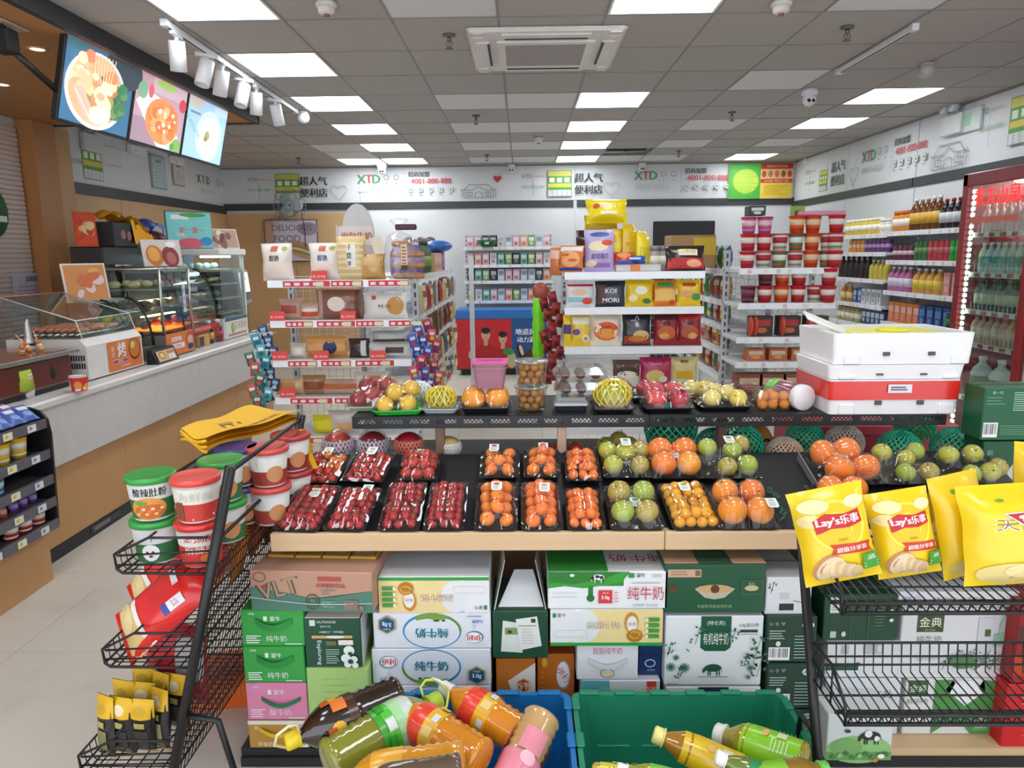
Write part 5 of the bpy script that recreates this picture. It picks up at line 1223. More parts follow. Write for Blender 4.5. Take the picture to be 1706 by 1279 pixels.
pbox('milk_carton', 'dark green organic milk carton with a tan top, right under the oak board', 1107, 940, 1275, 1020, YB2, .32, '1f5236', dkgreen, lambda P, w, d: (P.rect(0, 0, w, d, 'c49a7c'), P.rect(.33 * w, 0, .67 * w, d, '3a5a42'), P.text('有机纯牛奶', .5 * w, .08, .03, '8a9a80', .25 * w, flip=True)), seam=False)
def organic(P, w, h):
 P.poly([(.36 * w, h), (.67 * w, h), (.67 * w, .55 * h), (.62 * w, .5 * h), (.41 * w, .5 * h), (.36 * w, .55 * h)], '17543a'); P.text('{特仑苏}', .515 * w, .9 * h, .07 * h, 'eef2ee', .22 * w); P.text('有机纯牛奶', .515 * w, .68 * h, .17 * h, 'f2f4f2', wfit=.26 * w, bold=.01)
 P.text('3.8g蛋白质', .85 * w, .87 * h, .08 * h, '6a7a72', .2 * w); P.rect(.76 * w, .77 * h, .94 * w, .81 * h, '2a3a32'); P.lines(.76 * w, .73 * h, .94 * w, .76 * h, 1, .003, '9aa8a0', 0)
 cow(P, .5 * w, .26 * h, .085 * w, '1d5038'); P.rect(.35 * w, .13 * h, .65 * w, .142 * h, '6a9a80')
 for u, v, r in ((.06, .28, .05), (.2, .27, .055), (.11, .42, .035), (.88, .27, .04), (.86, .14, .03)): flower(P, u * w, v * h, r * w, '2a6a4c')
 for u, v, s, q in ((.02, .45, .05, 1), (.3, .62, .06, 2), (.66, .6, .06, 3), (.9, .35, .09, 4), (.94, .15, .08, 5), (.12, .12, .05, 6), (.8, .3, .05, 8)): sprig(P, u * w, v * h, s, '3d6a58', q, 12)
 P.line(.21 * w, .56 * h, .24 * w, .52 * h, .003, '3a5a4c', True); P.line(.8 * w, .45 * h, .83 * w, .4 * h, .003, '3a5a4c', True); P.lines(.02 * w, .03 * h, .14 * w, .08 * h, 1, .003, 'a0a8a4')
pbox('milk_carton', 'large white organic milk carton with a green cow and flowers', 1108, 1026, 1270, 1141, YB2, .3, 'e3e6e8', organic, seam=False)
pbox('milk_carton', 'white carton with a navy panel at the foot of the organic stack', 1109, 1144, 1266, 1205, YB2, .28, 'e0e3e6', lambda P, w, h: (P.rect(.34 * w, .3 * h, .66 * w, h, '1d2c52'), P.text('特仑苏', .5 * w, .8 * h, .2 * h, 'e6e8ee')), z0=.063)
# cartons left of the wire rack
def yl(seed):
 def f(P, w, h):
  P.text('11 ☂ ▽', .22 * w, .84 * h, .1 * h, 'cfdcd2', .3 * w); P.lines(.06 * w, .5 * h, .4 * w, .72 * h, 4, .003, 'b8ccc0'); P.ring(.82 * w, .82 * h, .12 * w, .08 * h, .004, 'dfe8e2'); P.text('伊利', .82 * w, .82 * h, .09 * h, 'eef4ee', bold=.02)
  barcode(P, .06 * w, .06 * h, .42 * w, .28 * h, seed); P.lines(.56 * w, .08 * h, .95 * w, .62 * h, 8, .003, 'a8c0b2'); P.ell(.24 * w, .42 * h, .05 * w, .06 * h, 'd9e4dc', 10)
 return f
for k, (a, b, l) in enumerate(((1182, 1260, 'lowest'), (1105, 1180, 'middle'), (1027, 1103, 'topmost'))): pbox('milk_carton', f'dark green carton by the wire rack post, {l} of three', 1276, a, 1360, b, YA + .03, .28, '123a2a', yl(k), z0=.063 if k == 0 else None)
pbox('milk_carton', 'white carton with green leaves on top of the dark green trio', 1276, 962, 1352, 1025, YA + .05, .26, 'dcdce0', lambda P, w, h: (P.rect(.3 * w, .14 * h, .62 * w, .32 * h, '2a2a30'), sprig(P, .1 * w, .6 * h, .04, '3a5a48', 3, 8), P.line(.6 * w, .4 * h, .95 * w, .3 * h, .004, '8a9a90', True), P.rect(.3 * w, .45 * h, .5 * w, .6 * h, 'c6c6ca')))
# boxes behind the right wire rack
YR = 2.22
def jindian(P, w, h):
 P.rect(.13 * w, .66 * h, .36 * w, .92 * h, '3d4a22'); P.text('金典', .245 * w, .8 * h, .14 * h, 'eef0e6', bold=.02); P.text('SATINE', .245 * w, .69 * h, .03 * h, 'a8b080'); P.text('纯牛奶', .245 * w, .55 * h, .12 * h, '8a8f8c', wfit=.22 * w)
 P.rect(.66 * w, .38 * h, .8 * w, .86 * h, 'c9cdcf'); P.rect(.72 * w, .6 * h, .77 * w, .7 * h, '5d5a2a'); P.ell(.93 * w, .72 * h, .09 * w, .2 * h, 'a8c4b8', 20); P.poly([(.8 * w, .45 * h), (1 * w, .5 * h), (1 * w, .72 * h), (.8 * w, .62 * h)], '8fb8a0')
 for k in range(12): sprig(P, (.38 + .045 * k) * w, (.12 + .05 * (k % 3)) * h, .05, ['2f6a4a', '4f8a4a', '3a5a4c'][k % 3], k, 8)
 P.ell(.55 * w, .25 * h, .12 * w, .1 * h, '4d7a4a', 14); P.ring(.9 * w, .22 * h, .08 * w, .1 * h, .003, '8a9a92'); P.text('3.8g', .9 * w, .22 * h, .08 * h, '7a8a82'); P.text('全脂灭菌纯牛奶', .25 * w, .3 * h, .05 * h, '9aa09c')
def jindian2(P, w, h):
 P.rect(.02 * w, .7 * h, .2 * w, .97 * h, '2f5a34'); P.text('金典', .11 * w, .83 * h, .13 * h, 'eef0e6', bold=.02); P.text('有机纯牛奶', .11 * w, .6 * h, .1 * h, '8a8f8c', wfit=.2 * w)
 P.poly([(.26 * w, .02 * h), (.26 * w, .98 * h), (.42 * w, .98 * h), (.36 * w, .8 * h), (.55 * w, .55 * h), (.72 * w, .8 * h), (.7 * w, .98 * h), (w, .9 * h), (w, .02 * h), (.62 * w, .02 * h), (.52 * w, .24 * h), (.4 * w, .2 * h)], '4a8a44'); P.poly([(.4 * w, .75 * h), (.55 * w, .52 * h), (.7 * w, .75 * h), (.6 * w, .97 * h), (.45 * w, .97 * h)], 'e3e6e6'); P.ell(.88 * w, .92 * h, .08 * w, .06 * h, 'a8c8e0', 14)
 P.rect(.64 * w, .08 * h, .78 * w, .4 * h, '6a9a68'); P.text('原生', .71 * w, .3 * h, .08 * h, 'e6efe6'); P.text('乳蛋白', .71 * w, .16 * h, .06 * h, 'e6efe6'); P.ring(.9 * w, .2 * h, .08 * w, .11 * h, .003, 'dfeadf'); P.text('3.8g', .9 * w, .2 * h, .07 * h, 'e6efe6')
pbox('milk_carton', 'big white carton with green swirls behind the wire rack, on the base board', 1506, 1130, 1688, 1236, YR, .3, 'd6d8d6', jindian2, seam=False, z0=.063)
pbox('milk_carton', 'big white carton with a square olive logo behind the wire rack', 1500, 1012, 1692, 1129, YR, .3, 'd6d6d8', jindian, seam=False)
pbox('milk_carton', 'white carton end with printed blue words, top of the wire rack boxes', 1498, 986, 1698, 1011, YR - .01, .3, 'd4d4d8', lambda P, w, h: (P.text('新品上市  天然好奶', .5 * w, .5 * h, .45 * h, '5a6488', .4 * w, flip=True), P.rect(.03 * w, .35 * h, .1 * w, .7 * h, '9aa4c0'), P.ell(.15 * w, .5 * h, .03 * w, .3 * h, 'b8c0d0', 12)), seam=False)
pbox('milk_carton', 'dark green carton lying behind the wire rack, beside the white ones', 1372, 990, 1497, 1066, YR + .0, .3, '14402a', lambda P, w, h: (P.rect(.08 * w, .6 * h, .2 * w, .94 * h, 'cfd4d0'), P.lines(.1 * w, .65 * h, .18 * w, .9 * h, 5, .003, '8a9a92'), P.rect(.1 * w, .06 * h, .18 * w, .2 * h, 'b8c8bc'), P.ell(.28 * w, .14 * h, .03 * w, .06 * h, 'c8d8cc', 10), P.line(.36 * w, 0, .36 * w, h, .002, '3a6a50', True), P.line(.6 * w, 0, .6 * w, h, .002, '3a6a50', True), P.lines(.68 * w, .3 * h, .8 * w, .9 * h, 9, .002, '8a8a5a', .1), P.ell(.9 * w, .85 * h, .03 * w, .04 * h, 'd6e0d8', 8), P.ell(.9 * w, .65 * h, .03 * w, .04 * h, 'd6e0d8', 8), P.ell(.9 * w, .45 * h, .03 * w, .04 * h, 'd6e0d8', 8)))
def cowbox(P, w, h):
 P.ell(.5 * w, .25 * h, .5 * w, .3 * h, '8fbf7a', 24); P.rect(0, .02 * h, w, .2 * h, '6a9a58'); P.ell(.3 * w, .3 * h, .25 * w, .2 * h, '7aaa62'); cow(P, .66 * w, .55 * h, .15 * w, '2e2e30', '2a2a2c'); P.ell(.62 * w, .6 * h, .06 * w, .08 * h, 'e6e8e6', 10); P.ell(.75 * w, .5 * h, .04 * w, .06 * h, 'e6e8e6', 10); P.ell(.3 * w, .66 * h, .05 * w, .04 * h, '3a3a3a', 8)
 for k in range(9): P.ell((.1 + .1 * k) * w, (.1 + .04 * (k % 3)) * h, .04 * w, .05 * h, ['4d8a44', '8fc07a', '3a7a3c'][k % 3], 8)
 P.ell(.83 * w, .14 * h, .05 * w, .05 * h, 'f2f2ec', 10); P.ell(.74 * w, .05 * h, .04 * w, .04 * h, 'd8743a', 10)
pbox('milk_carton', 'white carton with a grazing cow at the foot of the wire rack', 1378, 1196, 1487, 1260, YR - .14, .2, 'd2d6d6', cowbox, z0=.07, z1=.235)
pbox('milk_carton', 'white carton with green grass strip behind the rack wires', 1376, 1068, 1498, 1128, YR, .3, 'd4d6d8', lambda P, w, h: (P.rect(.0, .2 * h, .45 * w, .4 * h, '1d4a34'), sprig(P, .4 * w, .2 * h, .03, '1d4a34', 2, 8), P.rect(.2 * w, .66 * h, .3 * w, .9 * h, 'a8aaae'), P.rect(.5 * w, .66 * h, .68 * w, .92 * h, 'b0b2b6'), P.ring(.72 * w, .8 * h, .05 * w, .14 * h, .003, 'a0a2a8')))
pbox('milk_carton', 'white carton with a grey number, low behind the rack wires', 1374, 1130, 1500, 1194, YR + .0, .3, 'd2d4d6', lambda P, w, h: (P.text('1.5升', .75 * w, .72 * h, .16 * h, '6a6a6e'), P.rect(.04 * w, .1 * h, .2 * w, .7 * h, '2a4a3a'), P.text('牛奶', .12 * w, .55 * h, .2 * h, 'dfe6e0'), P.lines(.3 * w, .1 * h, .7 * w, .45 * h, 3, .003, 'aab4b0')), z0=.063)
pbox('drink_carton', 'red carton at the right edge, lower of two beside the white milk', 1672, 1140, 1760, 1262, YR - .06, .3, 'c4161c', lambda P, w, h: (P.lines(.3 * w, .7 * h, .6 * w, .95 * h, 3, .003, 'e68a80'), P.text('红', .6 * w, .45 * h, .3 * h, 'd93a34')), z0=.02)
pbox('drink_carton', 'dark red carton at the right edge, upper one beside the white milk', 1693, 1004, 1780, 1138, YR - .06, .3, '9a1218', lambda P, w, h: (P.rect(0, .5 * h, w, .72 * h, '5a2a20'), P.rect(0, .1 * h, w, .35 * h, 'b83a14'), P.text('礼', .4 * w, .85 * h, .2 * h, 'c9a070')))
# green cartons beyond the stand at the right edge
def gc(P, w, h): P.text('新一代', .18 * w, .9 * h, .06 * h, 'b8d0c0', .2 * w); P.lines(.04 * w, .66 * h, .3 * w, .84 * h, 3, .003, '6a9a7c'); P.lines(.4 * w, .55 * h, .6 * w, .92 * h, 9, .003, 'a8c8b4', 0); barcode(P, .02 * w, .06 * h, .2 * w, .28 * h, 9); P.lines(.25 * w, .1 * h, .9 * w, .3 * h, 5, .003, '6a9a7c')
pbox('beer_carton', 'green carton with a barcode at the right edge, upper of two', 1637, 645, 1760, 733, 2.6, .12, '175c38', gc)
pbox('beer_carton', 'green carton at the right edge, lower one behind the pears', 1634, 735, 1757, 830, 2.6, .12, '144f30', lambda P, w, h: (P.text('新', .1 * w, .85 * h, .08 * h, '8ab09a'), P.poly([(.3 * w, .5 * h), (.45 * w, .75 * h), (.52 * w, .2 * h), (.3 * w, .25 * h)], 'c9c8c4'), P.ell(.42 * w, .35 * h, .06 * w, .08 * h, 'a8a098', 10)), z0=.7)
t = thing('carton_stand', 'plain white crate stack carrying the green cartons at the right edge', 'crate', (HX(1697, 2.6, 800), 2.6, 0));
for k in range(3): MB().box(-.14, .0, k * .233 + .002, .14, .3, k * .233 + .23, mat('d8d8da', .4), bev=.008).build('crate', t)
# orange box on the floor and small dark foot
q = hit(372, 1165, z=.0); t = carton('orange_box', 'orange carton lying askew on the floor under the wire rack', 'box', .3, .2, .13, 'e4671c', lambda P, w, h: (P.text('6.28  鲜橙', .35 * w, .55 * h, .28 * h, 'f4a878', .5 * w), P.lines(.05 * w, .1 * h, .5 * w, .3 * h, 2, .004, 'f0955a'), P.text('橙汁', .8 * w, .55 * h, .4 * h, 'ec8440')), lambda P, w, d: P.rect(.05 * w, .1 * d, .9 * w, .9 * d, 'd85a14'))
place(t, (q.x + .04, q.y - .06, 0), .22)

# ================================================================ slanted wire rack on the left
BR = mat('141416', .4)
def lean(z): return -.808 - .262 * (1.11 - z)
t = thing('wire_rack', 'black slanted wire snack rack standing left of the fruit stand', 'rack', (0, 0, 0)); t.location = (-1.0, 2.2, 0)
O = V((-1.0, 2.2, 0)); LT = M.Translation(-O)
NY, FY = 1.9, 2.55
for y in (NY, FY): MB(LT).tube([(lean(1.115), y, 1.115), (lean(.12), y, .12)], .016, BR, 8).build('post', t)
for y in (NY, FY):
 m = MB(LT); m.tube([(lean(.36), y, .36), (lean(.36) + .1, y, .34), (lean(.36) + .17, y, .006)], .010, BR, 8); m.tube([(lean(.14), y, .14), (lean(.14) - .0, y, .0)], .016, BR, 8); m.build('leg', t)
m = MB(LT); m.tube([(lean(1.10), NY, 1.10), (lean(1.10), FY, 1.10)], .007, BR, 6); m.tube([(lean(.9), NY, .9), (lean(.9), FY, .9)], .006, BR, 6); m.build('rail', t)
m = MB(LT)
for k in range(14): m.tube([(lean(.14 + k * .05) + .012, NY, .14 + k * .05), (lean(.14 + k * .05) + .012, FY, .14 + k * .05)], .0022, BR, 4)
for k in range(26): y = NY + (FY - NY) * k / 25; m.tube([(lean(.82) + .012, y, .82), (lean(.14) + .012, y, .14)], .0018, BR, 4)
m.build('back_mesh', t)
def basket(zf, depth, drop=.0):
 """wire tray sticking out to the aisle from the leaning back"""
 x0 = lean(zf); m = MB(LT); pr = [(x0, zf + .105), (x0 - depth * .62, zf + .105), (x0 - depth, zf + .055), (x0 - depth * .985, zf + .012), (x0 - depth * .93, zf)]
 for y in (NY, FY):
  m.tube([(pr[0][0], y, pr[0][1]), (pr[1][0], y, pr[1][1]), (pr[2][0], y, pr[2][1]), (pr[3][0], y, pr[3][1]), (pr[4][0], y, pr[4][1]), (x0 + .01, y, zf - .004)], .0042, BR, 6)
  for q in (.03, .065): m.tube([(x0, y, zf + q), (x0 - depth * .97, y, zf + q * .8)], .003, BR, 5)
 for x, z in pr[1:]: m.tube([(x, NY, z), (x, FY, z)], .0035, BR, 5)
 for k in range(7): x = x0 - depth * k / 7; m.tube([(x, NY, zf), (x, FY, zf)], .0022, BR, 4)
 for k in range(24):
  y = NY + (FY - NY) * k / 23; m.tube([(x0, y, zf - .002), (pr[4][0], y, zf - .002), (pr[3][0], y, pr[3][1]), (pr[2][0], y, pr[2][1])], .0019, BR, 4)
 m.build('basket', t)
 return x0
TZ1, TZ2, TZ3 = .805, .515, .17
basket(TZ1, .27); basket(TZ2, .26); basket(TZ3, .28)
# bucket noodles
def cup(name, label, lid, top, band, body, deco, sc=1., group=None):
 t = thing(name, label, 'instant noodles', (0, 0, 0), 0, group, sc); r, h = .066, .13; pr = [(r * .80, 0), (r * .97, h * .86)]
 MB().lathe([(r * .78, .0), (r * .8, .003), (r * .97, h * .86)], mat(body, .35), 28).build('cup', t)
 MB().lathe([(r * 1.0, h * .86), (r * 1.05, h * .865), (r * 1.06, h * .97), (r * 1.02, h * 1.0), (r * .96, h * .995)], mat(lid, .3, coat=.3), 28).build('rim', t)
 ld = MB().lathe([(r * .97, h * .985), (0, h * .987)], mat(top, .22, .35, var=.15, scale=30), 28).build('lid', t)
 P = Paint(wrap(pr), 16); deco(P, r, h); P.build('sleeve', t)
 return t
def d_green(P, r, h):
 P.rect(-1.3, h * .06, 1.6, h * .5, '2c6a36'); P.rect(-1.3, h * .5, 1.6, h * .84, 'd6d3d0'); P.text('酸辣肚粉', .0, h * .68, h * .2, '1f2022', wfit=1.5, bold=.03)
 P.ell(-.1, h * .3, .85, h * .26, 'd8923a', 20); P.ell(-.05, h * .24, .75, h * .17, 'c4632a', 18); P.ell(-.4, h * .44, .3, h * .05, '5d9a3a', 10)
 for k in range(9): P.ell(-.6 + k * .14, h * (.18 + .06 * (k % 3)), .1, h * .035, ['e8b068', 'd07a3a', 'f0c890'][k % 3], 8, up=False)
def d_green2(P, r, h):
 P.rect(-1.3, h * .05, 1.6, h * .5, '2a6a3a'); P.rect(-1.3, h * .5, 1.6, h * .84, 'cfcdca'); P.text('肚粉', -.1, h * .66, h * .2, '2a2c2c', bold=.03); P.ell(-.2, h * .3, .42, h * .2, 'e4e4e2', 14); P.ell(-.35, h * .32, .06, h * .03, '222222', 7); P.ell(-.08, h * .32, .06, h * .03, '222222', 7); P.ell(-.2, h * .22, .1, h * .03, '7a2a2a', 8)
def d_red(P, r, h):
 P.rect(-1.4, h * .05, 1.4, h * .45, 'c43a32'); P.rect(-1.4, h * .45, 1.4, h * .8, 'dcd8cc'); P.text('海鲜面', 0, h * .62, h * .2, 'b8b4a0', wfit=1.6); P.rect(-1.0, h * .1, -.6, h * .5, '7a4a32'); P.line(-.2, h * .1, .9, h * .16, .006, 'ecdcd2', True)
def d_red2(P, r, h):
 P.rect(-1.4, h * .02, 1.4, h * .5, 'c8342c'); P.rect(-1.4, h * .5, 1.4, h * .84, 'e0dad2'); P.text('金汤酸', 0, h * .68, h * .17, 'c02a2a', wfit=1.5, bold=.03); P.text('麻辣烫', .0, h * .42, h * .17, 'f0e4dc', wfit=1.4, bold=.03); P.text('200g', -.3, h * .12, h * .1, 'f0e4dc'); P.ell(.4, h * .22, .4, h * .1, 'e07a3a', 12)
def d_plain(c):
 def f(P, r, h): P.rect(-1.6, h * .05, 1.6, h * .42, c); P.ell(.4, h * .34, .5, h * .22, 'c98a5a', 14); P.text('粉面', -.6, h * .62, h * .2, '4a4a4a', bold=.02)
 return f
CUPS = []
CUPS.append(place(cup('noodle_cup', 'green rimmed noodle bucket with a cat face, lower of the front pair', '2f9a3e', 'cfe0e4', 0, 'd8d8d4', d_green2), (-1.085, 2.0, TZ1 + .002), .35))
CUPS.append(place(cup('noodle_cup', 'green rimmed noodle bucket with noodle picture, upper of the front pair', '2f9a3e', 'd4e2e6', 0, 'd8d8d4', d_green), (-1.085, 2.0, TZ1 + .134), .35))
CUPS.append(place(cup('noodle_cup', 'red rimmed noodle bucket with white lettering, lower of the red pair', 'd83030', 'e6b8c4', 0, 'd8d4cc', d_red2), (-.945, 1.98, TZ1 + .002), .35))
CUPS.append(place(cup('noodle_cup', 'red rimmed noodle bucket with a pink lid, upper of the red pair', 'e0463e', 'e0b4c4', 0, 'd8d4cc', d_red), (-.945, 1.98, TZ1 + .134), .35))
n = 0
for px, Y, lid, top, dc, lb in ((368, 2.15, '2f9a3e', 'c4d8dc', '2a6a3a', 'green rimmed noodle bucket behind the red pair'), (396, 2.3, '3d3a78', 'c8d4e0', '5a3a30', 'purple rimmed noodle bucket under the yellow cloth bags'), (447, 2.30, 'd8504a', 'd8dcd8', '9a3a30', 'red rimmed noodle bucket with its foil peeled up'), (487, 2.47, 'b83a3c', 'd8d4cc', '8a2a2a', 'dark red rimmed noodle bucket next to the far post'), (392, 2.5, 'e2dcd8', 'e8dcd8', 'b8a8a0', 'white noodle bucket behind the yellow cloth bags')):
 x = HX(px, Y, 770)
 for k in (0, 1): CUPS.append(place(cup('noodle_cup', lb + (', upper one' if k else ', lower one of its stack'), lid, top, 0, 'd4d2cc', d_plain(dc)), (x, Y, TZ1 + .002 + k * .132), .3))
# folded yellow cloth bags lying on the buckets
t = thing('folded_cloth_bag', 'folded yellow cloth bags with black print lying on the noodle buckets', 'bag', (-.98, 2.5, 1.062)); yc = mat('eeb516', .7, bump=.2, scale=60)
m = MB(); crn = [(-.19, -.12), (-.05, -.25), (.17, .14), (-.09, .26)]
for k in range(3):
 o = k * .008; m.grid(lambda a, b: tuple((V(crn[0]) * (1 - a) + V(crn[1]) * a) * (1 - b) + (V(crn[3]) * (1 - a) + V(crn[2]) * a) * b) + (.018 + o * 1.3 + .010 * math.sin(a * 5 + k) + .012 * b * a + .006 * math.sin(b * 9),), 8, 10, yc)
 m.tube([(crn[0][0] + (crn[1][0] - crn[0][0]) * a / 8, crn[0][1] + (crn[1][1] - crn[0][1]) * a / 8, .008 + o * 1.3 + .010 * math.sin(a / 8 * 5 + k)) for a in range(9)], .006, yc, 6)
m.build('cloth', t)
def cl(a, b, h): q = (V(crn[0]) * (1 - a) + V(crn[1]) * a) * (1 - b) + (V(crn[3]) * (1 - a) + V(crn[2]) * a) * b; return V((q.x, q.y, .018 + .0208 + .010 * math.sin(a * 5 + 2) + .012 * b * a + .006 * math.sin(b * 9) + .001 + h))
P = Paint(cl, 4); P.text('XTD便利店', .75, .55, .16, '3a3012', rot=PI / 2, wfit=.55); P.lines(.35, .3, .5, .6, 3, .02, '6a5418'); P.rect(.28, .35, .36, .5, '8a701c'); P.ell(.9, .42, .06, .06, '8a6a1a', 12); P.build('print', t)
t = thing('yellow_strap', 'yellow cloth strap hanging beside the far rack post', 'strap', (HX(503, 2.48, 730), 2.5, .93)); m = MB(); m.grid(lambda a, b: ((a - .5) * .03 + .015 * math.sin(b * 3), .012 * math.sin(a * 3), .145 - b * .14 - .01 * a), 4, 8, yc); m.grid(lambda a, b: ((a - .5) * .02 + .02 + .02 * b, -.01, .06 - b * .06), 3, 5, yc); m.build('strap', t)
# red crisp bags and yellow-black packs in the lower baskets
def redbag(seed):
 def f(P): P.rect(.0, .06, 1, .3, 'd9b878'); P.rect(.0, .28, 1, .33, 'e8e4dc'); P.ell(.35, .17, .3, .1, 'e6cf98', 16); P.rect(.68, .62, .86, .78, 'e4e0e8'); P.rect(.68, .56, .86, .62, '3a4a9a'); P.text('土豆', .77, .7, .06, 'c03030'); P.rect(.2, .74, .5, .8, 'e6e2e0'); P.lines(.22, .745, .48, .795, 4, .006, '5a5a5a', 0)
 return f
XB = lean(TZ2) - .1
for k, (x, y, z, zd, sc) in enumerate(((-1.215, 1.99, TZ2 + .03, (.72, .1, .62), .98), (-1.245, 2.13, TZ2 + .06, (.66, .12, .7), 1.05), (-1.16, 2.28, TZ2 + .06, (.5, .1, .8), .95), (-1.16, 2.45, TZ2 + .04, (.55, 0, .8), .9))):
 place(bag('crisp_bag', ['red potato snack bag leaning in the middle basket, nearest', 'red potato snack bag leaning in the middle basket, behind the nearest', 'red snack bag against the mesh of the middle basket', 'red snack bag at the far end of the middle basket'][k], 'snack bag', .19, .34, .09, 'd9201e', redbag(k), k + 3), (x, y, z), tuple(orient(zd, (-.5, -.85, .45))), sc)
for k, (x, y, z) in enumerate(((-.98, 2.25, .62), (-.955, 2.36, .66), (-.945, 2.48, .66))):
 place(bag('snack_pouch', ['orange and green snack pouch behind the rack mesh, nearest of three', 'orange snack pouch behind the rack mesh, middle of three', 'dark orange snack pouch behind the rack mesh, farthest of three'][k], 'snack bag', .13, .2, .05, ['d8781c', 'd86a1c', 'a8481c'][k], lambda P: (P.rect(.1, .5, .9, .8, 'e6b838'), P.ell(.5, .3, .3, .15, '4a8a3a'), P.rect(.55, .1, .9, .35, 'dad4d0')), 20 + k), (x, y, z), (-.3, 0, -1.3))
t = bag('red_pouch', 'large dark red glossy bag hanging below the middle basket', 'snack bag', .26, .26, .08, 'b01420', lambda P: (P.rect(.62, .3, .98, .95, 'a8a2a4'), P.lines(.64, .33, .96, .9, 12, .006, '7a7478', .1)), 31); place(t, (-1.18, 2.2, .22), (-.1, 0, -.25))
for k in range(9):
 x = -1.29 + .05 * (k % 4) + .01 * (k // 4); y = 1.97 + .1 * (k // 4) + .012 * (k % 4)
 place(bag('noodle_pack', 'yellow topped black snack pack jammed upright in the lowest basket', 'snack bag', .085, .19, .035, '211d1c', lambda P: (P.rect(0, .66, 1, .99, 'e0b01c'), P.ell(.5, .8, .25, .09, 'ead9b0' if k % 2 else 'c8a02a'), P.rect(.2, .15, .8, .45, '8a8458' if k % 3 == 0 else '3a352e'), P.rect(.3, .5, .7, .6, 'b8a860')), 40 + k, 'yellow and black packs in the lowest basket', sealc='e0b01c'), (x, y, TZ3 + .003), (-.12 + .1 * (k % 3), .08 * ((k % 3) - 1), -.5 + .25 * (k % 3)))

# ================================================================ plastic crates with bottles
def crate(name, label, x0, x1, y0, y1, h, c, cin, lugs):
 t = thing(name, label, 'crate', ((x0 + x1) / 2, (y0 + y1) / 2, 0)); w, d = (x1 - x0) / 2, (y1 - y0) / 2; cm = mat(c, .45, var=.03)
 m = MB(); rrect(m, [(w * .88, d * .88, 0, .03), (w * .95, d * .95, h * .86, .03), (w, d, h * .87, .03), (w, d, h, .03), (w * .955, d * .945, h, .03), (w * .945, d * .935, h * .85, .03), (w * .87, d * .87, .012, .03)], cm); m.build('tub', t)
 m = MB()
 for k in range(lugs):
  a = -w + 2 * w * (k + .5) / lugs; m.box(a - w / lugs * .55, d * .93, h, a + w / lugs * .55, d * 1.0, h + .009, cm, bev=.003)
 m.build('hinge_lug', t)
 for s in (-1, 1):
  m = MB()
  for k in range(4): y = -d * .8 + 2 * d * .8 * k / 3; m.box(s * w * .97 - .012, y - .03, h, s * w * .97 + .012, y + .03, h + .007, cm, bev=.003)
  m.build('side_lug', t)
 m = MB()
 for k in range(4): a = -w * .6 + k * w * .42; m.box(a - .05, d * .90, h * .5, a + .05, d * .92, h * .51, mat(cin, .4))
 m.build('rib', t)
 return t
crate('blue_crate', 'bright blue plastic crate full of oil and juice bottles', -.50, .137, 1.42, 2.05, .335, '0f6fb4', '3a90c8', 5)
t = crate('green_crate', 'dark green plastic crate with a few tea bottles in it', .143, .80, 1.42, 2.05, .335, '1d8463', '5ab090', 6)
P = Paint(flat((-.16, .31, .27), (1, 0, 0), (0, -.05, 1))); P.poly([(0, .0), (.03, -.004), (.032, .008), (.022, .02), (.002, .02)], 'cfdad4'); P.build('paper_scrap', t)
def axis(o, p0, p1, spin=0.):
 p0, p1 = V(p0), V(p1); d = p1 - p0; o.location = p0; o.rotation_mode = 'QUATERNION'
 o.rotation_quaternion = d.to_track_quat('Z', 'Y') @ M.Rotation(spin, 3, 'Z').to_quaternion(); return o
def liquid(c, a=.0, rough=.12):
 return mat(c, rough, coat=.8, var=.12, scale=9)
def jug(label, c, r, L, cap, handle_c, bands, cat='bottle', name='oil_jug', ribs=True, deco=None, neck=.3, base=0.):
 """bottle along +z from base at 0 to cap at L"""
 t = thing(name, label, cat); b = L * .82; pr = [(r * .7, 0), (r * .93, L * .012), (r, L * .04)]
 k = 10
 for i in range(k + 1):
  z = L * (.05 + .36 * i / k); pr.append((r * (1 if i % 2 == 0 or not ribs else .915), z))
 pr += [(r, L * .42), (r, L * .62), (r * .92, L * .7), (r * .7, L * .78), (r * neck * 1.1, L * .86), (r * neck, L * .88), (r * neck, L * .9)]
 MB().lathe(pr, liquid(c), 28).build('bottle', t)
 m = MB(); m.lathe([(r * neck * 1.25, L * .9), (r * neck * 1.3, L * .91), (r * neck * 1.3, L * .985), (r * neck * 1.1, L), (0, L)], mat(cap, .4), 20); m.lathe([(r * neck * 1.45, L * .885), (r * neck * 1.45, L * .9)], mat(cap, .4), 20); cp = m.build('cap', t)
 if handle_c:
  m = MB(); q = r * .8; m.tube([(r * neck * 1.3, 0, L * .885), (q, .3 * q, L * .9), (q * 1.2, .3 * q, L * .97), (q * .9, .2 * q, L * 1.06), (0, .1 * q, L * 1.08), (-q * .6, 0, L * 1.0), (-r * neck * 1.3, 0, L * .885)], r * .07, mat(handle_c, .4), 6); m.build('handle', cp)
 P = Paint(wrap([(r * 1.004, 0), (r * 1.004, L * .62), (r * .925, L * .7), (r * .705, L * .78), (r * neck * 1.1, L * .86)]), 12)
 for z0, z1, col in bands: P.mb.grid(lambda a, b_: P.f(a * 2 * PI, (z0 + (z1 - z0) * b_) * L, .0012), 28, 4, mat(col, .3, coat=.3), True)
 P.h = .0014
 if deco: deco(P, L)
 P.build('label', t)
 return t
def pq(px, py, Y): return hit(px, py, y=Y)
def dk(P, L):
 for u in (0, 1.6, 3.2, 4.8): P.rect(u, L * .5, u + .7, L * .62, 'e0782c'); P.ell(u + .9, L * .6, .3, L * .06, 'e8b030', 10); P.rect(u + .5, L * .62, u + 1., L * .69, 'c8541c')
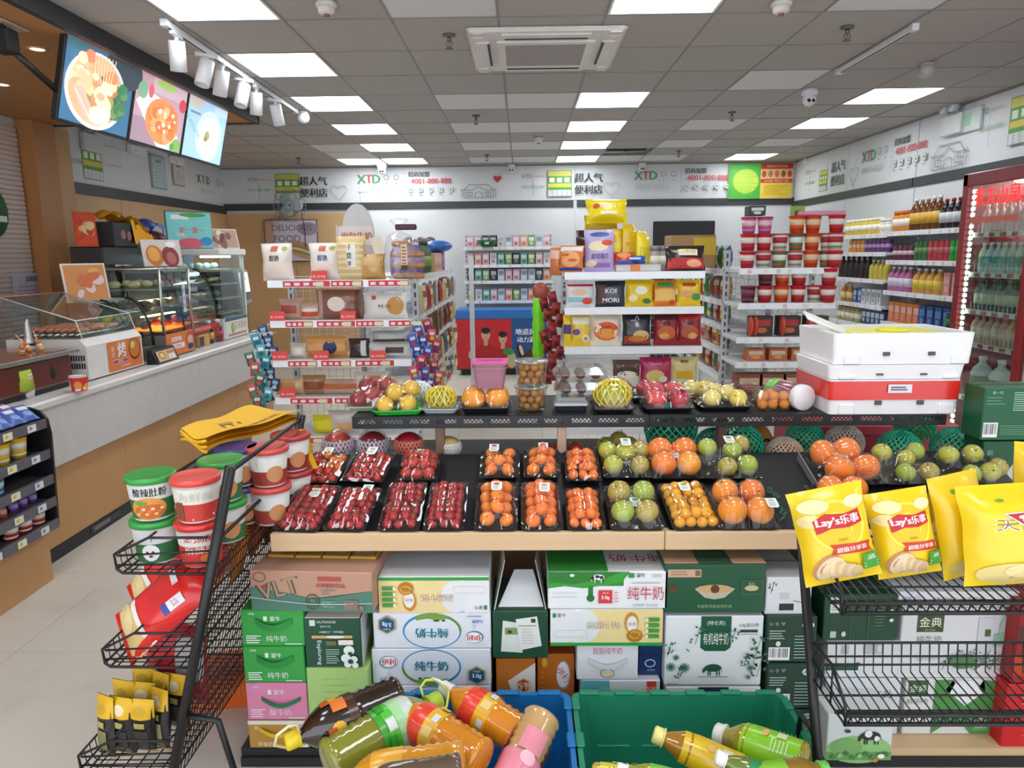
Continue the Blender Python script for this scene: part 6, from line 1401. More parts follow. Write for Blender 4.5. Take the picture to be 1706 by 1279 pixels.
axis(jug('dark brown cooking oil jug with an orange label and yellow cap', '2a1710', .062, .34, 'e6c81e', 'e8dcae', ((.42, .5, '4a2412'),), deco=dk), pq(668, 1158, 1.93), pq(512, 1222, 1.78), 1.)
def gr(P, L):
 for u in (0, 1.57, 3.14, 4.71):
  P.rect(u + .1, L * .46, u + .6, L * .53, 'dfe6e0'); P.lines(u + .12, L * .465, u + .58, L * .525, 5, .002, '4a4a4a', 0); P.rect(u + .75, L * .44, u + 1.3, L * .5, '2f9a2a'); P.text('橄榄油', u + .9, L * .6, L * .05, '2a3a2a', rot=PI / 2); P.text('茶', u + .5, L * .63, L * .05, '1f2a1f')
axis(jug('pale green oil jug with a green and white label', '8a8a2c', .068, .36, 'a8c83a', 'c4d85a', ((.4, .46, '3aa82c'), (.46, .54, '58c83c'), (.54, .62, 'a8d8a0'), (.62, .72, 'cfd8d0')), deco=gr), pq(545, 1275, 1.70), pq(700, 1183, 1.88), .4)
def og(P, L):
 for u in (0, 1.57, 3.14, 4.71): P.text('鲜橙', u + .5, L * .6, L * .06, 'f4dcd0', rot=PI / 2, bold=.03); P.rect(u + .2, L * .44, u + .7, L * .53, 'e8c87a'); P.lines(u + .22, L * .445, u + .68, L * .525, 5, .002, '8a6a3a', 0); P.rect(u + .9, L * .44, u + 1.3, L * .5, 'dadada'); P.text('果汁', u + 1.1, L * .66, L * .04, 'f6e0d0')
def ojug(lab, p0, p1, spin): axis(jug(lab, 'd9881c', .058, .33, 'ecebe6', 'ecebe6', ((.42, .55, 'e8b41c'), (.55, .69, 'e8402a')), deco=og, name='juice_jug'), p0, p1, spin)
ojug('orange juice jug with a red and yellow label, left one with the white cap', pq(805, 1268, 1.70), pq(672, 1184, 1.86), .2)
ojug('orange juice jug with a red and yellow label at the back of the crate', pq(890, 1240, 1.82), pq(762, 1160, 1.95), .7)
axis(jug('orange juice jug lying at the front with its ribbed base up', 'dd9420', .058, .33, 'ecebe6', 'ecebe6', ((.45, .69, 'e8a81c'),), name='juice_jug'), pq(775, 1272, 1.60), pq(585, 1298, 1.58), .7)
def pkd(P, L):
 for u in (0, 2., 4.): P.ell(u + .5, L * .45, .4, L * .06, 'f0b8c4', 12); P.rect(u, L * .2, u + 1.2, L * .4, 'e48a9a'); P.text('桃汁', u + .6, L * .55, L * .06, 'b83a5a', bold=.02)
axis(jug('peach juice jug with a pink label, base upward at the right', 'c9a06a', .055, .33, 'ecebe6', None, ((.42, .69, 'e8899c'),), deco=pkd, name='juice_jug'), pq(905, 1192, 1.86), pq(838, 1330, 1.66), 0)
axis(jug('dark oil bottle lying at the bottom edge of the crate', '5f4a3c', .04, .26, '222222', None, (), name='oil_jug'), pq(770, 1282, 1.50), pq(600, 1308, 1.47), 0)
for k, (a, b, c, lb) in enumerate((((-.3, 1.62, .08), (-.3, 1.9, .1), 'c98a2a', 'oil bottle'), ((-.1, 1.6, .08), (-.1, 1.9, .1), 'd9881c', 'juice bottle'), ((.03, 1.6, .08), (.03, 1.9, .1), 'd9881c', 'juice'), ((-.42, 1.6, .08), (-.41, 1.9, .1), '8a7a2c', 'oil'))):
 axis(jug(f'bottle buried {["left of the middle", "in the middle", "at the right", "at the left"][k]} under the jugs of the blue crate', c, .06, .3, 'e8e4dc', None, ((.42, .69, 'd8a02a'),), name='juice_jug'), a, b, 0)
def tea(lab, c, cap, bands, p0, p1, r=.034, L=.22, deco=None, spin=0.): axis(jug(lab, c, r, L, cap, None, bands, ribs=False, deco=deco, name='tea_bottle', neck=.42), p0, p1, spin)
def td(c):
 def f(P, L):
  for u in (0, 1.57, 3.14, 4.71): P.text('茶', u + .5, L * .5, L * .08, c, rot=PI / 2); P.rect(u + .8, L * .2, u + 1.2, L * .3, 'd8d8b0'); P.ell(u + .9, L * .42, .25, L * .04, 'e0b060', 10); P.lines(u + .1, L * .15, u + .7, L * .35, 5, .002, c, .2)
 return f
tea('yellow labelled tea bottle lying with its pale cap to the left', 'a8741c', 'ece08a', ((.08, .7, 'e0b818'),), pq(1245, 1290, 1.66), pq(1112, 1232, 1.72), .042, .25, td('7a5a10'), .3)
tea('green labelled tea bottle at the right wall of the green crate', '9a8a1e', 'e8eae6', ((.05, .66, '8ac81e'),), pq(1345, 1275, 1.68), pq(1222, 1232, 1.80), .056, .25, td('f0f4e0'), .6)
tea('green capped tea bottle in front of the green labelled one', '8a6a1e', '6ac04a', ((.05, .45, '7ab81e'),), pq(1250, 1300, 1.56), pq(1345, 1285, 1.58), .035, .2, None, 0)
tea('white capped green tea bottle at the bottom edge of the crate', '6a7a2c', 'eceae8', ((.1, .66, '2f8a4a'),), pq(1340, 1330, 1.54), pq(1240, 1282, 1.58), .034, .22, None, 0)
tea('yellow tea bottle half below the picture edge at the left of the green crate', 'c8a41e', 'eeeeea', ((.08, .7, 'd8c82a'),), pq(985, 1300, 1.56), pq(1100, 1312, 1.54), .042, .25, td('6a6a10'), 0)
tea('red labelled tea bottle low in the green crate', '8a3a1e', 'e8e6e4', ((.05, .66, 'b83a24'),), (.5, 1.6, .1), (.68, 1.75, .1), .04, .25)
tea('green striped tea bottle beside the yellow one at the bottom edge', '9a9a2c', 'f0eeea', ((.05, .66, '7ac43a'),), pq(1180, 1322, 1.52), pq(1075, 1295, 1.54), .034, .22, None, 0)
for k in range(3): tea(f'tea bottle on the floor of the green crate, {["left", "middle", "right"][k]} one', 'a8841e', 'e8e6e4', ((.05, .66, 'c8b41e'),), (.24 + k * .2, 1.55, .075), (.24 + k * .2, 1.8, .075), .045, .25)

# ================================================================ wire rack with crisp bags on the right
t = thing('wire_rack', 'black wire rack with sloping shelves, carrying yellow crisp bags', 'rack', (1.2, 1.85, 0)); O = V((1.2, 1.85, 0)); LT = M.Translation(-O)
def ly_(z): return 1.93 - .37 * (.85 - z)
RX0, RX1 = .785, 1.66
for x in (RX0, RX1): MB(LT).tube([(x, ly_(.93), .93), (x, ly_(.0), .0)], .014, BR, 8).build('post', t)
for x in (RX0, RX1): MB(LT).tube([(x, ly_(.4), .4), (x, ly_(.4) + .10, .38), (x, ly_(.4) + .16, .005)], .009, BR, 6).build('leg', t)
m = MB(LT)
for z in (.92, .86): m.tube([(RX0, ly_(z), z), (RX1, ly_(z), z)], .006, BR, 6)
m.build('rail', t)
def wshelf(zf, d, n=30, hb=.12):
 y0 = ly_(zf); m = MB(LT)
 for k in range(n + 1):
  x = RX0 + .01 + (RX1 - RX0 - .02) * k / n; m.tube([(x, y0, zf + hb), (x, y0 - .01, zf + .02), (x, y0 - d, zf), (x, y0 - d - .012, zf + .028), (x, y0 - d - .018, zf + .018)], .0021, BR, 4)
 for y, z, r in ((y0, zf + hb, .004), (y0, zf + hb * .6, .003), (y0 - .008, zf + .04, .003), (y0 - d * .4, zf - .004, .003), (y0 - d, zf - .003, .006), (y0 - d - .012, zf + .028, .005), (y0 - d * .75, zf - .004, .006)): m.tube([(RX0, y, z), (RX1, y, z)], r, BR, 5)
 for x in (RX0, RX1):
  m.tube([(x, y0, zf + hb), (x, y0 - d * .55, zf + .105), (x, y0 - d, zf + .05), (x, y0 - d - .01, zf)], .0042, BR, 6); m.tube([(x, y0, zf + .05), (x, y0 - d, zf + .03)], .003, BR, 5); m.tube([(x, y0, zf), (x, y0 - d, zf)], .003, BR, 5)
  for q in (.3, .6): m.tube([(x, y0 - d * q, zf), (x, y0 - d * q, zf + .11 - .03 * q)], .0028, BR, 5)
 m.build('wire_shelf', t)
wshelf(.80, .24, 34, .1); wshelf(.535, .2, 34, .1)
def lays(P):
 P.ell(.5, .62, .36, .26, 'f4dc4a', 24); P.ell(.5, .62, .32, .23, 'eebb14', 24); P.ell(.25, .84, .2, .07, 'ead9a0', 14); P.ell(.8, .83, .16, .06, 'ecdca8', 14); P.ell(.15, .7, .14, .07, 'e6d090', 14)
 P.poly([(.18, .7), (.35, .76), (.6, .73), (.82, .755), (.83, .62), (.62, .59), (.4, .6), (.2, .56)], 'c01c24'); P.text("Lay's", .37, .665, .1, 'f8f2ee', bold=.05, wfit=.3); P.text('乐事', .66, .675, .09, 'f8f2ee', bold=.04, wfit=.26)
 P.text('经典原味', .52, .475, .03, 'b06a1a', .3); P.poly([(.32, .44), (.9, .41), (.86, .36), (.9, .31), (.32, .34), (.37, .39)], 'c8301e'); P.text('超值分享装', .61, .375, .05, 'f6e6da', wfit=.42, bold=.03)
 P.ell(.27, .2, .2, .13, 'c08a64', 18, .3); P.ell(.3, .19, .19, .12, 'e2c8a0', 18, .3)
 for k in range(6): P.ell(.36 + k * .055, .17 - .012 * k, .08, .115 - .006 * k, ['e8d0a8', 'dcbb8c'][k % 2], 14, .25, up=True)
 P.rect(.72, .12, .98, .29, '4a9a3a'); P.text('-50%', .85, .24, .05, 'eaf4dc', bold=.03); P.lines(.74, .13, .96, .2, 2, .012, 'cfe6b8', .1); P.text('135克', .7, .05, .035, 'b8541c')
def chips(lab, px0, px1, pyb, Y, h, paint, seed, c='eec81a', rz=0., rx=-.22, ry=0., d=.1):
 x0, x1 = HX(px0, Y, pyb), HX(px1, Y, pyb); t = bag('crisp_bag', lab, 'crisp bag', x1 - x0, h, d, c, paint, seed, None, 'f0d22a')
 return place(t, ((x0 + x1) / 2, Y, HZ(pyb, Y, (px0 + px1) / 2)), (rx, ry, rz))
chips("yellow crisp bag with a red badge at the left end of the wire rack", 1342, 1470, 967, 1.72, .24, lays, 11, ry=-.2)
chips("smaller yellow crisp bag with a red badge, second on the wire rack", 1463, 1570, 958, 1.76, .222, lays, 12, ry=-.16)
chips('plain yellow crisp bag turned sideways between the others', 1562, 1665, 957, 1.80, .27, lambda P: (P.ell(.35, .12, .3, .1, 'e0c878', 16), P.ell(.28, .86, .05, .02, '6a9a2a', 8), P.rect(.4, .845, .7, .86, 'b8a82a')), 13, rz=.3, ry=-.1)
def jyx(P):
 P.ell(.3, .86, .04, .015, '6a9a2a', 8); P.text('天使', .42, .63, .13, 'f4f2ec', wfit=.46, bold=.06); P.text('天使', .42, .63, .12, '8a7a3a', wfit=.44, bold=.0); P.poly([(.28, .74), (.62, .76), (.46, .6)], 'd8d2ce'); P.poly([(.31, .73), (.59, .745), (.455, .625)], 'b8242a'); P.ell(.455, .7, .05, .02, 'eee4e0', 8); P.rect(.44, .66, .47, .715, 'eee4e0')
 P.text('土豆片', .78, .42, .13, 'f2f0e8', bold=.06, wfit=.5); P.text('新包装', .8, .26, .05, 'f6ecdc', bold=.03); P.ell(.35, .14, .3, .12, 'e6cf88', 18); P.ell(.65, .1, .32, .1, 'dfc070', 18); P.ell(.5, .18, .25, .08, 'eedc9c', 16)
chips('large yellow crisp bag with a red triangle badge at the right', 1606, 1790, 972, 1.70, .25, jyx, 14, c='ecca16', ry=-.06, d=.12)
chips('yellow crisp bag behind the others at the right picture edge', 1678, 1800, 905, 1.88, .27, lambda P: P.ell(.5, .5, .3, .2, 'e6c22a'), 15, c='e6c01c', ry=.1)

# ================================================================ service counter on the left
CX = -2.6
lam = mat('d6d2cf', .35); cwood = wood('bb8b58', 'cb9c6a', (1, 1, .15), .5)
t = thing('counter', 'long service counter, white above wood, along the left wall', 'counter', (CX, 3.6, 0)); L_ = 3.85
m = MB(); m.box(-.66, 0, .875, .0, L_, .925, lam, bev=.012); m.build('worktop', t)
MB().box(-.64, .06, .54, -.012, L_ - .01, .875, mat('c9c6c4', .35), bev=.003).build('front_panel', t)
for k in range(4):
 y0 = .06 + k * .948; MB().box(-.63, y0, .085, -.05, y0 + .946, .54, cwood, bev=.002).build('wood_panel', t)
MB().box(-.65, .0, .085, -.004, .06, .875, lam, bev=.004).build('end_panel', t)
MB().box(-.62, .0, 0, -.055, L_ - .02, .085, mat('2a2a2c', .5)).build('kick_plate', t)
for k in range(4):
 m = MB(); y0 = .55 + k * .62
 m.box(-.056, y0, .02, -.05, y0 + .34, .068, mat('3a3a3c', .5), bev=.006); m.box(-.0525, y0 + .03, .032, -.0485, y0 + .2, .056, mat('77756f', .4)); m.build('vent', t)
# gum rack at the near end
t = thing('gum_rack', 'black curved-sided rack of gum tubs at the near end of the counter', 'rack', (-2.62, 2.0, 0)); bk2 = mat('19191b', .35); gy2 = mat('5d5a62', .3)
MB().box(-.06, 0, 0, .1, 1.58, .31, cwood, bev=.002).build('plinth', t)
for y in (0, 1.565):
 MB(M.Translation((0, y, 0)) @ M(((1, 0, 0, 0), (0, 0, 1, 0), (0, 1, 0, 0), (0, 0, 0, 1)))).prism([(-.1, .31), (.17, .31), (.19, .8), (.18, .88), (.15, .92), (.09, .94), (-.1, .94)], 0, .015, bk2).build('side_panel', t)
MB().box(-.1, .015, .31, -.085, 1.565, .94, bk2).build('back_panel', t)
GZ = (.335, .455, .575, .71, .87)
for z in GZ:
 MB().box(-.085, .015, z - .012, .165, 1.565, z, gy2).build('shelf', t)
 m = MB(); m.box(.165, .015, z - .035, .178, 1.565, z + .012, gy2)
 for k in range(9):
  y = .06 + k * .17; m.box(.178, y, z - .03, .180, y + .06, z + .005, 'e4e2c8' if k % 2 else 'dadde0'); m.box(.180, y + .01, z - .02, .181, y + .03, z - .003, 'cfc04a' if k % 2 else '8a8f9a')
 m.build('price_strip', t)
def tub(c, lid, c2, h, r): return mini_cup(h, r, c, c2, lid)
def gum(me, nm, lab, cat, tier, ys, x=-2.53, grp=None):
 for k, y in enumerate(ys): item(me, nm, lab, cat, (x, y, GZ[tier] + .001), PI / 2, grp or lab)
gum(tub('f0c41a', 'f2b90c', 'e9e2d2', .105, .044), 'gum_tub', 'yellow gum tub with a white label, second tier of the gum rack', 'gum', 3, (3.44, 3.32, 3.2, 2.98, 2.88), -2.52)
gum(tub('2a8aa8', '8a3050', 'c8d8e4', .088, .046), 'gum_tub', 'blue and teal gum tub alone on the third tier', 'gum', 2, (3.25,), -2.52)
me = mini_bottle(.078, .022, '6a3a9a', 'ececf0', 'b8a0d8', 12, .8); gum(me, 'gum_bottle', 'purple gum bottle with a white cap, fourth tier of the gum rack', 'gum', 1, (3.51, 3.44, 3.37))
me = mini_bottle(.078, .022, 'd8503a', 'ececf0', 'e8b0a0', 12, .8); gum(me, 'gum_bottle', 'red gum bottle with a white cap, fourth tier of the gum rack', 'gum', 1, (3.29, 3.22, 3.15, 3.08, 3.0, 2.93))
gum(tub('b8321e', 'd8261a', 'f0e8e4', .085, .04), 'gum_tub', 'red gum tub with a round white label, lowest tier of the gum rack', 'gum', 0, (3.5, 3.4, 3.3), -2.51); gum(tub('d0d4dc', 'e87a9a', 'e0e4ec', .1, .04), 'gum_tub', 'white gum tub with a pink lid, lowest tier of the gum rack', 'gum', 0, (3.17, 3.08), -2.51); gum(tub('b8321e', 'd8261a', 'f0e8e4', .085, .04), 'gum_tub', 'red gum tub left of the pink lidded ones on the lowest tier', 'gum', 0, (2.98, 2.88), -2.51)
me1 = mini_bag(.09, .12, .03, '4a62b0', 'e6e8f0', '7aa0d8', 1); me2 = mini_bag(.09, .12, .03, '8a5a9a', 'f0e6ea', 'e89ab8', 2); me3 = mini_bag(.09, .12, .03, '3a9aa8', 'e6f0f0', 'f0b0a0', 3)
for k in range(12): item((me1, me2, me3)[k % 3], 'sweet_pouch', ('blue', 'purple', 'teal')[k % 3] + ' sweet pouch lying on the top tier of the gum rack', 'sweets', (-2.47 - .055 * (k % 3), 3.5 - .085 * (k // 3) - .02 * (k % 3), GZ[4] + .02 + .015 * (k % 3)), group=('blue', 'purple', 'teal')[k % 3] + ' sweet pouches on the gum rack', rot=(-1.0, 0, PI / 2 + .3 * ((k * 7) % 5 - 2) / 2))
# ---------------------------------------------------------------- what stands on the counter
WZ = .926
SW = M(((0, 0, 1, 0), (1, 0, 0, 0), (0, 1, 0, 0), (0, 0, 0, 1)))   # profile (run along y, height) extruded in x
PX = M(((1, 0, 0, 0), (0, 0, 1, 0), (0, 1, 0, 0), (0, 0, 0, 1)))   # profile (x, height) extruded in y
steel = mat('b8b6b2', .25, .9); crm = mat('dcd6d2', .35)
# hot pot of skewers
t = thing('food_warmer', 'dark red soup warmer box with a steel rim and skewers in it', 'warmer', (-2.95, 3.98, WZ));
MB().box(-.32, -.36, .03, .22, .3, .2, mat('5e1d12', .3, coat=.4), bev=.015).build('housing', t)
MB().box(-.3, -.34, 0, .2, .28, .03, BLACK()).build('foot', t)
m = MB(); m.box(-.34, -.38, .2, .25, .34, .225, steel, bev=.004); m.build('rim', t); MB().box(-.3, -.34, .222, .21, .28, .228, mat('8a4a22', .25, coat=.6, var=.2)).build('broth', t)
for y in (-.14, .12): MB().sph((.22, y, .11), .035, mat('1c100c'), 10, 6, (.15, 1, 1.2)).build('emblem', t)
r_ = random.Random(4)
for k in range(14):
 a = V((r_.uniform(-.25, .16), r_.uniform(-.28, .24), .235)); o = thing('skewer', 'wooden food skewer standing in the dark red soup warmer', 'skewer', V((-2.95, 3.98, WZ)) + a, (r_.uniform(-.7, .7), r_.uniform(-.7, .7), 0), 'skewers in the soup warmer')
 if k == 0: sk = o; MB().cyl((0, 0, -.01), (0, 0, .12), .003, 'd8b88a', 5).build('stick', o); m = MB(); [m.sph((0, 0, .01 + q * .02), .016, ['d8985a', 'e8c8a0', 'c8703a'][q], 8, 6) for q in range(3)]; m.build('food', o)
 else:
  for ch in sk.children: c = ch.copy(); COL.objects.link(c); c.parent = o
t = thing('sauce_dispenser', 'steel sauce bottle with a pointed spout behind the skewers', 'bottle', (HX(47, 4.35, 560), 4.35, WZ)); MB().lathe([(.05, 0), (.05, .2), (.03, .24), (.03, .27), (.022, .29), (.012, .38), (.004, .41)], steel, 16).build('bottle', t); MB().lathe([(.033, .24), (.033, .255)], BLACK(), 16).build('collar', t)
# roaster with sausages and printed front
RX = -2.72
t = thing('sausage_roaster', 'white sausage roaster with an orange printed front and tilted glass lid', 'roaster', (RX, 4.42, WZ));
MB(PX).prism([(-.5, 0.01), (-.0, .01), (.0, .22), (-.04, .265), (-.5, .265)], 0, .66, crm).build('housing', t)
m = MB(); m.box(-.47, .03, .265, -.05, .63, .275, mat('6a5a50', .4)); m.build('tray', t)
for k in range(9): MB().cyl((-.44 + k * .045, .04, .285), (-.44 + k * .045, .62, .285), .011, steel, 8).build('roller', t)
m = MB()
for r in range(2):
 for k in range(7): m.box(-.12 + .016 * k, -.003, .13 - r * .05, -.112 + .016 * k, .001, .165 - r * .05, BLACK())
m.build('side_vent', t)
P = Paint(flat((.001, .22, .02), (0, 1, 0), (0, 0, 1))); P.rect(0, 0, .42, .195, 'd9783a'); P.ell(.33, .12, .075, .075, '7a2a12', 20); P.ell(.33, .125, .065, .065, 'c87a28', 18); P.ell(.31, .15, .03, .025, 'eac070', 12)
P.text('烤', .17, .135, .1, 'eceef4', bold=.04); P.text('台', .06, .15, .035, 'eceef4'); P.text('式', .06, .11, .035, 'eceef4'); P.rect(.05, .045, .23, .075, 'f2e6e2'); P.rect(.053, .048, .227, .072, 'b0405a'); P.text('现烤香肠', .14, .06, .016, 'f2e6e2'); P.text('每天新鲜美味', .2, .025, .018, 'f0d8c8', .34); P.build('front_print', t)
G = GLASS()
m = MB(); m.add([(-.42, .02, .275), (-.42, .64, .275), (-.52, .64, .53), (-.52, .02, .53)], [(0, 1, 2, 3)], G); m.add([(-.52, .02, .53), (-.52, .64, .53), (-.06, .64, .38), (-.06, .02, .38)], [(0, 1, 2, 3)], G); m.add([(-.06, .02, .38), (-.06, .64, .38), (-.03, .64, .27), (-.03, .02, .27)], [(0, 1, 2, 3)], G)
for y in (.02, .64): m.add([(-.42, y, .275), (-.52, y, .53), (-.06, y, .38), (-.03, y, .27)], [(0, 1, 2, 3)], G)
gl = m.build('glass_lid', t)
m = MB()
for y in (.02, .64): m.tube([(-.52, y, .53), (-.06, y, .38), (-.03, y, .27)], .004, mat('d8d4d0', .3), 5)
m.tube([(-.52, .02, .53), (-.52, .64, .53)], .005, mat('c8705a', .3), 5); m.tube([(-.06, .02, .38), (-.06, .64, .38)], .004, mat('d8d4d0', .3), 5); m.build('lid_edge', gl)
me = MB().lathe([(0, -.07), (.013, -.062), (.018, -.04), (.018, .04), (.013, .062), (0, .07)], mat('b8623a', .3, coat=.5), 10).mesh('sausage')
for k in range(8):
 for j in range(3): item(me, 'sausage', 'brown sausage on the roller tray of the white roaster', 'sausage', (RX - .42 + k * .047, 4.55 + j * .17, WZ + .312), group='sausages on the roaster', rot=(PI / 2, 0, 0))
# small price stand, hot curved case, glass case with orange board
t = thing('price_stand', 'small black stand with a food picture and price, beside the roaster', 'sign', (-2.66, 5.12, WZ)); MB(PX).prism([(-.06, 0), (.02, 0), (-.02, .105), (-.05, .105)], 0, .33, BLACK()).build('stand', t)
P = Paint(flat((.019, .03, .012), (0, 1, 0), V((-.036, 0, .1)).normalized())); P.rect(0, 0, .27, .08, 'd8b088'); P.ell(.07, .045, .045, .03, 'a8863a', 14); P.ell(.07, .045, .028, .018, 'e8d08a', 12); P.rect(.15, .03, .26, .07, 'c87a4a'); P.rect(.16, .01, .25, .045, 'efe9ee'); P.text('2.5', .2, .028, .022, '6a4a8a'); P.build('card', t)
def buns(n, x0, x1, y0, y1, z, c, lab, r=.035, grp=None, sc=(1, 1, .7)):
 me = MB().sph((0, 0, r * .7), r, mat(c, .35, coat=.3, var=.15), 12, 8, sc).mesh('bun')
 for k in range(n):
  i, j = k % max(1, (n + 1) // 2), k // max(1, (n + 1) // 2)
  item(me, 'bun', lab, 'bun', (x0 + (x1 - x0) * j, y0 + (y1 - y0) * i / max(1, (n + 1) // 2 - 1), z), k, grp or lab)
def curved(x, y0, y1, h, d, label, base_c, shelves, kick=.1, frame=BLACK(), name='hot_display', c_glass=None, top=.0):
 """case with a curved front glass facing the aisle"""
 t = thing(name, label, 'display case', (x, y0, WZ)); w = y1 - y0
 MB().box(-d, 0, 0.005, 0, w, kick, base_c, bev=.008).build('base', t)
 MB().box(-d, 0, kick, -d + .02, w, h, mat('3a302a', .5)).build('back', t)
 m = MB(); m.box(-d, 0, h - .02, -d * .42, w, h, mat('c8c6c4', .35)); m.build('top', t)
 arc = [(-d * .42 + d * .4 * math.sin(a * PI / 16), kick + (h - kick) * (1 - (1 - math.cos(a * PI / 16)) * .999)) for a in range(9)]
 m = MB()
 m.grid(lambda u, v: (arc[round(v * 8)][0], u * w, arc[round(v * 8)][1]), 1, 8, c_glass or GLASS()); m.build('front_glass', t)
 for y in (.0, w):
  m = MB(); m.add([(-d, y, kick), (-.02, y, kick)] + [(a, y, b) for a, b in arc[::-1]] + [(-d, y, h)], [tuple(range(len(arc) + 3))], c_glass or GLASS()); m.build('side_glass', t)
  MB().tube([(a, y, b) for a, b in arc], .009, frame, 6).build('edge_frame', t)
 for q in shelves: MB().box(-d + .03, .02, kick + (h - kick) * q, -d * .22, w - .02, kick + (h - kick) * q + .008, steel).build('shelf', t)
 return t
curved(-2.80, 5.09, 5.41, .47, .45, 'small curved glass hot case behind the small price stand', mat('8a8580', .3, .6), (.45,), .11)
buns(5, -3.05, -2.95, 5.15, 5.35, WZ + .12, 'd8b060', 'bread roll in the small curved hot case', .04); buns(4, -3.1, -3.0, 5.15, 5.35, WZ + .295, 'c89a58', 'pastry on the upper shelf of the small curved hot case', .035)
# square glass case with steel posts and the orange board
t = thing('glass_case', 'square glass hot case with steel posts and an orange front board', 'display case', (-2.72, 5.42, WZ)); w, d, h = .5, .55, .68
MB().box(-d, 0, .005, 0, w, .18, mat('8a8784', .3, .6), bev=.006).build('base', t)
m = MB()
for x in (-d + .01, -.01):
 for y in (.01, w - .01): m.cyl((x, y, .18), (x, y, h), .012, steel, 8)
for y in (.01, w - .01): m.cyl((-d + .01, y, h), (-.01, y, h), .010, steel, 8)
for x in (-d + .01, -.01): m.cyl((x, .01, h), (x, w - .01, h), .010, steel, 8)
m.build('frame', t); m = MB(); m.box(-.012, .02, .2, -.009, w - .02, h - .01, GLASS()); m.box(-d + .02, .008, .2, -.02, .011, h - .01, GLASS()); m.box(-d + .02, .02, h, -.02, w - .02, h + .004, GLASS()); m.build('glass', t)
for z in (.2, .36, .52): MB().box(-d + .02, .02, z, -.03, w - .02, z + .008, steel).build('shelf', t)
P = Paint(flat((.002, .0, .015), (0, 1, 0), (0, 0, 1))); P.rect(0, 0, .46, .17, 'df7c34'); P.text('热销烤肠', .17, .12, .04, 'f2e8ee', .26, bold=.03); P.rect(.06, .045, .3, .085, 'ece9f2'); P.text('台湾烤肠', .18, .065, .028, 'd0703a', .2); P.ell(.4, .1, .07, .06, 'c8503a', 16); P.ell(.4, .09, .05, .04, 'e8b0a0', 12); P.ell(.4, .04, .05, .025, '3a3a48', 12); P.build('front_board', t)
P = Paint(flat((-.008, .36, .33), (0, 1, 0), (0, 0, 1))); P.rect(0, 0, .05, .22, 'd4cfe0'); P.text('烤', .025, .17, .035, '7a5a9a'); P.text('肠', .025, .11, .035, '7a5a9a'); P.text('热', .025, .05, .035, '7a5a9a'); P.build('strip_label', t)
m = MB(); m.box(-.35, .04, .212, -.06, .44, .216, mat('ff8a2a', .4, emit=2.2)); m.build('heat_lamp', t)
buns(6, -3.1, -2.95, 5.48, 5.85, WZ + .37, 'c86a3a', 'roast drumstick on the middle shelf of the square glass case', .035); buns(6, -3.1, -2.95, 5.48, 5.85, WZ + .53, 'e0c488', 'pale bun on the upper shelf of the square glass case', .045); buns(4, -3.0, -2.9, 5.48, 5.85, WZ + .22, 'd8541c', 'orange sausage roll under the heat lamp', .035)
# black oven cabinet behind with things on top
t = thing('oven_cabinet', 'tall black oven cabinet behind the glass cases', 'cabinet', (-3.3, 5.72, 0)); MB().box(-.27, 0, 0, .0, .85, 1.78, mat('26231f', .35), bev=.01).build('body', t)
m = MB(); m.box(.0, .05, 1.2, .012, .45, 1.60, mat('15110f', .15, coat=.6), bev=.004); m.build('oven_door', t); m = MB(); m.cyl((.03, .1, 1.63), (.03, .42, 1.63), .01, steel, 8); m.build('door_handle', t)
for k in range(3): MB().sph((.0, .56 + k * .1, 1.52), .022, mat('ffb84a', .4, emit=3.), 10, 6).build('lamp', t)
MB().box(-.02, .5, 1.1, .015, .82, 1.46, mat('4a3a28', .4), bev=.004).build('warm_niche', t)
def board(name, label, c, p, w, h, rz, paint, tilt=-.15, thick=.012, cat='poster'):
 t = thing(name, label, cat, p, (tilt, 0, rz)); MB().box(-w / 2, 0, 0, w / 2, thick, h, c, bev=.002).build('panel', t); P = Paint(flat((-w / 2, -.0005, 0), (1, 0, 0), (0, 0, 1))); paint(P, w, h); P.build('print', t); return t
def food(seed, bg, cs, word=None, wc='f6efe6'):
 def f(P, w, h):
  P.rect(.012, .012, w - .012, h - .012, bg); r = random.Random(seed)
  for k in range(10): P.ell(w * r.uniform(.2, .75), h * r.uniform(.2, .8), w * r.uniform(.08, .2), h * r.uniform(.06, .16), r.choice(cs), 14, r.random() * 3)
  if word: P.text(word, w * .5, h * .87, h * .12, wc, w * .8, bold=.03)
 return f
board('food_poster', 'tilted food picture board of golden buns in front of the oven', 'd8d2cc', (-3.12, 5.18, 1.38), .3, .28, .95, food(2, 'c8854a', ['e8c878', 'd8a048', 'f0dca0', 'c86a3a', 'dcc0c4']), -.2)
board('food_poster', 'narrow orange food poster standing on the oven cabinet', 'c8401e', (-3.47, 5.82, 1.782), .18, .27, 1.1, food(3, 'd04a1c', ['e8a060', 'e0c090', 'f0803a', 'c83a18']), -.05)
t = thing('black_box', 'black box with a reddish picture on the oven cabinet', 'box', (-3.44, 6.10, 1.782)); MB().box(-.1, -.16, 0, .12, .2, .2, mat('1a1a1e', .3), bev=.006).build('box', t); P = Paint(flat((.1205, -.14, .02), (0, 1, 0), (0, 0, 1))); P.ell(.12, .08, .04, .04, '9a5a58', 12); P.ell(.21, .07, .035, .04, '9a5a58', 12); P.build('print', t)
t = thing('yellow_cloth', 'crumpled yellow cloth jacket draped over the black box', 'cloth', (-3.43, 6.18, 1.783), 0, None, (.62, .72, .85)); yj = mat('eaa31c', .8, bump=.25, scale=30)
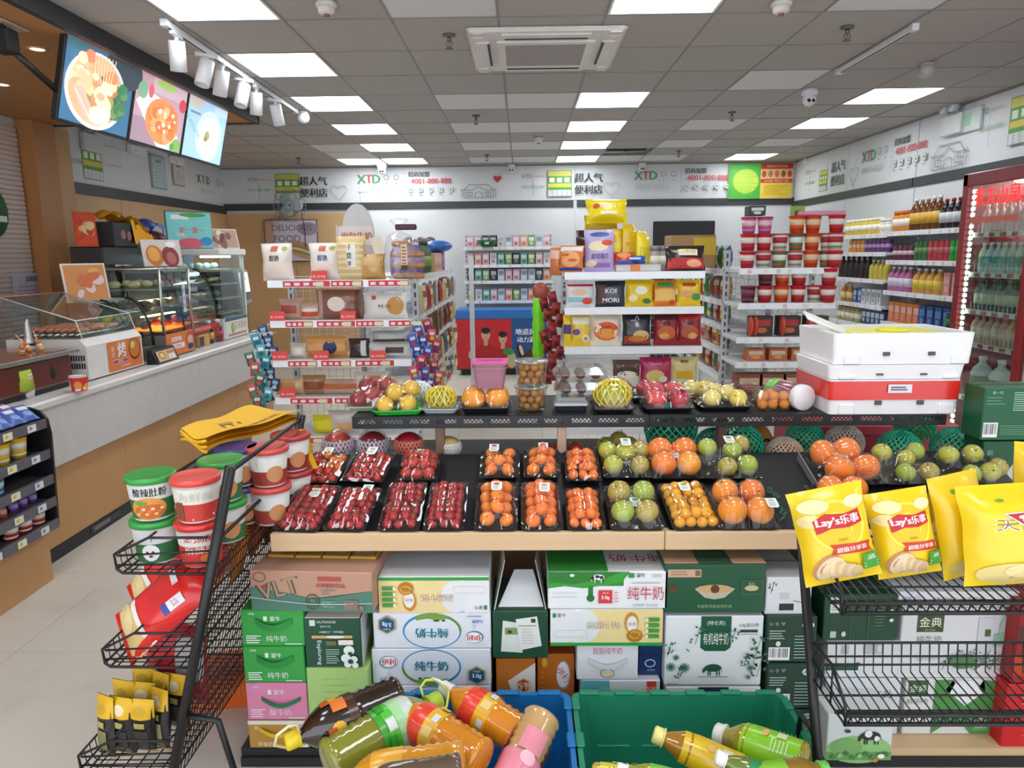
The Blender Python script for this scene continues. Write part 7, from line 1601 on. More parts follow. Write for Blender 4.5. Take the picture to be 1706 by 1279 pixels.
m = MB(); m.grid(lambda a, b: (-.22 + .42 * b + .02 * math.sin(a * 20), -.3 + .85 * a, (.27 + .05 * math.sin(a * 9) * math.sin(b * 3) + .02 * math.sin(a * 31 + b * 9)) * (1 if a < .55 else max(.12, 1 - (a - .55) * 1.9)) + .02), 26, 10, yj); m.grid(lambda a, b: (.17 + .05 * b + .02 * math.sin(a * 17), .05 + .5 * a, (.25 - .22 * b) * (1 - .55 * a) + .02 * math.sin(a * 21 + b * 5) + .01), 16, 8, yj); m.build('jacket', t)
t = thing('shopping_bag', 'blue, white and red bag heaped behind the yellow cloth', 'bag', (-3.45, 6.62, 1.782), 0, None, .72); m = MB()
for x, y, z, s, c in ((0, -.12, .2, .16, '2a3a8a'), (.02, .06, .26, .13, '3450a8'), (.1, .12, .2, .1, 'e0dce4'), (.12, .02, .1, .14, '5a1c28'), (.1, .2, .1, .11, '9a2a3a')): m.sph((x, y, z), s, mat(c, .4, bump=.4, scale=20), 14, 10, (1, 1, .8))
m.build('bag', t)
board('food_poster', 'photo board of two flavours of filled bread, above the curved case', 'e2d8d0', (-3.0, 6.08, 1.62), .34, .22, 1.0, lambda P, w, h: (P.rect(.0, 0, w, h, 'd8cdc6'), P.ell(w * .3, h * .4, w * .22, h * .4, 'd07a2a', 20, .3), P.ell(w * .28, h * .45, w * .14, h * .28, 'e8a858', 16, .3), P.ell(w * .7, h * .35, w * .22, h * .4, '8a3a3a', 20, .3), P.ell(w * .72, h * .3, w * .12, h * .24, 'b86a60', 14, .3), P.ell(w * .75, h * .82, w * .14, h * .12, 'eef0f4', 14)))
# long curved hot case with red strip
t = curved(-2.80, 5.93, 6.60, .66, .47, 'long curved glass hot case with a red strip under its front', mat('7a746e', .35, .4), (.36, .68), .17)
P = Paint(flat((.004, .02, .06), (0, 1, 0), (0, 0, 1))); P.rect(0, .06, .63, .12, 'c8302a'); P.text('新鲜热卖 美味早餐', .3, .09, .035, 'f0c8b8', .5); P.rect(0, 0, .63, .055, '8a5040'); P.text('包子 烤肠 关东煮', .25, .028, .03, 'd8c0a8', .4); P.build('red_strip', t)
for z in (.40, .27): MB().box(-.4, .06, z, -.36, .6, z + .012, E('fff0cc', 5.)).build('lamp_strip', t)
m = MB(); m.box(-.45, .05, .185, -.15, .6, .19, mat('ff8a3a', .4, emit=.7)); m.build('heat_lamp', t)
buns(8, -3.15, -3.02, 6.0, 6.5, WZ + .36, 'd8b088', 'bun on the lower shelf of the long curved case', .04); buns(8, -3.15, -3.02, 6.0, 6.5, WZ + .52, 'd8c0b0', 'bun on the upper shelf of the long curved case', .04); buns(6, -3.15, -3.0, 6.0, 6.5, WZ + .2, 'd8682a', 'orange snack on the heated floor of the long curved case', .04)
# tall white cabinet with steamed buns
t = thing('steamer_cabinet', 'tall white glass cabinet of steamed buns with a corn picture', 'display case', (-2.76, 6.62, WZ)); w, d, h = .58, .6, .84
MB().box(-d, 0, 0.005, 0, w, .2, mat('d8d8d4', .35), bev=.006).build('base', t); MB().box(-d - .02, -.02, h - .06, .02, w + .03, h, mat('e2e2dc', .35), bev=.01).build('top', t); MB().box(-d, 0, .2, -d + .02, w, h - .06, mat('a8b0ae', .4)).build('back', t)
MB().box(-.03, w - .03, .2, 0, w, h - .06, mat('d8dcd8', .35)).build('corner_post', t)
m = MB(); m.box(-.008, .0, .2, -.004, w - .03, h - .06, GLASS()); m.box(-d, -.002, .2, -.0, .002, h - .06, GLASS()); m.build('glass', t)
for k in range(4): MB().box(-d + .03, .02, .24 + k * .135, -.03, w - .03, .25 + k * .135, mat('c8d0cc', .3, .5)).build('shelf', t)
MB().box(-.2, .06, h - .08, -.1, w - .06, h - .062, E('e6f6ff', 6.)).build('lamp', t)
P = Paint(flat((.001, .02, .02), (0, 1, 0), (0, 0, 1))); P.rect(0, .0, .54, .175, 'dcdcd4'); P.rect(0, .15, .54, .18, '4a5a7a'); P.text('玉米香肠', .36, .1, .08, 'c89a5a', .3); P.ell(.17, .085, .035, .05, '3a8a3a', 14); P.ell(.17, .09, .018, .045, 'c8c84a', 12); P.rect(.05, .01, .5, .03, 'd07a6a'); P.build('front_print', t)
for k in range(4): buns(6, -3.15, -3.0, 6.72, 7.06, WZ + .252 + k * .135, ['e2e2d4', 'e0dcc8', 'd8a848', 'e0e4d8'][k], f'steamed bun on shelf {["one, the lowest,", "two", "three, golden", "four, the top,"][k]} of the tall white cabinet', .042)
# coffee machine, posters on the cabinet, little sauce bottles and box
t = thing('coffee_machine', 'black and grey coffee machine with a tilted screen at the counter end', 'coffee machine', (-2.82, 7.22, WZ)); MB().box(-.45, .02, .02, -.05, .3, .62, mat('1c1c1e', .35), bev=.015).build('body', t); MB(M.Translation((-.02, 0, .28)) @ M.Rotation(-.1, 4, 'Y')).box(-.03, .0, 0, .03, .30, .36, mat('9a9a9a', .35, .3), bev=.02).build('screen_frame', t)
P = Paint(lambda a, b, hh: M.Translation((-.02, 0, .28)) @ M.Rotation(-.1, 4, 'Y') @ V((.0305 + hh, .03 + a, .05 + b))); P.rect(0, 0, .24, .28, E('e6e2e4')); P.rect(.02, .2, .2, .23, E('d8a8b4')); P.rect(0, 0, .24, .08, E('4a4038')); P.lines(.02, .1, .2, .18, 4, .005, E('c8c0c4')); P.build('screen', t); MB().lathe([(.06, 0), (.06, .02)], steel, 16, M.Translation((.02, .16, .0))).build('drip_tray', t)
board('poster_stand', 'teal promotional poster stand on the tall white cabinet', '3a6a6a', (-3.05, 6.72, WZ + h + .002), .42, .34, .85, lambda P, w, h: (P.rect(.01, .01, w, h - .01, '7ac8c8'), P.rect(.05, h * .78, w * .5, h * .9, 'e6e2d8'), P.ell(w * .6, h * .9, w * .3, h * .06, '5a9a4a', 14), P.text('买一送一', w * .55, h * .5, h * .16, 'd8503a', w * .8, bold=.06), P.text('特惠', w * .3, h * .38, h * .1, 'e8dce4', bold=.05), P.ell(w * .5, h * .15, w * .3, h * .14, 'd05a6a', 16), P.ell(w * .85, h * .2, w * .14, h * .12, '3a8ab8', 12)), -.05)
t = thing('appliance', 'tall rounded pale blue appliance behind the posters', 'appliance', (-3.75, 7.3, 0)); MB().box(-.25, -.1, .0, .2, .6, 2.03, mat('8fa0cc', .35), bev=.05).build('body', t)
board('food_poster', 'small photo board of snack rolls on the white cabinet', 'e2d4c8', (-2.86, 7.02, WZ + h + .002), .32, .2, .9, food(7, 'b89a8a', ['8a5a4a', 'd8b8a0', 'e8d8c8', '6a3a2a']), -.3)
for k, (px, Y, c, l) in enumerate(((356, 6.42, '1e1a18', 'black sauce bottle with yellow label and white cap on the counter edge'), (371, 6.58, '7a1f2a', 'dark red sauce bottle with a white cap next to the black one'))):
 t = thing('sauce_bottle', l, 'bottle', (HX(px, Y, 590) - .03, Y, WZ)); MB().lathe([(.04, 0), (.045, .01), (.045, .13), (.025, .16), (.02, .175)], mat(c, .2, coat=.5), 16).build('bottle', t); MB().lathe([(.024, .175), (.024, .205), (0, .206)], 'e6e2da', 14).build('cap', t); MB().lathe([(.046, .04), (.046, .1)], 'd8a83a' if k == 0 else 'a83a3a', 16).build('label', t)
t = thing('small_box', 'small tan box with a dark end on the counter edge', 'box', (HX(345, 6.2, 585) - .05, 6.2, WZ)); MB().box(-.04, -.1, 0, .04, .1, .1, 'c89a5a', bev=.004).build('box', t); MB().box(.0405, -.1, .01, .042, -.02, .09, '3a3a4a').build('end_print', t)
# paper cups
def pcup(label, px, py, c, deco, r, h, z=WZ):
 p = hit(px, py, z=z); t = thing('paper_cup', label, 'cup', p); f = .8 if h < .1 else 1.18; pr = [(r * f, 0), (r, h)]
 MB().lathe([(r * f, 0.0), (r, h), (r * 1.04, h + .004), (r * .96, h - .004), (r * .76, .006), (0, .006)] if h < .1 else [(r * f, 0), (r, h), (r * .96, h + .002), (0, h + .001)], mat(c, .45), 24).build('cup', t); P = Paint(wrap(pr, 1.0), 16); deco(P, r, h); P.build('print', t); return t
pcup('red paper cup with an orange food print standing on the counter front', 133, 651, 'ece6e0', lambda P, r, h: (P.rect(-1.6, .002, 1.8, h * .93, 'c8301c'), P.ell(-.6, h * .4, .5, h * .3, 'd88a4a', 14), P.ell(.6, h * .3, .6, h * .24, 'e8a04a', 14), P.ell(.2, h * .2, .3, h * .12, 'f0c890', 10), P.rect(-1., h * .08, -.3, h * .2, 'f0e4da')), .05, .09)
pcup('tall lime green paper cup upside down on a white one', 36, 650, 'a8bc3a', lambda P, r, h: (P.rect(.2, h * .55, 1.2, h * .68, 'e0a8b4'), P.text('U5', .7, h * .45, h * .2, 'd04a6a', bold=.04), P.rect(.3, h * .75, 1., h * .82, 'e6e2d8')), .055, .11, WZ + .05)
t = thing('paper_cup', 'stack of white paper cups under the lime green cup', 'cup', hit(40, 662, z=WZ)); MB().lathe([(.05, 0), (.058, .05)], 'e6e2de', 20).build('cup', t)
# shutter, sign and notice on the side wall
t = thing('roller_shutter', 'pale pink roller shutter of narrow slats on the left wall', 'shutter', (XL + .02, 3.0, .9)); m = MB(); sh = mat('d6c6be', .45); n = 46
pts = []
for k in range(n):
 z = k * .042; pts += [(.0, z), (.012, z + .008), (.012, z + .034), (.0, z + .042)]
m.grid(lambda a, b: (pts[min(len(pts) - 1, round(b * (len(pts) - 1)))][0], a * 3.58, pts[min(len(pts) - 1, round(b * (len(pts) - 1)))][1]), 1, len(pts) - 1, sh, False); m.build('slats', t)['kind'] = 'stuff'
q = hit(-22, 352, x=XL + .04); t = thing('round_sign', 'round green sign with white band at the left edge of the shutter', 'sign', q); m = MB(); m.cyl((0, 0, 0), (.02, 0, 0), .225, mat('1f7a3c', .4), 36); m.build('disc', t); m = MB(); m.box(.02, -.2, -.08, .022, .2, -.03, 'dfeae0'); m.build('band', t)
q = hit(28, 525, x=XL + .04); t = thing('notice', 'pale blue typed notice taped on the shutter', 'notice', q); m = MB(); m.box(0, 0, 0, .004, .55, .36, 'c2c0d0', bev=.001); m.build('sheet', t); P = Paint(flat((.005, 0, 0), (0, 1, 0), (0, 0, 1))); P.text('温馨提示', .27, .31, .05, '4a4a6a', bold=.03); P.lines(.05, .06, .5, .26, 6, .01, '9a98b0'); P.rect(.42, .05, .5, .1, '4a5aa8'); P.build('print', t)
# fittings on the white frieze above: emergency lamp, certificates, small boxes
def emerg(p, rz, label):
 t = thing('emergency_light', label, 'light', p, (0, 0, rz)); MB().box(-.16, -.06, -.08, .16, 0, .1, mat('cfcfce', .4), bev=.008).build('box', t)
 for x in (-.08, .06): m = MB(); m.cyl((x, -.03, .1), (x, -.03, .13), .01, 'cfcfce', 8); m.cyl((x, -.03, .17), (x + .01, -.1, .16), .042, 'c4c8c8', 16, .05); m.cyl((x + .01, -.099, .16), (x + .0102, -.103, .16), .044, mat('e6eef0', .1, .3), 16); m.build('lamp', t)
 return t
q = hit(148, 240, x=XL); emerg((XL + .001, q.y, q.z), PI / 2, 'twin-headed emergency light on the frieze left of the certificates')
for px, py, w, h, c, l in ((262, 287, .36, .4, 'b8c8d0', 'framed pale blue certificate on the left frieze'), (295, 290, .3, .3, 'd4ccc6', 'framed pinkish certificate right of the blue one')):
 q = hit(px, py, x=XL); t = thing('certificate', l, 'certificate', (XL + .002, q.y, q.z)); MB().box(0, -w / 2, -h / 2, .02, w / 2, h / 2, mat('9aa4a8', .3), bev=.004).build('frame', t); P = Paint(flat((.021, -w / 2, -h / 2), (0, 1, 0), (0, 0, 1))); P.rect(.02, .02, w - .02, h - .02, c); P.lines(.06, .06, w - .06, h - .1, 6, .008, '9aa8b0'); P.rect(w * .3, h * .78, w * .7, h * .86, 'a88a8a'); P.build('print', t)
for px, py, l in ((222, 250, 'white router box on the frieze under the menu screens'), (290, 268, 'white cable box right of the router under the menu screens')): q = hit(px, py, x=XL); t = thing('router_box', l, 'box', (XL + .001, q.y, q.z)); MB().box(0, -.15, -.05, .07, .15, .05, 'e8e8ea', bev=.01).build('box', t); MB().box(.07, -.1, -.03, .072, -.06, -.01, '9ad0a8').build('lamp', t)
q = hit(150, 250, x=XL); t = thing('exit_sign', 'grey flat exit panel beside the emergency light', 'panel', (XL + .001, q.y + .36, q.z - .02)); MB().box(0, -.2, -.09, .03, .2, .1, 'd0d2d2', bev=.006).build('panel', t)

# ================================================================ shelving in the middle, right and back of the shop
SG = mat('dfe2e6', .35); PR = mat('c8242c', .4)
def gondola(name, label, x0, x1, y, d, zs, zt, strip='white', rz=0., loc=None, z0=0., post=True):
 """shelf unit: front edges at local y = 0, going back d; zs = shelf heights"""
 t = thing(name, label, 'shelf unit', loc or ((x0 + x1) / 2, y, 0), rz); w = (x1 - x0) / 2
 for z in zs:
  sh_ = MB().box(-w, .005, z - .03, w, d, z, SG, bev=.003).build('shelf', t)
  m = MB(); m.box(-w, -.006, z - .042, w, .006, z + .003, mat('eceef2', .25))
  if strip == 'red':
   r = random.Random(int(z * 100)); x = -w + .1
   while x < w - .12:
    q = r.uniform(.17, .3); m.box(x, -.008, z - .038, min(w, x + q), -.0055, z - .002, PR)
    for k in range(4): m.box(x + .012 + q * .2 * k, -.0092, z - .03, x + .012 + q * .2 * k + q * .12, -.0075, z - .012, 'eed8d8')
    m.box(x + q * .7, -.0095, z - .034, x + q * .7 + .05, -.008, z - .008, 'd8dcb0'); x += q + r.uniform(.005, .04)
  elif strip == 'tags':
   r = random.Random(int(z * 100)); x = -w + .06
   while x < w - .05: m.box(x, -.008, z - .034, x + .03, -.0055, z - .006, r.choice(['d8dcc0', 'e0b8b8', 'dfe3e8'])); x += r.uniform(.06, .2)
  m.build('price_rail', sh_)
 if post:
  for x in (-w + .02, w - .02):
   m = MB(); m.box(x - .02, d - .03, z0, x + .02, d, zt, mat('cfd2d4', .4));
   for k in range(int((zt - z0) / .06)): m.box(x - .007, d - .0315, z0 + .02 + k * .06, x + .007, d - .0295, z0 + .055 + k * .06, '5a5c60')
   m.build('post', t)
  m = MB()
  for k in range(int(2 * w / .05)): m.wire((-w + k * .05, d - .01, z0 + .1), (-w + k * .05, d - .01, zt), .0022, SG)
  for k in range(int((zt - z0) / .05)): m.wire((-w, d - .01, z0 + .1 + k * .05), (w, d - .01, z0 + .1 + k * .05), .0022, SG)
  m.build('back_grid', t)
 return t
def at(px, py, Y): return V((HX(px, Y, py), Y, HZ(py, Y, px)))
def sb(label, px0, px1, py0, py1, Y, z, c, bands, words=(), seed=1, lay=0., cat='snack bag', name='snack_bag', d=.06, rz=0., bl=()):
 """snack bag seen between four photo edges, standing on height z; bands (v0, v1, colour), words (text, v, height, colour)"""
 w = HX(px1, Y, py1) - HX(px0, Y, py1); h = (py1 - py0) / 1200 * Y * 1.02
 def p(P):
  for b in bands: P.rect(b[3] if len(b) > 3 else .04, b[0], b[4] if len(b) > 4 else .96, b[1], b[2])
  for u, v, a, b, c_ in bl: P.ell(u, v, a, b, c_, 14)
  for t_, v, hh, c_ in words: P.text(t_, .5, v, hh, c_, .8, bold=.04)
 return place(bag(name, label, cat, w, h, d, c, p, seed), (HX((px0 + px1) / 2, Y, py1), Y, z), (lay, 0, rz))
# ---- bread end shelf
BYY = 4.6
BZS = (1.534, 1.279, 1.023, .777, .51, .2)
gondola('bread_shelf', 'bread shelf with red and white price rails, left of the aisle', -1.62, -.72, BYY, .42, BZS, 1.54, 'red')
B = BYY + .08
for k, (px, lb, pc) in enumerate(((464, 'white packed sandwich loaf at the left end of the bread shelf top', '5a3a3a'), (543, 'white packed sandwich loaf with blue print on the bread shelf top', '2a4a8a'))):
 sb(lb, px - 26, px + 26, 400, 459, B, BZS[0] + .001, 'e6dcd4', ((.1, .5, 'ecd8cc'), (.78, .93, 'c8503a', .38, .6)), (('醇熟', .6, .16, pc),), 50 + k, d=.13, bl=((.8, .86, .09, .06, 'a8b040'),), cat='bread', name='bread_loaf')
sb('tall pack of stacked pancakes with black brush lettering', 562, 612, 390, 459, B, BZS[0] + .001, 'dcc08a', tuple((.1 + k * .14, .16 + k * .14, 'e8d4a8') for k in range(6)) + ((.3, .85, 'e8e4da', .42, .72),), (('手', .75, .13, '2a2622'), ('烧', .56, .15, '2a2622'), ('饼', .38, .11, '2a2622')), 52, d=.12, cat='bread', name='pancake_pack')
sb('plain golden loaf in clear wrap, right of the pancakes', 600, 643, 418, 459, B, BZS[0] + .001, 'c89a5a', ((.55, .9, 'd8b07a'),), (), 53, d=.12, cat='bread', name='bread_loaf')
sb('round bun bag behind the two white loaves', 520, 560, 388, 420, B + .14, BZS[0] + .05, 'e2c8c4', ((.3, .6, 'c84a5a', .3, .8),), (), 54, cat='bread', name='bread_bag')
t = thing('croissant_bag', 'clear bag of striped chocolate rolls tied at the top with dark ribbon', 'bread', at(668, 458, B)); t.location.z = BZS[0] + .001
me = MB().lathe([(0, 0), (.05, .01), (.062, .05), (.05, .09), (0, .1)], mat('b8835a', .4, var=.3, scale=60), 10).mesh('roll')
for k in range(14): inst('roll', me, t, (-.055 + .04 * (k % 4), .02 * (k % 2), .02 + .068 * (k // 4)), (0, PI / 2, .3), (.34, .55, .9))
MB().lathe([(.075, 0), (.1, .05), (.098, .2), (.085, .27), (.02, .3), (.018, .32), (.06, .37), (.05, .38)], clear('ffffff', .08, .05, .06), 20, None, True, 1., .6).build('bag', t); MB().box(-.02, -.04, .31, .11, .02, .345, mat('4a1e2a', .5), bev=.006).build('ribbon', t); MB(M.Rotation(-.3, 4, 'Y')).box(-.1, -.045, .2, -.03, -.04, .3, 'd8c8b0').build('label', t);
P = Paint(flat((.015, -.062, .06), (1, 0, 0), (0, 0, 1))); P.rect(0, 0, .04, .16, 'd8b898'); P.lines(.005, .03, .035, .15, 6, .006, '6a3a2a'); P.rect(0, 0, .04, .03, '3a2018'); P.build('label', t)
for i, (px, py) in enumerate(((532, 453), (462, 523), (580, 523), (466, 586), (535, 587), (630, 586), (480, 650))):
 tz = {453: 0, 523: 1, 586: 2, 587: 2, 650: 3}[py]; t = thing('price_card', f'red price card with white lettering, {["on the top shelf of bread", "left on the second bread shelf", "right on the second bread shelf", "left on the third bread shelf", "middle of the third bread shelf", "right on the third bread shelf", "on the fourth bread shelf"][i]}', 'price card', (HX(px, BYY, py), BYY - .012, BZS[tz] + .004), (-.1, 0, 0)); MB().box(-.05, 0, 0, .05, .003, .058, mat('d8342c', .4), bev=.001).build('card', t); P = Paint(flat((-.05, 0, 0), (1, 0, 0), (0, 0, 1))); P.text('第二件半价', .05, .022, .016, 'f2e2de', .09); P.build('print', t)
for a in (('clear pack of red-labelled pastry, left on the second bread shelf', 466, 506, 492, 526, 1, 'c09a88', ((.3, .7, 'a84a40', .1, .8),), ()), ('orange and white bread pack behind the second shelf rail', 502, 533, 500, 526, 1, 'd8b8a8', ((.2, .5, 'c84a2a'), (.5, .7, 'e8dcd4')), ()), ('large brown bread bag with a pale oval, second shelf', 528, 606, 478, 526, 1, '8a5a48', ((.02, .98, 'b89a88', .04, .14), (.02, .98, '6a3a2c', .86, .95)), (('全麦', .5, .18, 'f0e0d8'),)), ('white bread bag with a golden slice picture, second shelf right', 606, 680, 484, 526, 1, 'e0dad4', ((.75, .9, 'c84a40', .2, .3),), (('吐司', .5, .14, '6a5a52'),)), ('pale round bun pack on the third bread shelf', 484, 512, 565, 590, 2, 'd2c8bc', ((.3, .7, 'e6e0d4'),), ()), ('orange pack of finger rolls with a dark blue disc', 510, 582, 555, 592, 2, 'd89a5a', ((.05, .3, 'c88440'), (.36, .62, 'e0a868'), (.68, .95, 'd09450')), ()), ('dark chocolate bread pack with a white vertical label', 582, 618, 560, 592, 2, '3a2c2a', ((.1, .9, 'd8d4ce', .6, .85),), ()), ('white and dark striped bread pack, lower at the right of the third shelf', 612, 692, 568, 592, 2, 'd6d2ce', ((.35, .75, '4a3430', .4, .8),), ()), ('grey cake pack lying on the striped one', 618, 685, 548, 570, 2.4, 'b4b2b0', ((.2, .4, '3a3836'),), ()), ('golden roll in clear wrap on the fourth bread shelf', 460, 512, 630, 657, 3, 'd8b08a', ((.3, .8, 'c8864a', .1, .7),), ()), ('long sausage roll pack on the fourth bread shelf', 536, 600, 630, 656, 3, 'c8a088', ((.4, .75, 'b8683a'),), ()), ('small brown pastry pack beside the sausage roll', 505, 545, 622, 655, 3, 'a87a58', ((.3, .7, '8a4a2c'),), ()), ('flat clear pack with a red oval on the fourth bread shelf', 590, 650, 620, 658, 3, 'd8ccc4', ((.55, .85, 'd0603a', .3, .8),), ()), ('pale wrapped pastry at the right of the fourth bread shelf', 640, 690, 625, 655, 3, 'dccfc0', ((.3, .6, 'e8b890'),), ()), ('yellow bag on the low bread shelf above the tomatoes', 522, 562, 688, 720, 4, 'd8c81e', ((.3, .7, 'e6d82a'),), ()), ('clear bag with a bun on the low bread shelf', 548, 600, 680, 720, 4, 'c8bfb8', ((.1, .5, 'd8a878', .3, .8),), ())):
 z = BZS[int(a[5])] + .001 + (.09 if a[5] == 2.4 else 0); t = sb(a[0], a[1], a[2], a[3], a[4], B + .03, z, a[6], a[7], a[8], len(a[0]), cat='bread', name='bread_pack', d=.08, bl=((.6, .5, .17, .3, '1f2f62'),) if 'disc' in a[0] else ((.75, .5, .2, .35, 'c8904a'),) if 'slice' in a[0] else ((.45, .52, .2, .25, 'ecd8cc'),) if 'oval, second' in a[0] else ())
# round-topped sign, poster, fan
t = thing('bread_sign', 'grey round-topped card sign with red lettering standing behind the bread', 'sign', at(595, 460, 5.0)); t.location.z = 1.536; m = MB(M(((1, 0, 0, 0), (0, 0, 1, 0), (0, 1, 0, 0), (0, 0, 0, 1)))); pts = [(-.13, 0), (.13, 0), (.13, .28)] + [(.02 + .11 * math.cos(a * .314), .30 + .2 * math.sin(a * .314)) for a in range(11)] + [(-.13, .36)]; m.prism(pts, 0, .012, mat('bfbcbc', .5)); m.build('card', t); P = Paint(flat((-.13, -.001, 0), (1, 0, 0), (0, 0, 1))); P.rect(.02, .22, .25, .35, 'd6c8c0'); P.text('面包牛奶', .14, .285, .075, 'a85a50', .21, bold=.04); P.build('print', t)
t = thing('food_poster', 'DELICIOUS FOOD poster with a sandwich on the back wall', 'poster', (HX(484, 11.0, 400), 11.04, 1.62)); MB().box(-.40, 0, 0, .40, .03, .62, mat('5a4a48', .4), bev=.004).build('frame', t); P = Paint(flat((-.4, -.001, 0), (1, 0, 0), (0, 0, 1))); P.rect(.012, .012, .788, .608, 'c8c0cc'); P.rect(.012, .012, .14, .608, 'c09a88'); P.ell(.66, .48, .16, .1, '9a8c9a', 14); P.text('DELICIOUS', .42, .5, .1, '6a5a6a', .6); P.text('FOOD', .34, .34, .12, '6a5a6a', .4)
for k, c in enumerate(('b88a6a', '8a9a5a', 'c8685a', 'd8c8a0', '7a8a4a', 'b8906a')): P.ell(.56, .26 - k * .035, .18, .03, c, 14, -.3)
P.build('print', t)
t = thing('wall_fan', 'wall fan with a round wire cage above the food poster', 'fan', (HX(483, 10.8, 342), 10.78, HZ(342, 10.8, 483))); gf = mat('8d979a', .35, .4); m = MB(M.Rotation(PI / 2, 4, 'X'))
for q in (.24, .16, .08): m.tube([(q * math.cos(a * .26), q * math.sin(a * .26), .05 * (1 - q / .24)) for a in range(24)], .005, gf, 4, True)
for k in range(24): a = k * PI / 12; m.wire((.04 * math.cos(a), .04 * math.sin(a), .05), (.24 * math.cos(a), .24 * math.sin(a), 0), .003, gf)
m.build('cage', t); m = MB(M.Rotation(PI / 2, 4, 'X'))
for k in range(3): m.sph((.1 * math.cos(k * 2.09), .1 * math.sin(k * 2.09), -.01), .1, mat('b8c4c8', .3), 10, 6, (1, .9, .12))
m.build('blade', t); m = MB(); m.cyl((0, .02, 0), (0, .28, -.05), .04, gf, 10); m.build('motor', t); m = MB(); m.tube([(.1, .2, -.05), (.13, .25, -.3), (.13, .25, -.6)], .006, '3a3c3c', 4); m.build('cord', t)
# hanging strips of small packs
def strip(label, px, py0, Y, n, cs, dx=0.):
 p = at(px, py0, Y); t = thing('snack_strip', label, 'snack strip', p); e = {0: -.74 - p.x, 1: .28 - p.x}.get(px > 800, 0) if px > 600 else -1.6 - p.x; MB().cyl((0, 0, .02), (e, .05, .02), .003, SG, 6).build('hook', t); MB().box(-.004, -.002, -n * .07, .004, .002, .02, 'dadada').build('strip', t); mes = [mini_bag(.06, .09, .02, *c, k) for k, c in enumerate(cs)]
 for k in range(n): inst('pouch', mes[k % len(mes)], t, (dx * k + .012 * ((k % 3) - 1), -.01, -.07 * (k + 1)), (.1, .25 * ((k % 3) - 1), .3))
BL = [('3a5ab8', 'c8d4f0', 'c83040'), ('2a3a8a', 'e8e8f4', '5a8ad8')]; RD = [('b82a34', 'e8b8b8', '3a4a9a'), ('c8485a', 'f0e0d8', 'e8c040')]
strip('hanging strip of blue snack packs at the right end of the bread shelf', 703, 545, 4.7, 8, BL, .003); strip('hanging strip of red snack packs beside the blue strip', 718, 535, 4.8, 8, RD, .003); strip('hanging strip of mixed blue and red packs nearest the shelf post', 694, 560, 4.62, 7, BL + RD)
strip('hanging strip of teal snack packs at the left end of the bread shelf', 434, 560, 4.6, 7, [('2a8a9a', 'c8e4e8', '3a5a7a'), ('4aa8b8', 'e0f0f0', '2a6a5a')]); strip('hanging strip of green and red packs left of the teal strip', 424, 590, 4.55, 5, [('3a6a5a', 'e0d0c8', 'c84a40'), ('b84a4a', 'e8e0d8', '3a8a6a')]); strip('hanging strip of dark blue packs between the teal strip and the shelf', 446, 545, 4.65, 7, [('22406a', '9ac0d8', 'c8d8e0')])
strip('long hanging strip of red jerky packs left of the crisp shelf', 912, 500, 4.75, 8, [('7a2018', 'b8402a', '3a1a14'), ('94281e', 'c85a3a', '2a3a1a')]); strip('hanging strip of dark red packs against the crisp shelf post', 926, 490, 4.65, 9, [('8a1e22', 'a83034', '4a1418')])
t = thing('green_toy', 'bright lime green long inflatable toy hanging left of the crisp shelf', 'toy', at(897, 600, 4.9)); m = MB(); pr = [(0, 0)] + [(.035 + .008 * (k % 2), .02 + .045 * k) for k in range(9)] + [(.03, .42), (0, .44)]; m.lathe(pr, mat('7ae01e', .3), 12); m.build('body', t); MB().sph((.02, 0, .47), .06, mat('a8503a', .4), 12, 8, (1, .6, 1)).build('head', t); MB().cyl((.02, 0, .5), (.26, -.1, .52), .003, SG, 6).build('hook', t)
# ---- side shelves of the bread aisle
SGY = (5.1, 7.6)
GS = (1.545, 1.27, 1.03, .78, .5)
gondola('aisle_shelf', 'long shelf unit facing the aisle behind the bread shelf', SGY[0], SGY[1], 0, .42, GS, 1.6, 'tags', PI / 2, (-.74, sum(SGY) / 2, 0))
rb = random.Random(12); PAL = [('8a6a4a', 'd8c8a8', 'b84a2a'), ('a83a3a', 'e8d8c8', 'd8a03a'), ('4a5a6a', 'd8dce0', '9ab04a'), ('c8b88a', '8a5a3a', 'e8e4d8'), ('6a2a2a', 'c89a6a', 'd8c83a'), ('b8b4b0', '4a4a4a', 'c83a3a')]
MBG = [mini_bag(.15, .2, .05, *c, k) for k, c in enumerate(PAL)]; CN = ['brown', 'red', 'slate', 'tan', 'maroon', 'grey']
for i, z in enumerate(GS[1:]):
 for k in range(13):
  c = rb.randrange(6); item(MBG[c], 'snack_pouch', f'{CN[c]} hanging pouch facing the aisle, row {["one", "two", "three", "four"][i]} from the top behind the bread shelf', 'snack bag', (-.72 - .06 * (k % 2), 5.2 + .19 * k, z + .004), PI / 2 + rb.uniform(-.4, .4), f'{CN[c]} pouches of aisle row {i + 1}')
me = mini_bottle(.24, .045, '7a5a9a', 'e4e0ea', '9a80b8'); row(me, 'shampoo_bottle', 'purple shampoo bottle on top of the aisle shelf', 'bottle', (-.82, 5.3, 1.546), (-.82, 5.7, 1.546), 4, depth=2, dd=(-.1, .03, 0)); me = mini_bottle(.25, .045, '4a5a3a', '2a2a2a', '7a9a4a'); row(me, 'shampoo_bottle', 'dark green shampoo bottle on top of the aisle shelf', 'bottle', (-.82, 5.85, 1.546), (-.82, 6.25, 1.546), 4)
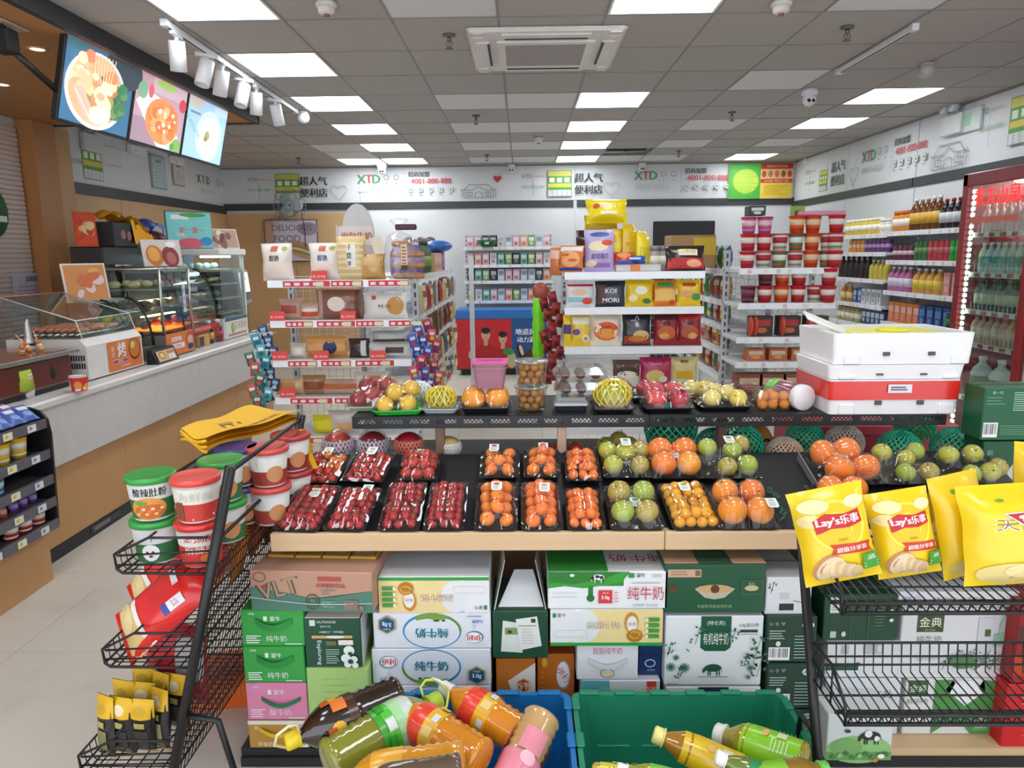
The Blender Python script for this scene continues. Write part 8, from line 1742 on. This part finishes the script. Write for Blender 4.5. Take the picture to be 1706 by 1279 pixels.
me = mini_box(.13, .1, .16, 'd8a888', 'e8c8a8', 'b86a4a'); row(me, 'soap_box', 'peach coloured soap pack on top of the aisle shelf', 'box', (-.76, 6.4, 1.546), (-.76, 6.85, 1.546), 4, rz=PI / 2); me = mini_box(.1, .1, .18, '8a4a9a', 'c8a0d0'); row(me, 'soap_box', 'violet soap pack beside the peach ones', 'box', (-.76, 7.0, 1.546), (-.76, 7.12, 1.546), 2, rz=PI / 2)
t = thing('basin', 'pale plastic basin heaped with slippers on top of the aisle shelf', 'basin', (-1.0, 7.2, 1.546)); MB().lathe([(.15, .12), (.21, .25), (.22, .255), (.2, .25), (.14, .13), (0, .13)], mat('b8c4c4', .4), 20).build('basin', t); MB().box(-.15, -.14, 0, .15, .14, .12, 'd0c8c8').build('box', t)
for k in range(3): t = thing('slipper', f'grey and mauve slipper in the basin, {["left", "middle", "right"][k]} one', 'slipper', (-1.12 + .1 * k, 7.18, 1.80), (.3, .2, .5 + k)); MB().sph((0, 0, .02), .1, mat('9a8a8e', .6), 12, 6, (.45, 1, .22)).build('sole', t); MB().sph((0, -.03, .05), .05, mat('7a6a78', .6), 10, 6, (.9, 1, .5)).build('strap', t)
t = thing('blue_bag', 'crumpled bright blue bag on the peach soap packs', 'bag', (-.8, 6.95, 1.72)); MB().sph((0, 0, .05), .14, mat('2a6ab8', .3, bump=.6, scale=25), 14, 8, (1, 1.2, .4)).build('bag', t)
# ---- crisp end shelf in the middle
CY = 4.5; CZS = (1.57, 1.353, 1.105, .829, .586, .2)
gondola('crisp_shelf', 'white end shelf of crisps and snacks in the middle of the shop', .262, 1.125, CY, .42, CZS, 1.58)
C = CY + .06
for a in (
 ('white and red shrimp chip bag, left end of the second crisp shelf', 943, 990, 464, 503, 1, 'dcdde0', ((.85, .97, 'c82a3a'), (.2, .4, '8ac0d0')), (), ((.75, .25, .2, .14, 'd84a2a'), (.45, .6, .3, .14, 'e8c0a0'))),
 ('dark navy snack bag with large white capitals, second crisp shelf', 991, 1042, 462, 504, 1, '1f2a3e', ((.1, .95, '5a3a34', .04, .35),), (('KOI', .6, .17, 'e6e8ee'), ('MORI', .25, .17, 'e6e8ee')), ()),
 ('yellow snack bag with white dogs on the second crisp shelf', 1041, 1089, 461, 504, 1, 'e8c41e', (), (), ((.55, .6, .22, .16, 'f0ece0'), (.25, .3, .16, .13, 'f0e4b0'), (.75, .2, .16, .1, '3a7a3a'))),
 ('orange snack bag with a green title on the second crisp shelf', 1088, 1127, 461, 503, 1, 'e8801c', ((.72, .9, '3a8a3a', .15, .85), (.2, .65, 'e8c060')), (), ((.8, .15, .15, .1, 'd84a1c'),)),
 ('yellow bag with a red ribbon at the right of the second crisp shelf', 1127, 1168, 461, 503, 1, 'ecc41c', ((.75, .88, 'b83a2a', .2, .75),), (), ((.4, .45, .32, .14, 'e0a060'), (.75, .35, .2, .14, '4a9a4a'))),
 ('thin yellow bag edge at the left of the third crisp shelf', 938, 952, 521, 572, 2, 'e8c82a', ((.4, .7, '5a3a7a'),), (), ()),
 ('yellow and violet ring snack bag on the third crisp shelf', 951, 984, 521, 572, 2, 'ecc83a', ((.7, .95, 'f0e8d0'),), (), ((.25, .45, .2, .1, '6a4a9a'), (.75, .25, .2, .12, 'e8e0d0'), (.75, .25, .1, .06, 'c88a4a'))),
 ('white bag with an orange sunburst, third crisp shelf', 985, 1034, 521, 572, 2, 'e8dcc8', (), (('玉米片', .6, .1, '5a1a10'),), ((.5, .48, .46, .3, 'e0541c'), (.5, .4, .3, .18, 'e8983a'))),
 ('black snack bag with white brush characters, third crisp shelf', 1036, 1084, 519, 572, 2, '1e2028', ((.04, .3, 'a83a2a'),), (('八', .86, .12, 'eef0f0'), ('条', .66, .16, 'eef0f0')), ((.65, .32, .3, .16, 'd8b880'), (.5, .22, .3, .1, 'c8843a'))),
 ('red spicy snack bag left of its twin on the third crisp shelf', 1088, 1130, 519, 571, 2, '941c22', ((.8, .96, '5a1a20'),), (('麻辣', .7, .14, '2a0c0c'),), ((.5, .4, .38, .22, 'c8602a'), (.4, .3, .2, .1, 'd89a5a'))),
 ('red spicy snack bag at the right end of the third crisp shelf', 1128, 1168, 519, 571, 2, '941c22', ((.8, .96, 'b8242a'),), (('麻辣', .7, .12, '2a0c0c'),), ((.5, .4, .38, .2, 'b8542a'), (.6, .3, .2, .1, 'e0a868'))),
 ('brown and cream cookie bag on the fourth crisp shelf', 1020, 1067, 592, 640, 3, '6a4a40', ((.04, .45, 'd8d4c0'),), (), ((.5, .62, .4, .16, '3a2a22'), (.5, .5, .36, .12, 'e4e0d0'))),
 ('magenta nut bag on the fourth crisp shelf', 1065, 1120, 590, 642, 3, 'b01e5a', ((.05, .12, 'd84a80'),), (('每日坚果', .78, .08, 'e8a0b8'),), ((.45, .4, .3, .2, 'd8c070'), (.7, .3, .14, .1, 'e0dcc0'))),
 ('cream and gold biscuit bag on the fourth crisp shelf', 1115, 1162, 590, 642, 3, 'd8c888', ((.04, .3, 'ccd4dc'), (.3, .55, 'e0a81c', .2, .8)), (('脆薄饼', .86, .09, '5a4a2a'),), ())):
 sb(a[0], a[1], a[2], a[3], a[4], C, CZS[a[5]] + .001, a[6], a[7], a[8], len(a[0]) + a[1], d=.07, bl=a[9], lay=-.08)
# heap on the top of the crisp shelf
T0 = CZS[0] + .001
sb('purple original cut crisp bag on top of the crisp shelf', 973, 1024, 378, 445, C, T0, 'b8a8d4', ((.1, .2, 'a070b8', .3, .85),), (('原切薯片', .36, .14, '5a3a7a'),), 71, d=.09, lay=-.1, bl=((.5, .88, .32, .06, '2a5a8a'), (.45, .6, .35, .12, 'e8d8b0'), (.75, .68, .2, .07, 'd8503a'), (.2, .2, .2, .08, 'e8d8b8')))
sb('bag of orange shrimp crackers leaning at the left of the crisp shelf top', 930, 972, 404, 448, C - .04, T0, 'd8783a', ((.04, .14, '2a4a9a'), (.75, .96, 'dcd8d8')), (), 72, d=.08, lay=-.25, rz=-.3, bl=((.5, .45, .4, .3, 'e8a468'), (.3, .6, .15, .06, 'c85a1c'), (.6, .4, .2, .06, 'c8602a')))
sb('orange prawn snack bag at the outer left of the crisp shelf top', 915, 938, 408, 452, C + .05, T0 - .02, 'd87a4a', ((.6, .9, 'e8b8a0'),), (), 73, d=.06, rz=-.6)
sb('big glossy yellow crisp bag balanced on top of the heap', 976, 1048, 326, 366, C + .1, T0 + .30, 'e6cc12', ((.25, .38, 'f0e8c8', .3, .7),), (('薯片', .62, .2, 'f0e4d0'),), 74, d=.12, rz=.12, lay=-.3, bl=((.2, .6, .08, .1, 'c84a3a'),))
for k, (a, b, y0, y1, yy, rz, zz, l) in enumerate(((1035, 1058, 356, 425, .12, .9, .02, 'gold crisp bag standing sideways behind the purple one'), (1056, 1080, 365, 428, .14, 1.0, .0, 'bright yellow crisp bag standing sideways at the right of the heap'), (1020, 1045, 368, 420, .14, .6, .06, 'yellow crisp bag slanting behind the purple one'), (980, 1020, 362, 400, .2, .1, .2, 'dull yellow crisp bag under the topmost one'), (965, 985, 370, 430, .22, -.6, .02, 'black and red snack bag at the back left of the heap'))):
 sb(l, a - 8, b + 10, y0, y1, C + yy, T0 + zz, ['d8ae14', 'e8d01a', 'e0bc18', 'd8c41a', '3a1a20'][k], ((.3, .6, ['c89a10', 'd8c010', 'e8d048', 'c8a818', '8a1e24'][k]),), (), 75 + k, d=.09, rz=rz)
sb('red and orange fried snack bag lying in front of the yellow bags', 1022, 1058, 404, 432, C - .01, T0 + .03, 'b8301c', ((.1, .25, '2a4aa0'),), (), 81, d=.06, lay=-.6, bl=((.5, .65, .35, .2, 'd88a4a'),))
t = thing('clear_snack_box', 'flat clear tray of red snacks with an orange label on the crisp shelf top', 'box', (HX(1060, C, 440), C - .03, T0)); MB().box(-.13, 0, 0, .15, .12, .045, clear('f0dcd4', .15, .1, .35), bev=.006).build('box', t); MB().box(-.04, -.002, .005, .02, .0, .045, 'd87a3a').build('label', t)
item(mini_bag(.16, .05, .06, '2a5ab0', 'c8d4ec', '1a3a80'), 'snack_pouch', 'flat blue pouch lying on the clear snack tray', 'snack bag', (HX(1055, C, 430), C + .02, T0 + .047))
sb('black and red hot noodle snack bag at the right of the crisp shelf top', 1108, 1176, 398, 440, C + .02, T0, '241a1c', ((.05, .45, 'c8302a'), (.55, .8, 'e8d8d0', .3, .8)), (('火鸡面', .72, .16, 'd8c83a'),), 83, d=.08, lay=-.3, bl=((.35, .3, .25, .18, 'a82018'), (.7, .25, .2, .14, 'e8a080')))
me = mini_jar(.16, .05, mat('a89a9a', .3), '8a8488'); row(me, 'clear_jar', 'clear jar standing behind the snack tray on the crisp shelf top', 'jar', (HX(1098, C, 420), C + .2, T0), (HX(1120, C, 420), C + .2, T0), 2)
# ---- noodle shelf on the right
NY_ = 5.4; NZ_ = (1.564, 1.308, 1.053, .866, .6, .2); NX0, NX1 = 1.60, 2.32
gondola('noodle_shelf', 'end shelf stacked with noodle buckets, right of the crisp shelf', NX0, NX1, NY_, .42, NZ_, 1.7, 'tags')
NC = {'red': mini_cup(.125, .058, 'c02430', 'e8dcd4', 'b81e2a', '8a1820'), 'green': mini_cup(.125, .058, '4a7a4a', 'e8e4d8', 'b82a2a', 'c83a2a'), 'orange': mini_cup(.125, .058, 'd8501c', 'e8c8a0', 'c8321c', 'a82a14'), 'white': mini_cup(.125, .058, 'd8d0c8', 'a82a30', 'c8242e', '7a8a5a'), 'purple': mini_cup(.125, .058, '4a2a34', '8a3a4a', '8a2a34'), 'pink': mini_cup(.12, .056, 'c8507a', 'e8c0cc', 'b82a3a', 'b87ac0')}
def cupgrid(rows_, Y, x0, dx, z0, where):
 for j, r_ in enumerate(rows_):
  for i, k in enumerate(r_.split()):
   if k != '.': item(NC[k], 'noodle_cup', f'{k} noodle bucket, layer {["one", "two", "three"][j]} {where}', 'instant noodles', (x0 + dx * i, Y, z0 + j * .127), i, f'{k} noodle buckets {where}, layer {j + 1}')
cupgrid(('red white green white orange green .', 'red red white green orange white .', 'pink pink . orange orange .'), NY_ + .08, NX0 + .08, .118, NZ_[0] + .001, 'on the top of the noodle shelf')
cupgrid(('purple red orange red white', '. purple orange red .'), NY_ + .09, NX0 + .1, .125, NZ_[1] + .001, 'on the second noodle shelf')
cupgrid(('red', 'white', 'red'), NY_ + .02, NX1 - .02, .1, NZ_[0] + .001, 'at the right end of the noodle shelf top'); cupgrid(('red', 'red'), NY_ + .02, NX1 - .05, .1, NZ_[1] + .001, 'at the right end of the second noodle shelf')
item(mini_box(.34, .15, .03, 'd888b0', 'e0a0c0'), 'pink_box', 'flat pink box on top of the stacked noodle buckets', 'box', (NX0 + .62, NY_ + .08, NZ_[0] + .384)); item(mini_box(.08, .08, .2, '8aa83a', '2a2a2a'), 'green_box', 'green and black carton on the pink noodle buckets', 'box', (NX0 + .47, NY_ + .14, NZ_[0] + .256))
item(mini_box(.12, .12, .07, '2a2e30', 'd8d8d8'), 'black_box', 'black banded box on the pink noodle buckets', 'box', (NX0 + .14, NY_ + .08, NZ_[0] + .385)); t = thing('open_carton', 'open brown carton with a yellow label left of the noodle shelf', 'box', (NX0 - .2, NY_ + .6, 1.566)); MB().box(-.18, 0, 0, .18, .3, .26, mat('b08a58', .6), bev=.004).build('box', t); MB().box(0, -.003, .1, .18, 0, .24, 'd8b82a').build('label', t)
me = mini_box(.17, .09, .15, '3a2a26', 'b82a26', 'c8683a'); row(me, 'self_heating_pot', 'black and red hot pot box on the third noodle shelf', 'box', (NX0 + .22, NY_ + .1, NZ_[2] + .001), (NX0 + .64, NY_ + .1, NZ_[2] + .001), 3)
for k in range(4): item(MB().sph((0, 0, .08), .075, mat('c84a34', .35), 12, 8, (.25, .5, 1)).mesh('card'), 'red_card', 'oval red card standing between the hot pot boxes', 'card', (NX0 + (.12, .155, .36, .56)[k], NY_ + .05, NZ_[2] + .001), .2, 'oval red cards')
me = mini_box(.14, .1, .1, 'c8683a', 'd8c8a8', 'e09a4a'); row(me, 'meal_tray', 'orange noodle meal tray on the fourth noodle shelf', 'box', (NX0 + .18, NY_ + .08, NZ_[3] + .001), (NX0 + .52, NY_ + .08, NZ_[3] + .001), 3, sc=(1, 1, .9)); me = mini_box(.2, .12, .16, '8a4a34', 'd8b890', 'b83a2a'); row(me, 'meal_box', 'brown noodle meal box on the fifth noodle shelf', 'box', (NX0 + .14, NY_ + .08, .601), (NX0 + .5, NY_ + .08, .601), 3)
# left face of the run behind it
gondola('aisle_shelf', 'long shelf unit behind the noodle shelf, facing left', 5.9, 8.1, 0, .4, (1.55, 1.30, 1.10, .90, .68), 1.7, 'tags', -PI / 2, (1.62, 7.0, 0))
PB = [('b89a8a', 'e0c8c0', 'c84a4a'), ('3a5a8a', 'c8d4e4', 'e8c83a'), ('c8a03a', 'e8dcb0', '8a3a2a'), ('8a2a34', 'e0c0b0', 'd8a84a'), ('3a7a4a', 'd8e0d0', 'e8b83a'), ('6a4a3a', 'c8a888', 'b83a2a')]; MB2 = [mini_bag(.16, .19, .07, *c, k + 9) for k, c in enumerate(PB)]; C2 = ['beige', 'blue', 'mustard', 'maroon', 'green', 'brown']
for i, z in enumerate((1.55, 1.30, 1.10, .90, .68)):
 for k in range(10): c = rb.randrange(6); item(MB2[c], 'snack_bag', f'{C2[c]} snack bag on shelf {["one, the top", "two", "three", "four", "five"][i]} of the run behind the noodle shelf', 'snack bag', (1.68, 6.0 + .21 * k, z + .001), -PI / 2 + rb.uniform(-.3, .3), f'{C2[c]} bags of run shelf {i + 1}')

# ---- back wall: shelves, freezer with poster, green poster, dark doorway
BS = (1.80, 1.545, 1.31, 1.02)
gondola('back_shelf', 'back wall shelf of small household goods above the freezer', -.86, .45, 10.72, .34, BS, 2.0, 'tags', z0=.9)
def mixed(y, x0, x1, z, n, seed, kinds, where, rz=0., ax=0):
 r = random.Random(seed)
 for k in range(n):
  nm, me, lb, ct = kinds[r.randrange(len(kinds))]; s = x0 + (x1 - x0) * (k + .5) / n
  item(me, nm, f'{lb} {where}', ct, (s, y, z + .001) if not ax else (y, s, z + .001), rz + r.uniform(-.1, .1), f'{lb} {where}')
HB = [('box', mini_box(.1, .1, .17, a, b, c), l + ' box', 'box') for a, b, c, l in (('d8d8d8', 'b8b8c0', 'c88a8a', 'white'), ('d8b0b8', 'e8e0e0', 'b86a7a', 'pink'), ('6aa898', 'd8e8e0', '3a7a6a', 'teal'), ('c8d0d8', '8a9aa8', 'e0e4e8', 'grey'), ('3a3c40', 'c8c8cc', '8a8a90', 'black'), ('e0a088', 'e8e0d8', 'd86a3a', 'peach'), ('7a9a5a', 'e4e8d8', 'c8d0a0', 'green'))]
for i, z in enumerate(BS): mixed(10.8, -.82, .42, z, 11, i + 3, HB, f'on the {["top", "second", "third", "fourth"][i]} back wall shelf')
t = thing('green_bowl', 'dark green bowl on the top back wall shelf', 'bowl', (HX(812, 10.7, 405), 10.68, 1.80)); MB().lathe([(.08, 0), (.16, .1), (.15, .1), (.07, .01), (0, .01)], mat('1f5a34', .35), 16).build('bowl', t); MB().box(-.03, -.165, .04, .03, -.1, .07, 'c8d8cc').build('tag', t)
t = thing('shelf_post', 'white slotted post at the far end of the bread aisle', 'post', (HX(786, 8.0, 500), 8.0, 0)); MB().box(-.025, -.025, 0, .025, .025, 1.66, SG, bev=.003).build('post', t)
t = thing('chest_freezer', 'ice cream freezer with a blue band and a red poster of two men', 'freezer', (-.28, 10.1, 0)); MB().box(-.66, 0, .08, .66, .58, .86, mat('2f3338', .4), bev=.01).build('body', t); MB().box(-.67, -.01, .80, .67, .59, .93, mat('2a6fb8', .35), bev=.01).build('lid_band', t); MB().box(-.6, .05, 0, .6, .5, .08, BLACK()).build('base', t)
P = Paint(flat((-.66, -.002, .1), (1, 0, 0), (0, 0, 1))); P.rect(0, 0, .78, .7, 'c01e28'); P.rect(.78, 0, 1.32, .7, '1f4f8a')
for u, v, s in ((.42, .48, 1.), (.66, .43, .92)):
 P.poly([(u - .14 * s, 0), (u - .15 * s, v - .2), (u - .05, v - .12), (u + .05, v - .12), (u + .15 * s, v - .2), (u + .15 * s, 0)], 'a8141e'); P.rect(u - .03, v - .15, u + .03, v - .06, 'c8987a'); P.ell(u, v, .062 * s, .085 * s, 'd0a084', 16); P.ell(u, v + .06 * s, .066 * s, .045 * s, '1a1414', 14)
 for e in (-1, 1): P.ell(u + e * .024, v + .008, .01, .005, '2a1a16', 8); P.rect(u + e * .024 - .014, v + .022, u + e * .024 + .014, v + .027, '2a1a16')
 P.ell(u, v - .04, .02, .006, 'a85a50', 8)
P.ell(.2, .2, .03, .06, 'd0a084', 10); P.text('地道风味', 1.03, .52, .09, 'dfe6f0', .46, bold=.04); P.text('动力源泉', 1.03, .41, .08, 'dfe6f0', .46, bold=.04); P.ell(.78, .12, .07, .12, 'b8b07a', 12); P.ell(.74, .24, .08, .05, '3a8a4a', 10); P.ell(1.1, .16, .13, .13, '4a2a1e', 16); P.ell(1.15, .1, .1, .06, 'c8763a', 12); P.ell(.92, .22, .05, .14, '2a1c18', 14, .3); P.ell(.92, .26, .025, .08, 'd8c8a8', 12, .3); P.build('poster', t)
structure(MB().box(HX(1089, 11.05, 368), 11.06, 0, HX(1192, 11.05, 368), 11.09, HZ(368, 11.05, 1140), mat('1c1c1f', .5), bev=.01).build('door_1'))
a, b = at(1215, 268, 11.05), at(1333, 330, 11.05); t = thing('wall_poster', 'green, yellow and red promotional poster at the top right of the back wall', 'poster', (a.x, 11.05, b.z)); w, h = 4.0 - a.x, 2.97 - b.z; MB().box(0, 0, 0, w, .02, h, mat('d8d8c8', .5)).build('sheet', t); P = Paint(flat((0, -.0005, 0), (1, 0, 0), (0, 0, 1)))
P.rect(0, 0, .5 * w, h, '4aa83a'); P.ell(.27 * w, .5 * h, .2 * w, .35 * h, 'b8cc4a', 20); P.lines(.05 * w, .1 * h, .45 * w, .85 * h, 12, .008, '6ab83a'); P.rect(.5 * w, 0, w, h, 'e6b878'); P.rect(.5 * w, .84 * h, w, h, 'b8322a'); P.text('进店有礼活动公告', .75 * w, .92 * h, .07 * h, 'f0c8a0', .42 * w); P.rect(.5 * w, .45 * h, w, .56 * h, 'c8382a'); P.text('天天优惠 "惊喜多多" 好礼', .75 * w, .505 * h, .06 * h, 'f2dcc0', .45 * w); P.rect(.52 * w, .05 * h, .98 * w, .43 * h, 'e0c83a')
for k in range(5): P.ell((.55 + .1 * k) * w, .7 * h, .035 * w, .1 * h, ['b84a3a', 'a87a5a', 'c86a4a', '8a5a3a', 'b8503a'][k], 10)
P.lines(.56 * w, .1 * h, .92 * w, .38 * h, 5, .01, 'c89a2a'); P.build('print', t)
emerg((XR - .013, hit(1595, 210, x=XR).y, hit(1595, 210, x=XR).z), -PI / 2, 'twin-headed emergency light on the right wall above the house drawing')
q = hit(1605, 205, x=XR); t = thing('exit_sign', 'grey green exit sign panel beside the right wall emergency light', 'sign', (XR - .013, q.y - .12, q.z)); MB().box(-.03, -.2, -.1, 0, .2, .1, mat('c0c8c4', .35), bev=.005).build('panel', t); P = Paint(flat((-.0305, .2, -.1), (0, -1, 0), (0, 0, 1))); P.rect(.14, .05, .26, .16, '9ac8ac'); P.build('print', t)
# ---- right wall shelving
ZA = (1.86, 1.67, 1.39, 1.117, .9, .6, .3); ZB = (1.87, 1.59, 1.287, .975, .66, .3)
gondola('wall_shelf', 'far length of drink shelves on the right wall', 7.5, 9.0, 0, .33, ZA, 1.9, 'tags', -PI / 2, (3.70, 8.25, 0)); gondola('wall_shelf', 'near length of drink shelves on the right wall, beside the red fridge', 5.5, 7.48, 0, .33, ZB, 1.9, 'tags', -PI / 2, (3.70, 6.49, 0))
def wrow(me, nm, lab, cat, y0, y1, n, z, depth=1): row(me, nm, lab, cat, (3.76, y0, z + .001), (3.76, y1, z + .001), n, rz=-PI / 2, depth=depth, dd=(.1, 0, 0))
bt, mc, mb, mj = mini_bottle, mini_can, mini_box, mini_jar
for a in ((mj(.17, .05, mat('d8b83a', .2), 'e8e4c8'), 'juice_jar', 'yellow jar on the top shelf of the right wall', 'jar', 8.5, 7.75, 8, 1.86), (mj(.15, .045, 'd8d0c4', 'e0e0e0'), 'jar', 'white labelled jar on the top right wall shelf', 'jar', 7.7, 7.58, 2, 1.86), (mj(.2, .05, 'd88a2a', 'c86a1c'), 'jar', 'orange jar right of the yellow ones on the top right wall shelf', 'jar', 7.42, 7.2, 3, 1.87), (bt(.3, .05, mat('6a3a14', .15), 'e6e4e0', 'd8a83a'), 'liquor_bottle', 'amber bottle with a white cap on the top right wall shelf', 'bottle', 7.1, 6.7, 5, 1.87), (bt(.26, .05, mat('2a1c1c', .15), 'b82a2a', 'd0d0d4'), 'liquor_bottle', 'dark bottle with a red cap on the top right wall shelf', 'bottle', 6.6, 6.0, 7, 1.87),
 (mc(.13, .035, 'd88a3a', 'e8c8a0'), 'drink_can', 'orange can on the second right wall shelf', 'can', 8.4, 8.1, 4, 1.67), (mc(.13, .035, '6a3a7a', 'c8a8d0'), 'drink_can', 'purple can on the second right wall shelf', 'can', 8.02, 7.56, 6, 1.67), (mc(.14, .036, '6a1c3a', 'd8c0cc'), 'drink_can', 'wine red can on the second right wall shelf', 'can', 7.4, 7.1, 4, 1.59), (mc(.18, .033, '3a6a3a', '6a9a5a'), 'drink_can', 'tall green can on the second right wall shelf', 'can', 7.0, 6.85, 3, 1.59), (mc(.18, .035, 'b83a44', 'c8606a'), 'drink_can', 'tall red can on the second right wall shelf', 'can', 6.76, 6.5, 4, 1.59), (mc(.18, .035, '1f9a3e', '38b85a'), 'drink_can', 'tall bright green can on the second right wall shelf', 'can', 6.42, 6.0, 6, 1.59),
 (bt(.24, .045, '2a1818', '1a1a1a', None), 'soy_bottle', 'dark bottle on the third right wall shelf', 'bottle', 8.6, 7.95, 6, 1.39), (bt(.2, .04, 'c8b84a', 'd8d8c8', None), 'drink_bottle', 'pale yellow bottle on the third right wall shelf', 'bottle', 7.86, 7.56, 4, 1.39), (bt(.24, .05, 'b86a9a', 'e4e4ec', 'd8d0e0'), 'yogurt_bottle', 'pink and white bottle on the third right wall shelf', 'bottle', 7.42, 7.1, 4, 1.287), (bt(.23, .05, 'd8a04a', 'e8e4dc', 'e0c848'), 'yogurt_bottle', 'orange and white bottle on the third right wall shelf', 'bottle', 6.95, 6.6, 4, 1.287), (mb(.1, .1, .2, 'd09088', 'e0b8b0'), 'drink_box', 'salmon pink box on the third right wall shelf', 'box', 6.5, 6.1, 4, 1.287),
 (bt(.2, .045, 'b87a2a', 'd8b88a', 'e0c890'), 'drink_bottle', 'amber bottle on the fourth right wall shelf', 'bottle', 8.5, 8.35, 2, 1.117), (mb(.09, .09, .16, '3a5a9a', 'b8c8e0'), 'drink_box', 'blue box on the fourth right wall shelf', 'box', 8.25, 8.14, 2, 1.117), (mb(.09, .09, .16, 'd4d6da', '9aa0a8'), 'drink_box', 'white box on the fourth right wall shelf', 'box', 8.05, 7.7, 4, 1.117), (mb(.11, .1, .2, 'd87a2a', 'e8b8b8', 'd88aa0'), 'drink_box', 'orange and pink box on the fourth right wall shelf', 'box', 7.42, 6.95, 5, .975), (mb(.11, .1, .2, '2a4a8a', '5a8ac8'), 'drink_box', 'navy blue box on the fourth right wall shelf', 'box', 6.85, 6.45, 4, .975), (mc(.17, .04, '1f4a2a', '3a8a4a'), 'drink_can', 'dark green can on the fourth right wall shelf', 'can', 6.38, 6.05, 5, .975),
 (mj(.16, .05, 'a8a06a', '8a8a5a'), 'jar', 'olive jar low on the right wall shelves', 'jar', 8.55, 8.1, 5, .9), (mb(.1, .1, .16, '3a5a8a', 'c8d0d8'), 'drink_box', 'blue and white box low on the right wall shelves', 'box', 8.0, 7.6, 5, .9)): wrow(*a)
# ---- red fridge
FX, FY0, FY1, FZ = 3.2, 4.72, 5.44, 2.22; rd = mat('8f1a20', .35); GL_ = GLASS()
t = thing('drinks_fridge', 'dark red glass-door drinks fridge with a lit red sign', 'fridge', (FX, FY0, 0)); L = FY1 - FY0
m = MB(); m.box(.04, L - .04, .05, .74, L, FZ, rd); m.box(.70, -.7, .05, .74, L, FZ, rd); m.box(.04, -.7, FZ - .04, .74, L, FZ, rd); m.box(.04, -.7, .05, .74, L, .22, rd); m.build('cabinet', t); MB().box(.66, -.7, .22, .70, L - .04, FZ - .04, mat('dce8e4', .4)).build('liner', t)
m = MB(); m.box(0, L - .06, .05, .05, L, FZ, rd, bev=.006); m.box(0, -.06, .05, .05, .0, FZ - .0, rd, bev=.006); m.box(0, -.7, FZ - .09, .05, L, FZ, rd, bev=.006); m.box(0, -.7, .05, .05, L, .28, rd, bev=.006); m.build('door_frame', t)
m = MB(); m.box(.02, .0, .28, .026, L - .06, FZ - .09, GL_); m.box(.02, -.7, .28, .026, -.06, FZ - .09, GL_); m.build('door_glass', t)
m = MB(); m.box(.04, L - .075, .3, .05, L - .066, FZ - .12, mat('bfd0cc', .4))
for k in range(44): m.box(.034, L - .1, .32 + k * .041, .046, L - .07, .344 + k * .041, E('f0fffa', 4.))
m.build('led_strip', t)
P = Paint(flat((.016, L - .1, FZ - .25), (0, -1, 0), (0, 0, 1))); P.text('农夫山泉', .27, .08, .13, E('ff2622', 1.3), wfit=.48, bold=.022); P.rect(0, -.1, .52, -.06, 'd86a5a'); P.build('sign', t)
MB().box(.3, .1, FZ - .07, .5, L - .1, FZ - .05, E('f4fffb', 14.)).build('lamp', t)
FS = (1.80, 1.52, 1.255, 1.02, .62, .32)
for z in FS:
 sh_ = MB().box(.06, -.05, z - .012, .6, L - .08, z, mat('d8e0dc', .3)).build('shelf', t); m = MB(); m.box(.055, -.05, z - .03, .062, L - .08, z + .006, 'e0e4e0')
 for k in range(5): m.box(.053, .03 + k * .12, z - .026, .056, .09 + k * .12, z, 'b82a30')
 for k in range(14): m.wire((.06, k * .045, z), (.06, k * .045, z + .06), .002, 'e4e8e6')
 m.build('price_rail', sh_)
for z, me, nm, lab in ((1.80, bt(.2, .03, 'd8a8a0', 'e8e4e0', 'e8c8c0'), 'drink_bottle', 'pale pink bottle on the top fridge shelf'), (1.52, bt(.21, .03, 'c8d8d0', 'e0e8e4', '3a9a8a'), 'water_bottle', 'clear bottle with a teal label on the second fridge shelf'), (1.255, bt(.22, .034, '4a5a3a', '2a6a3a', 'd8d8b8'), 'drink_bottle', 'dark green bottle with a cream label on the third fridge shelf'), (1.02, bt(.2, .034, 'd8a890', 'd87a5a', 'e0c8b0'), 'drink_bottle', 'peach coloured bottle on the fourth fridge shelf')):
 row(me, nm, lab, 'bottle', (FX + .12, FY1 - .13, z + .002), (FX + .12, FY0 + .04, z + .002), 8, depth=2, dd=(.14, 0, 0))
for k, (z, c, l) in enumerate(((.62, 'd8dcd8', 'large white bottle with a green label on the fifth fridge shelf'), (.32, 'c8d4d0', 'large white bottle on the lowest fridge shelf'))): row(bt(.3, .07, c, 'e8e8e8', '3a6a4a'), 'milk_bottle', l, 'bottle', (FX + .15, FY1 - .2, z + .002), (FX + .15, FY0 + .1, z + .002), 3)
t = thing('red_crate', 'dark red crate on the floor behind the netted fruit', 'crate', (1.75, 3.35, 0)); MB().box(-.42, 0, 0, .3, .4, .86, mat('8e1c28', .45), bev=.01).build('crate', t); m = MB(); m.box(-.43, -.01, .82, .31, .41, .87, mat('a8283a', .4), bev=.006); m.build('rim', t)
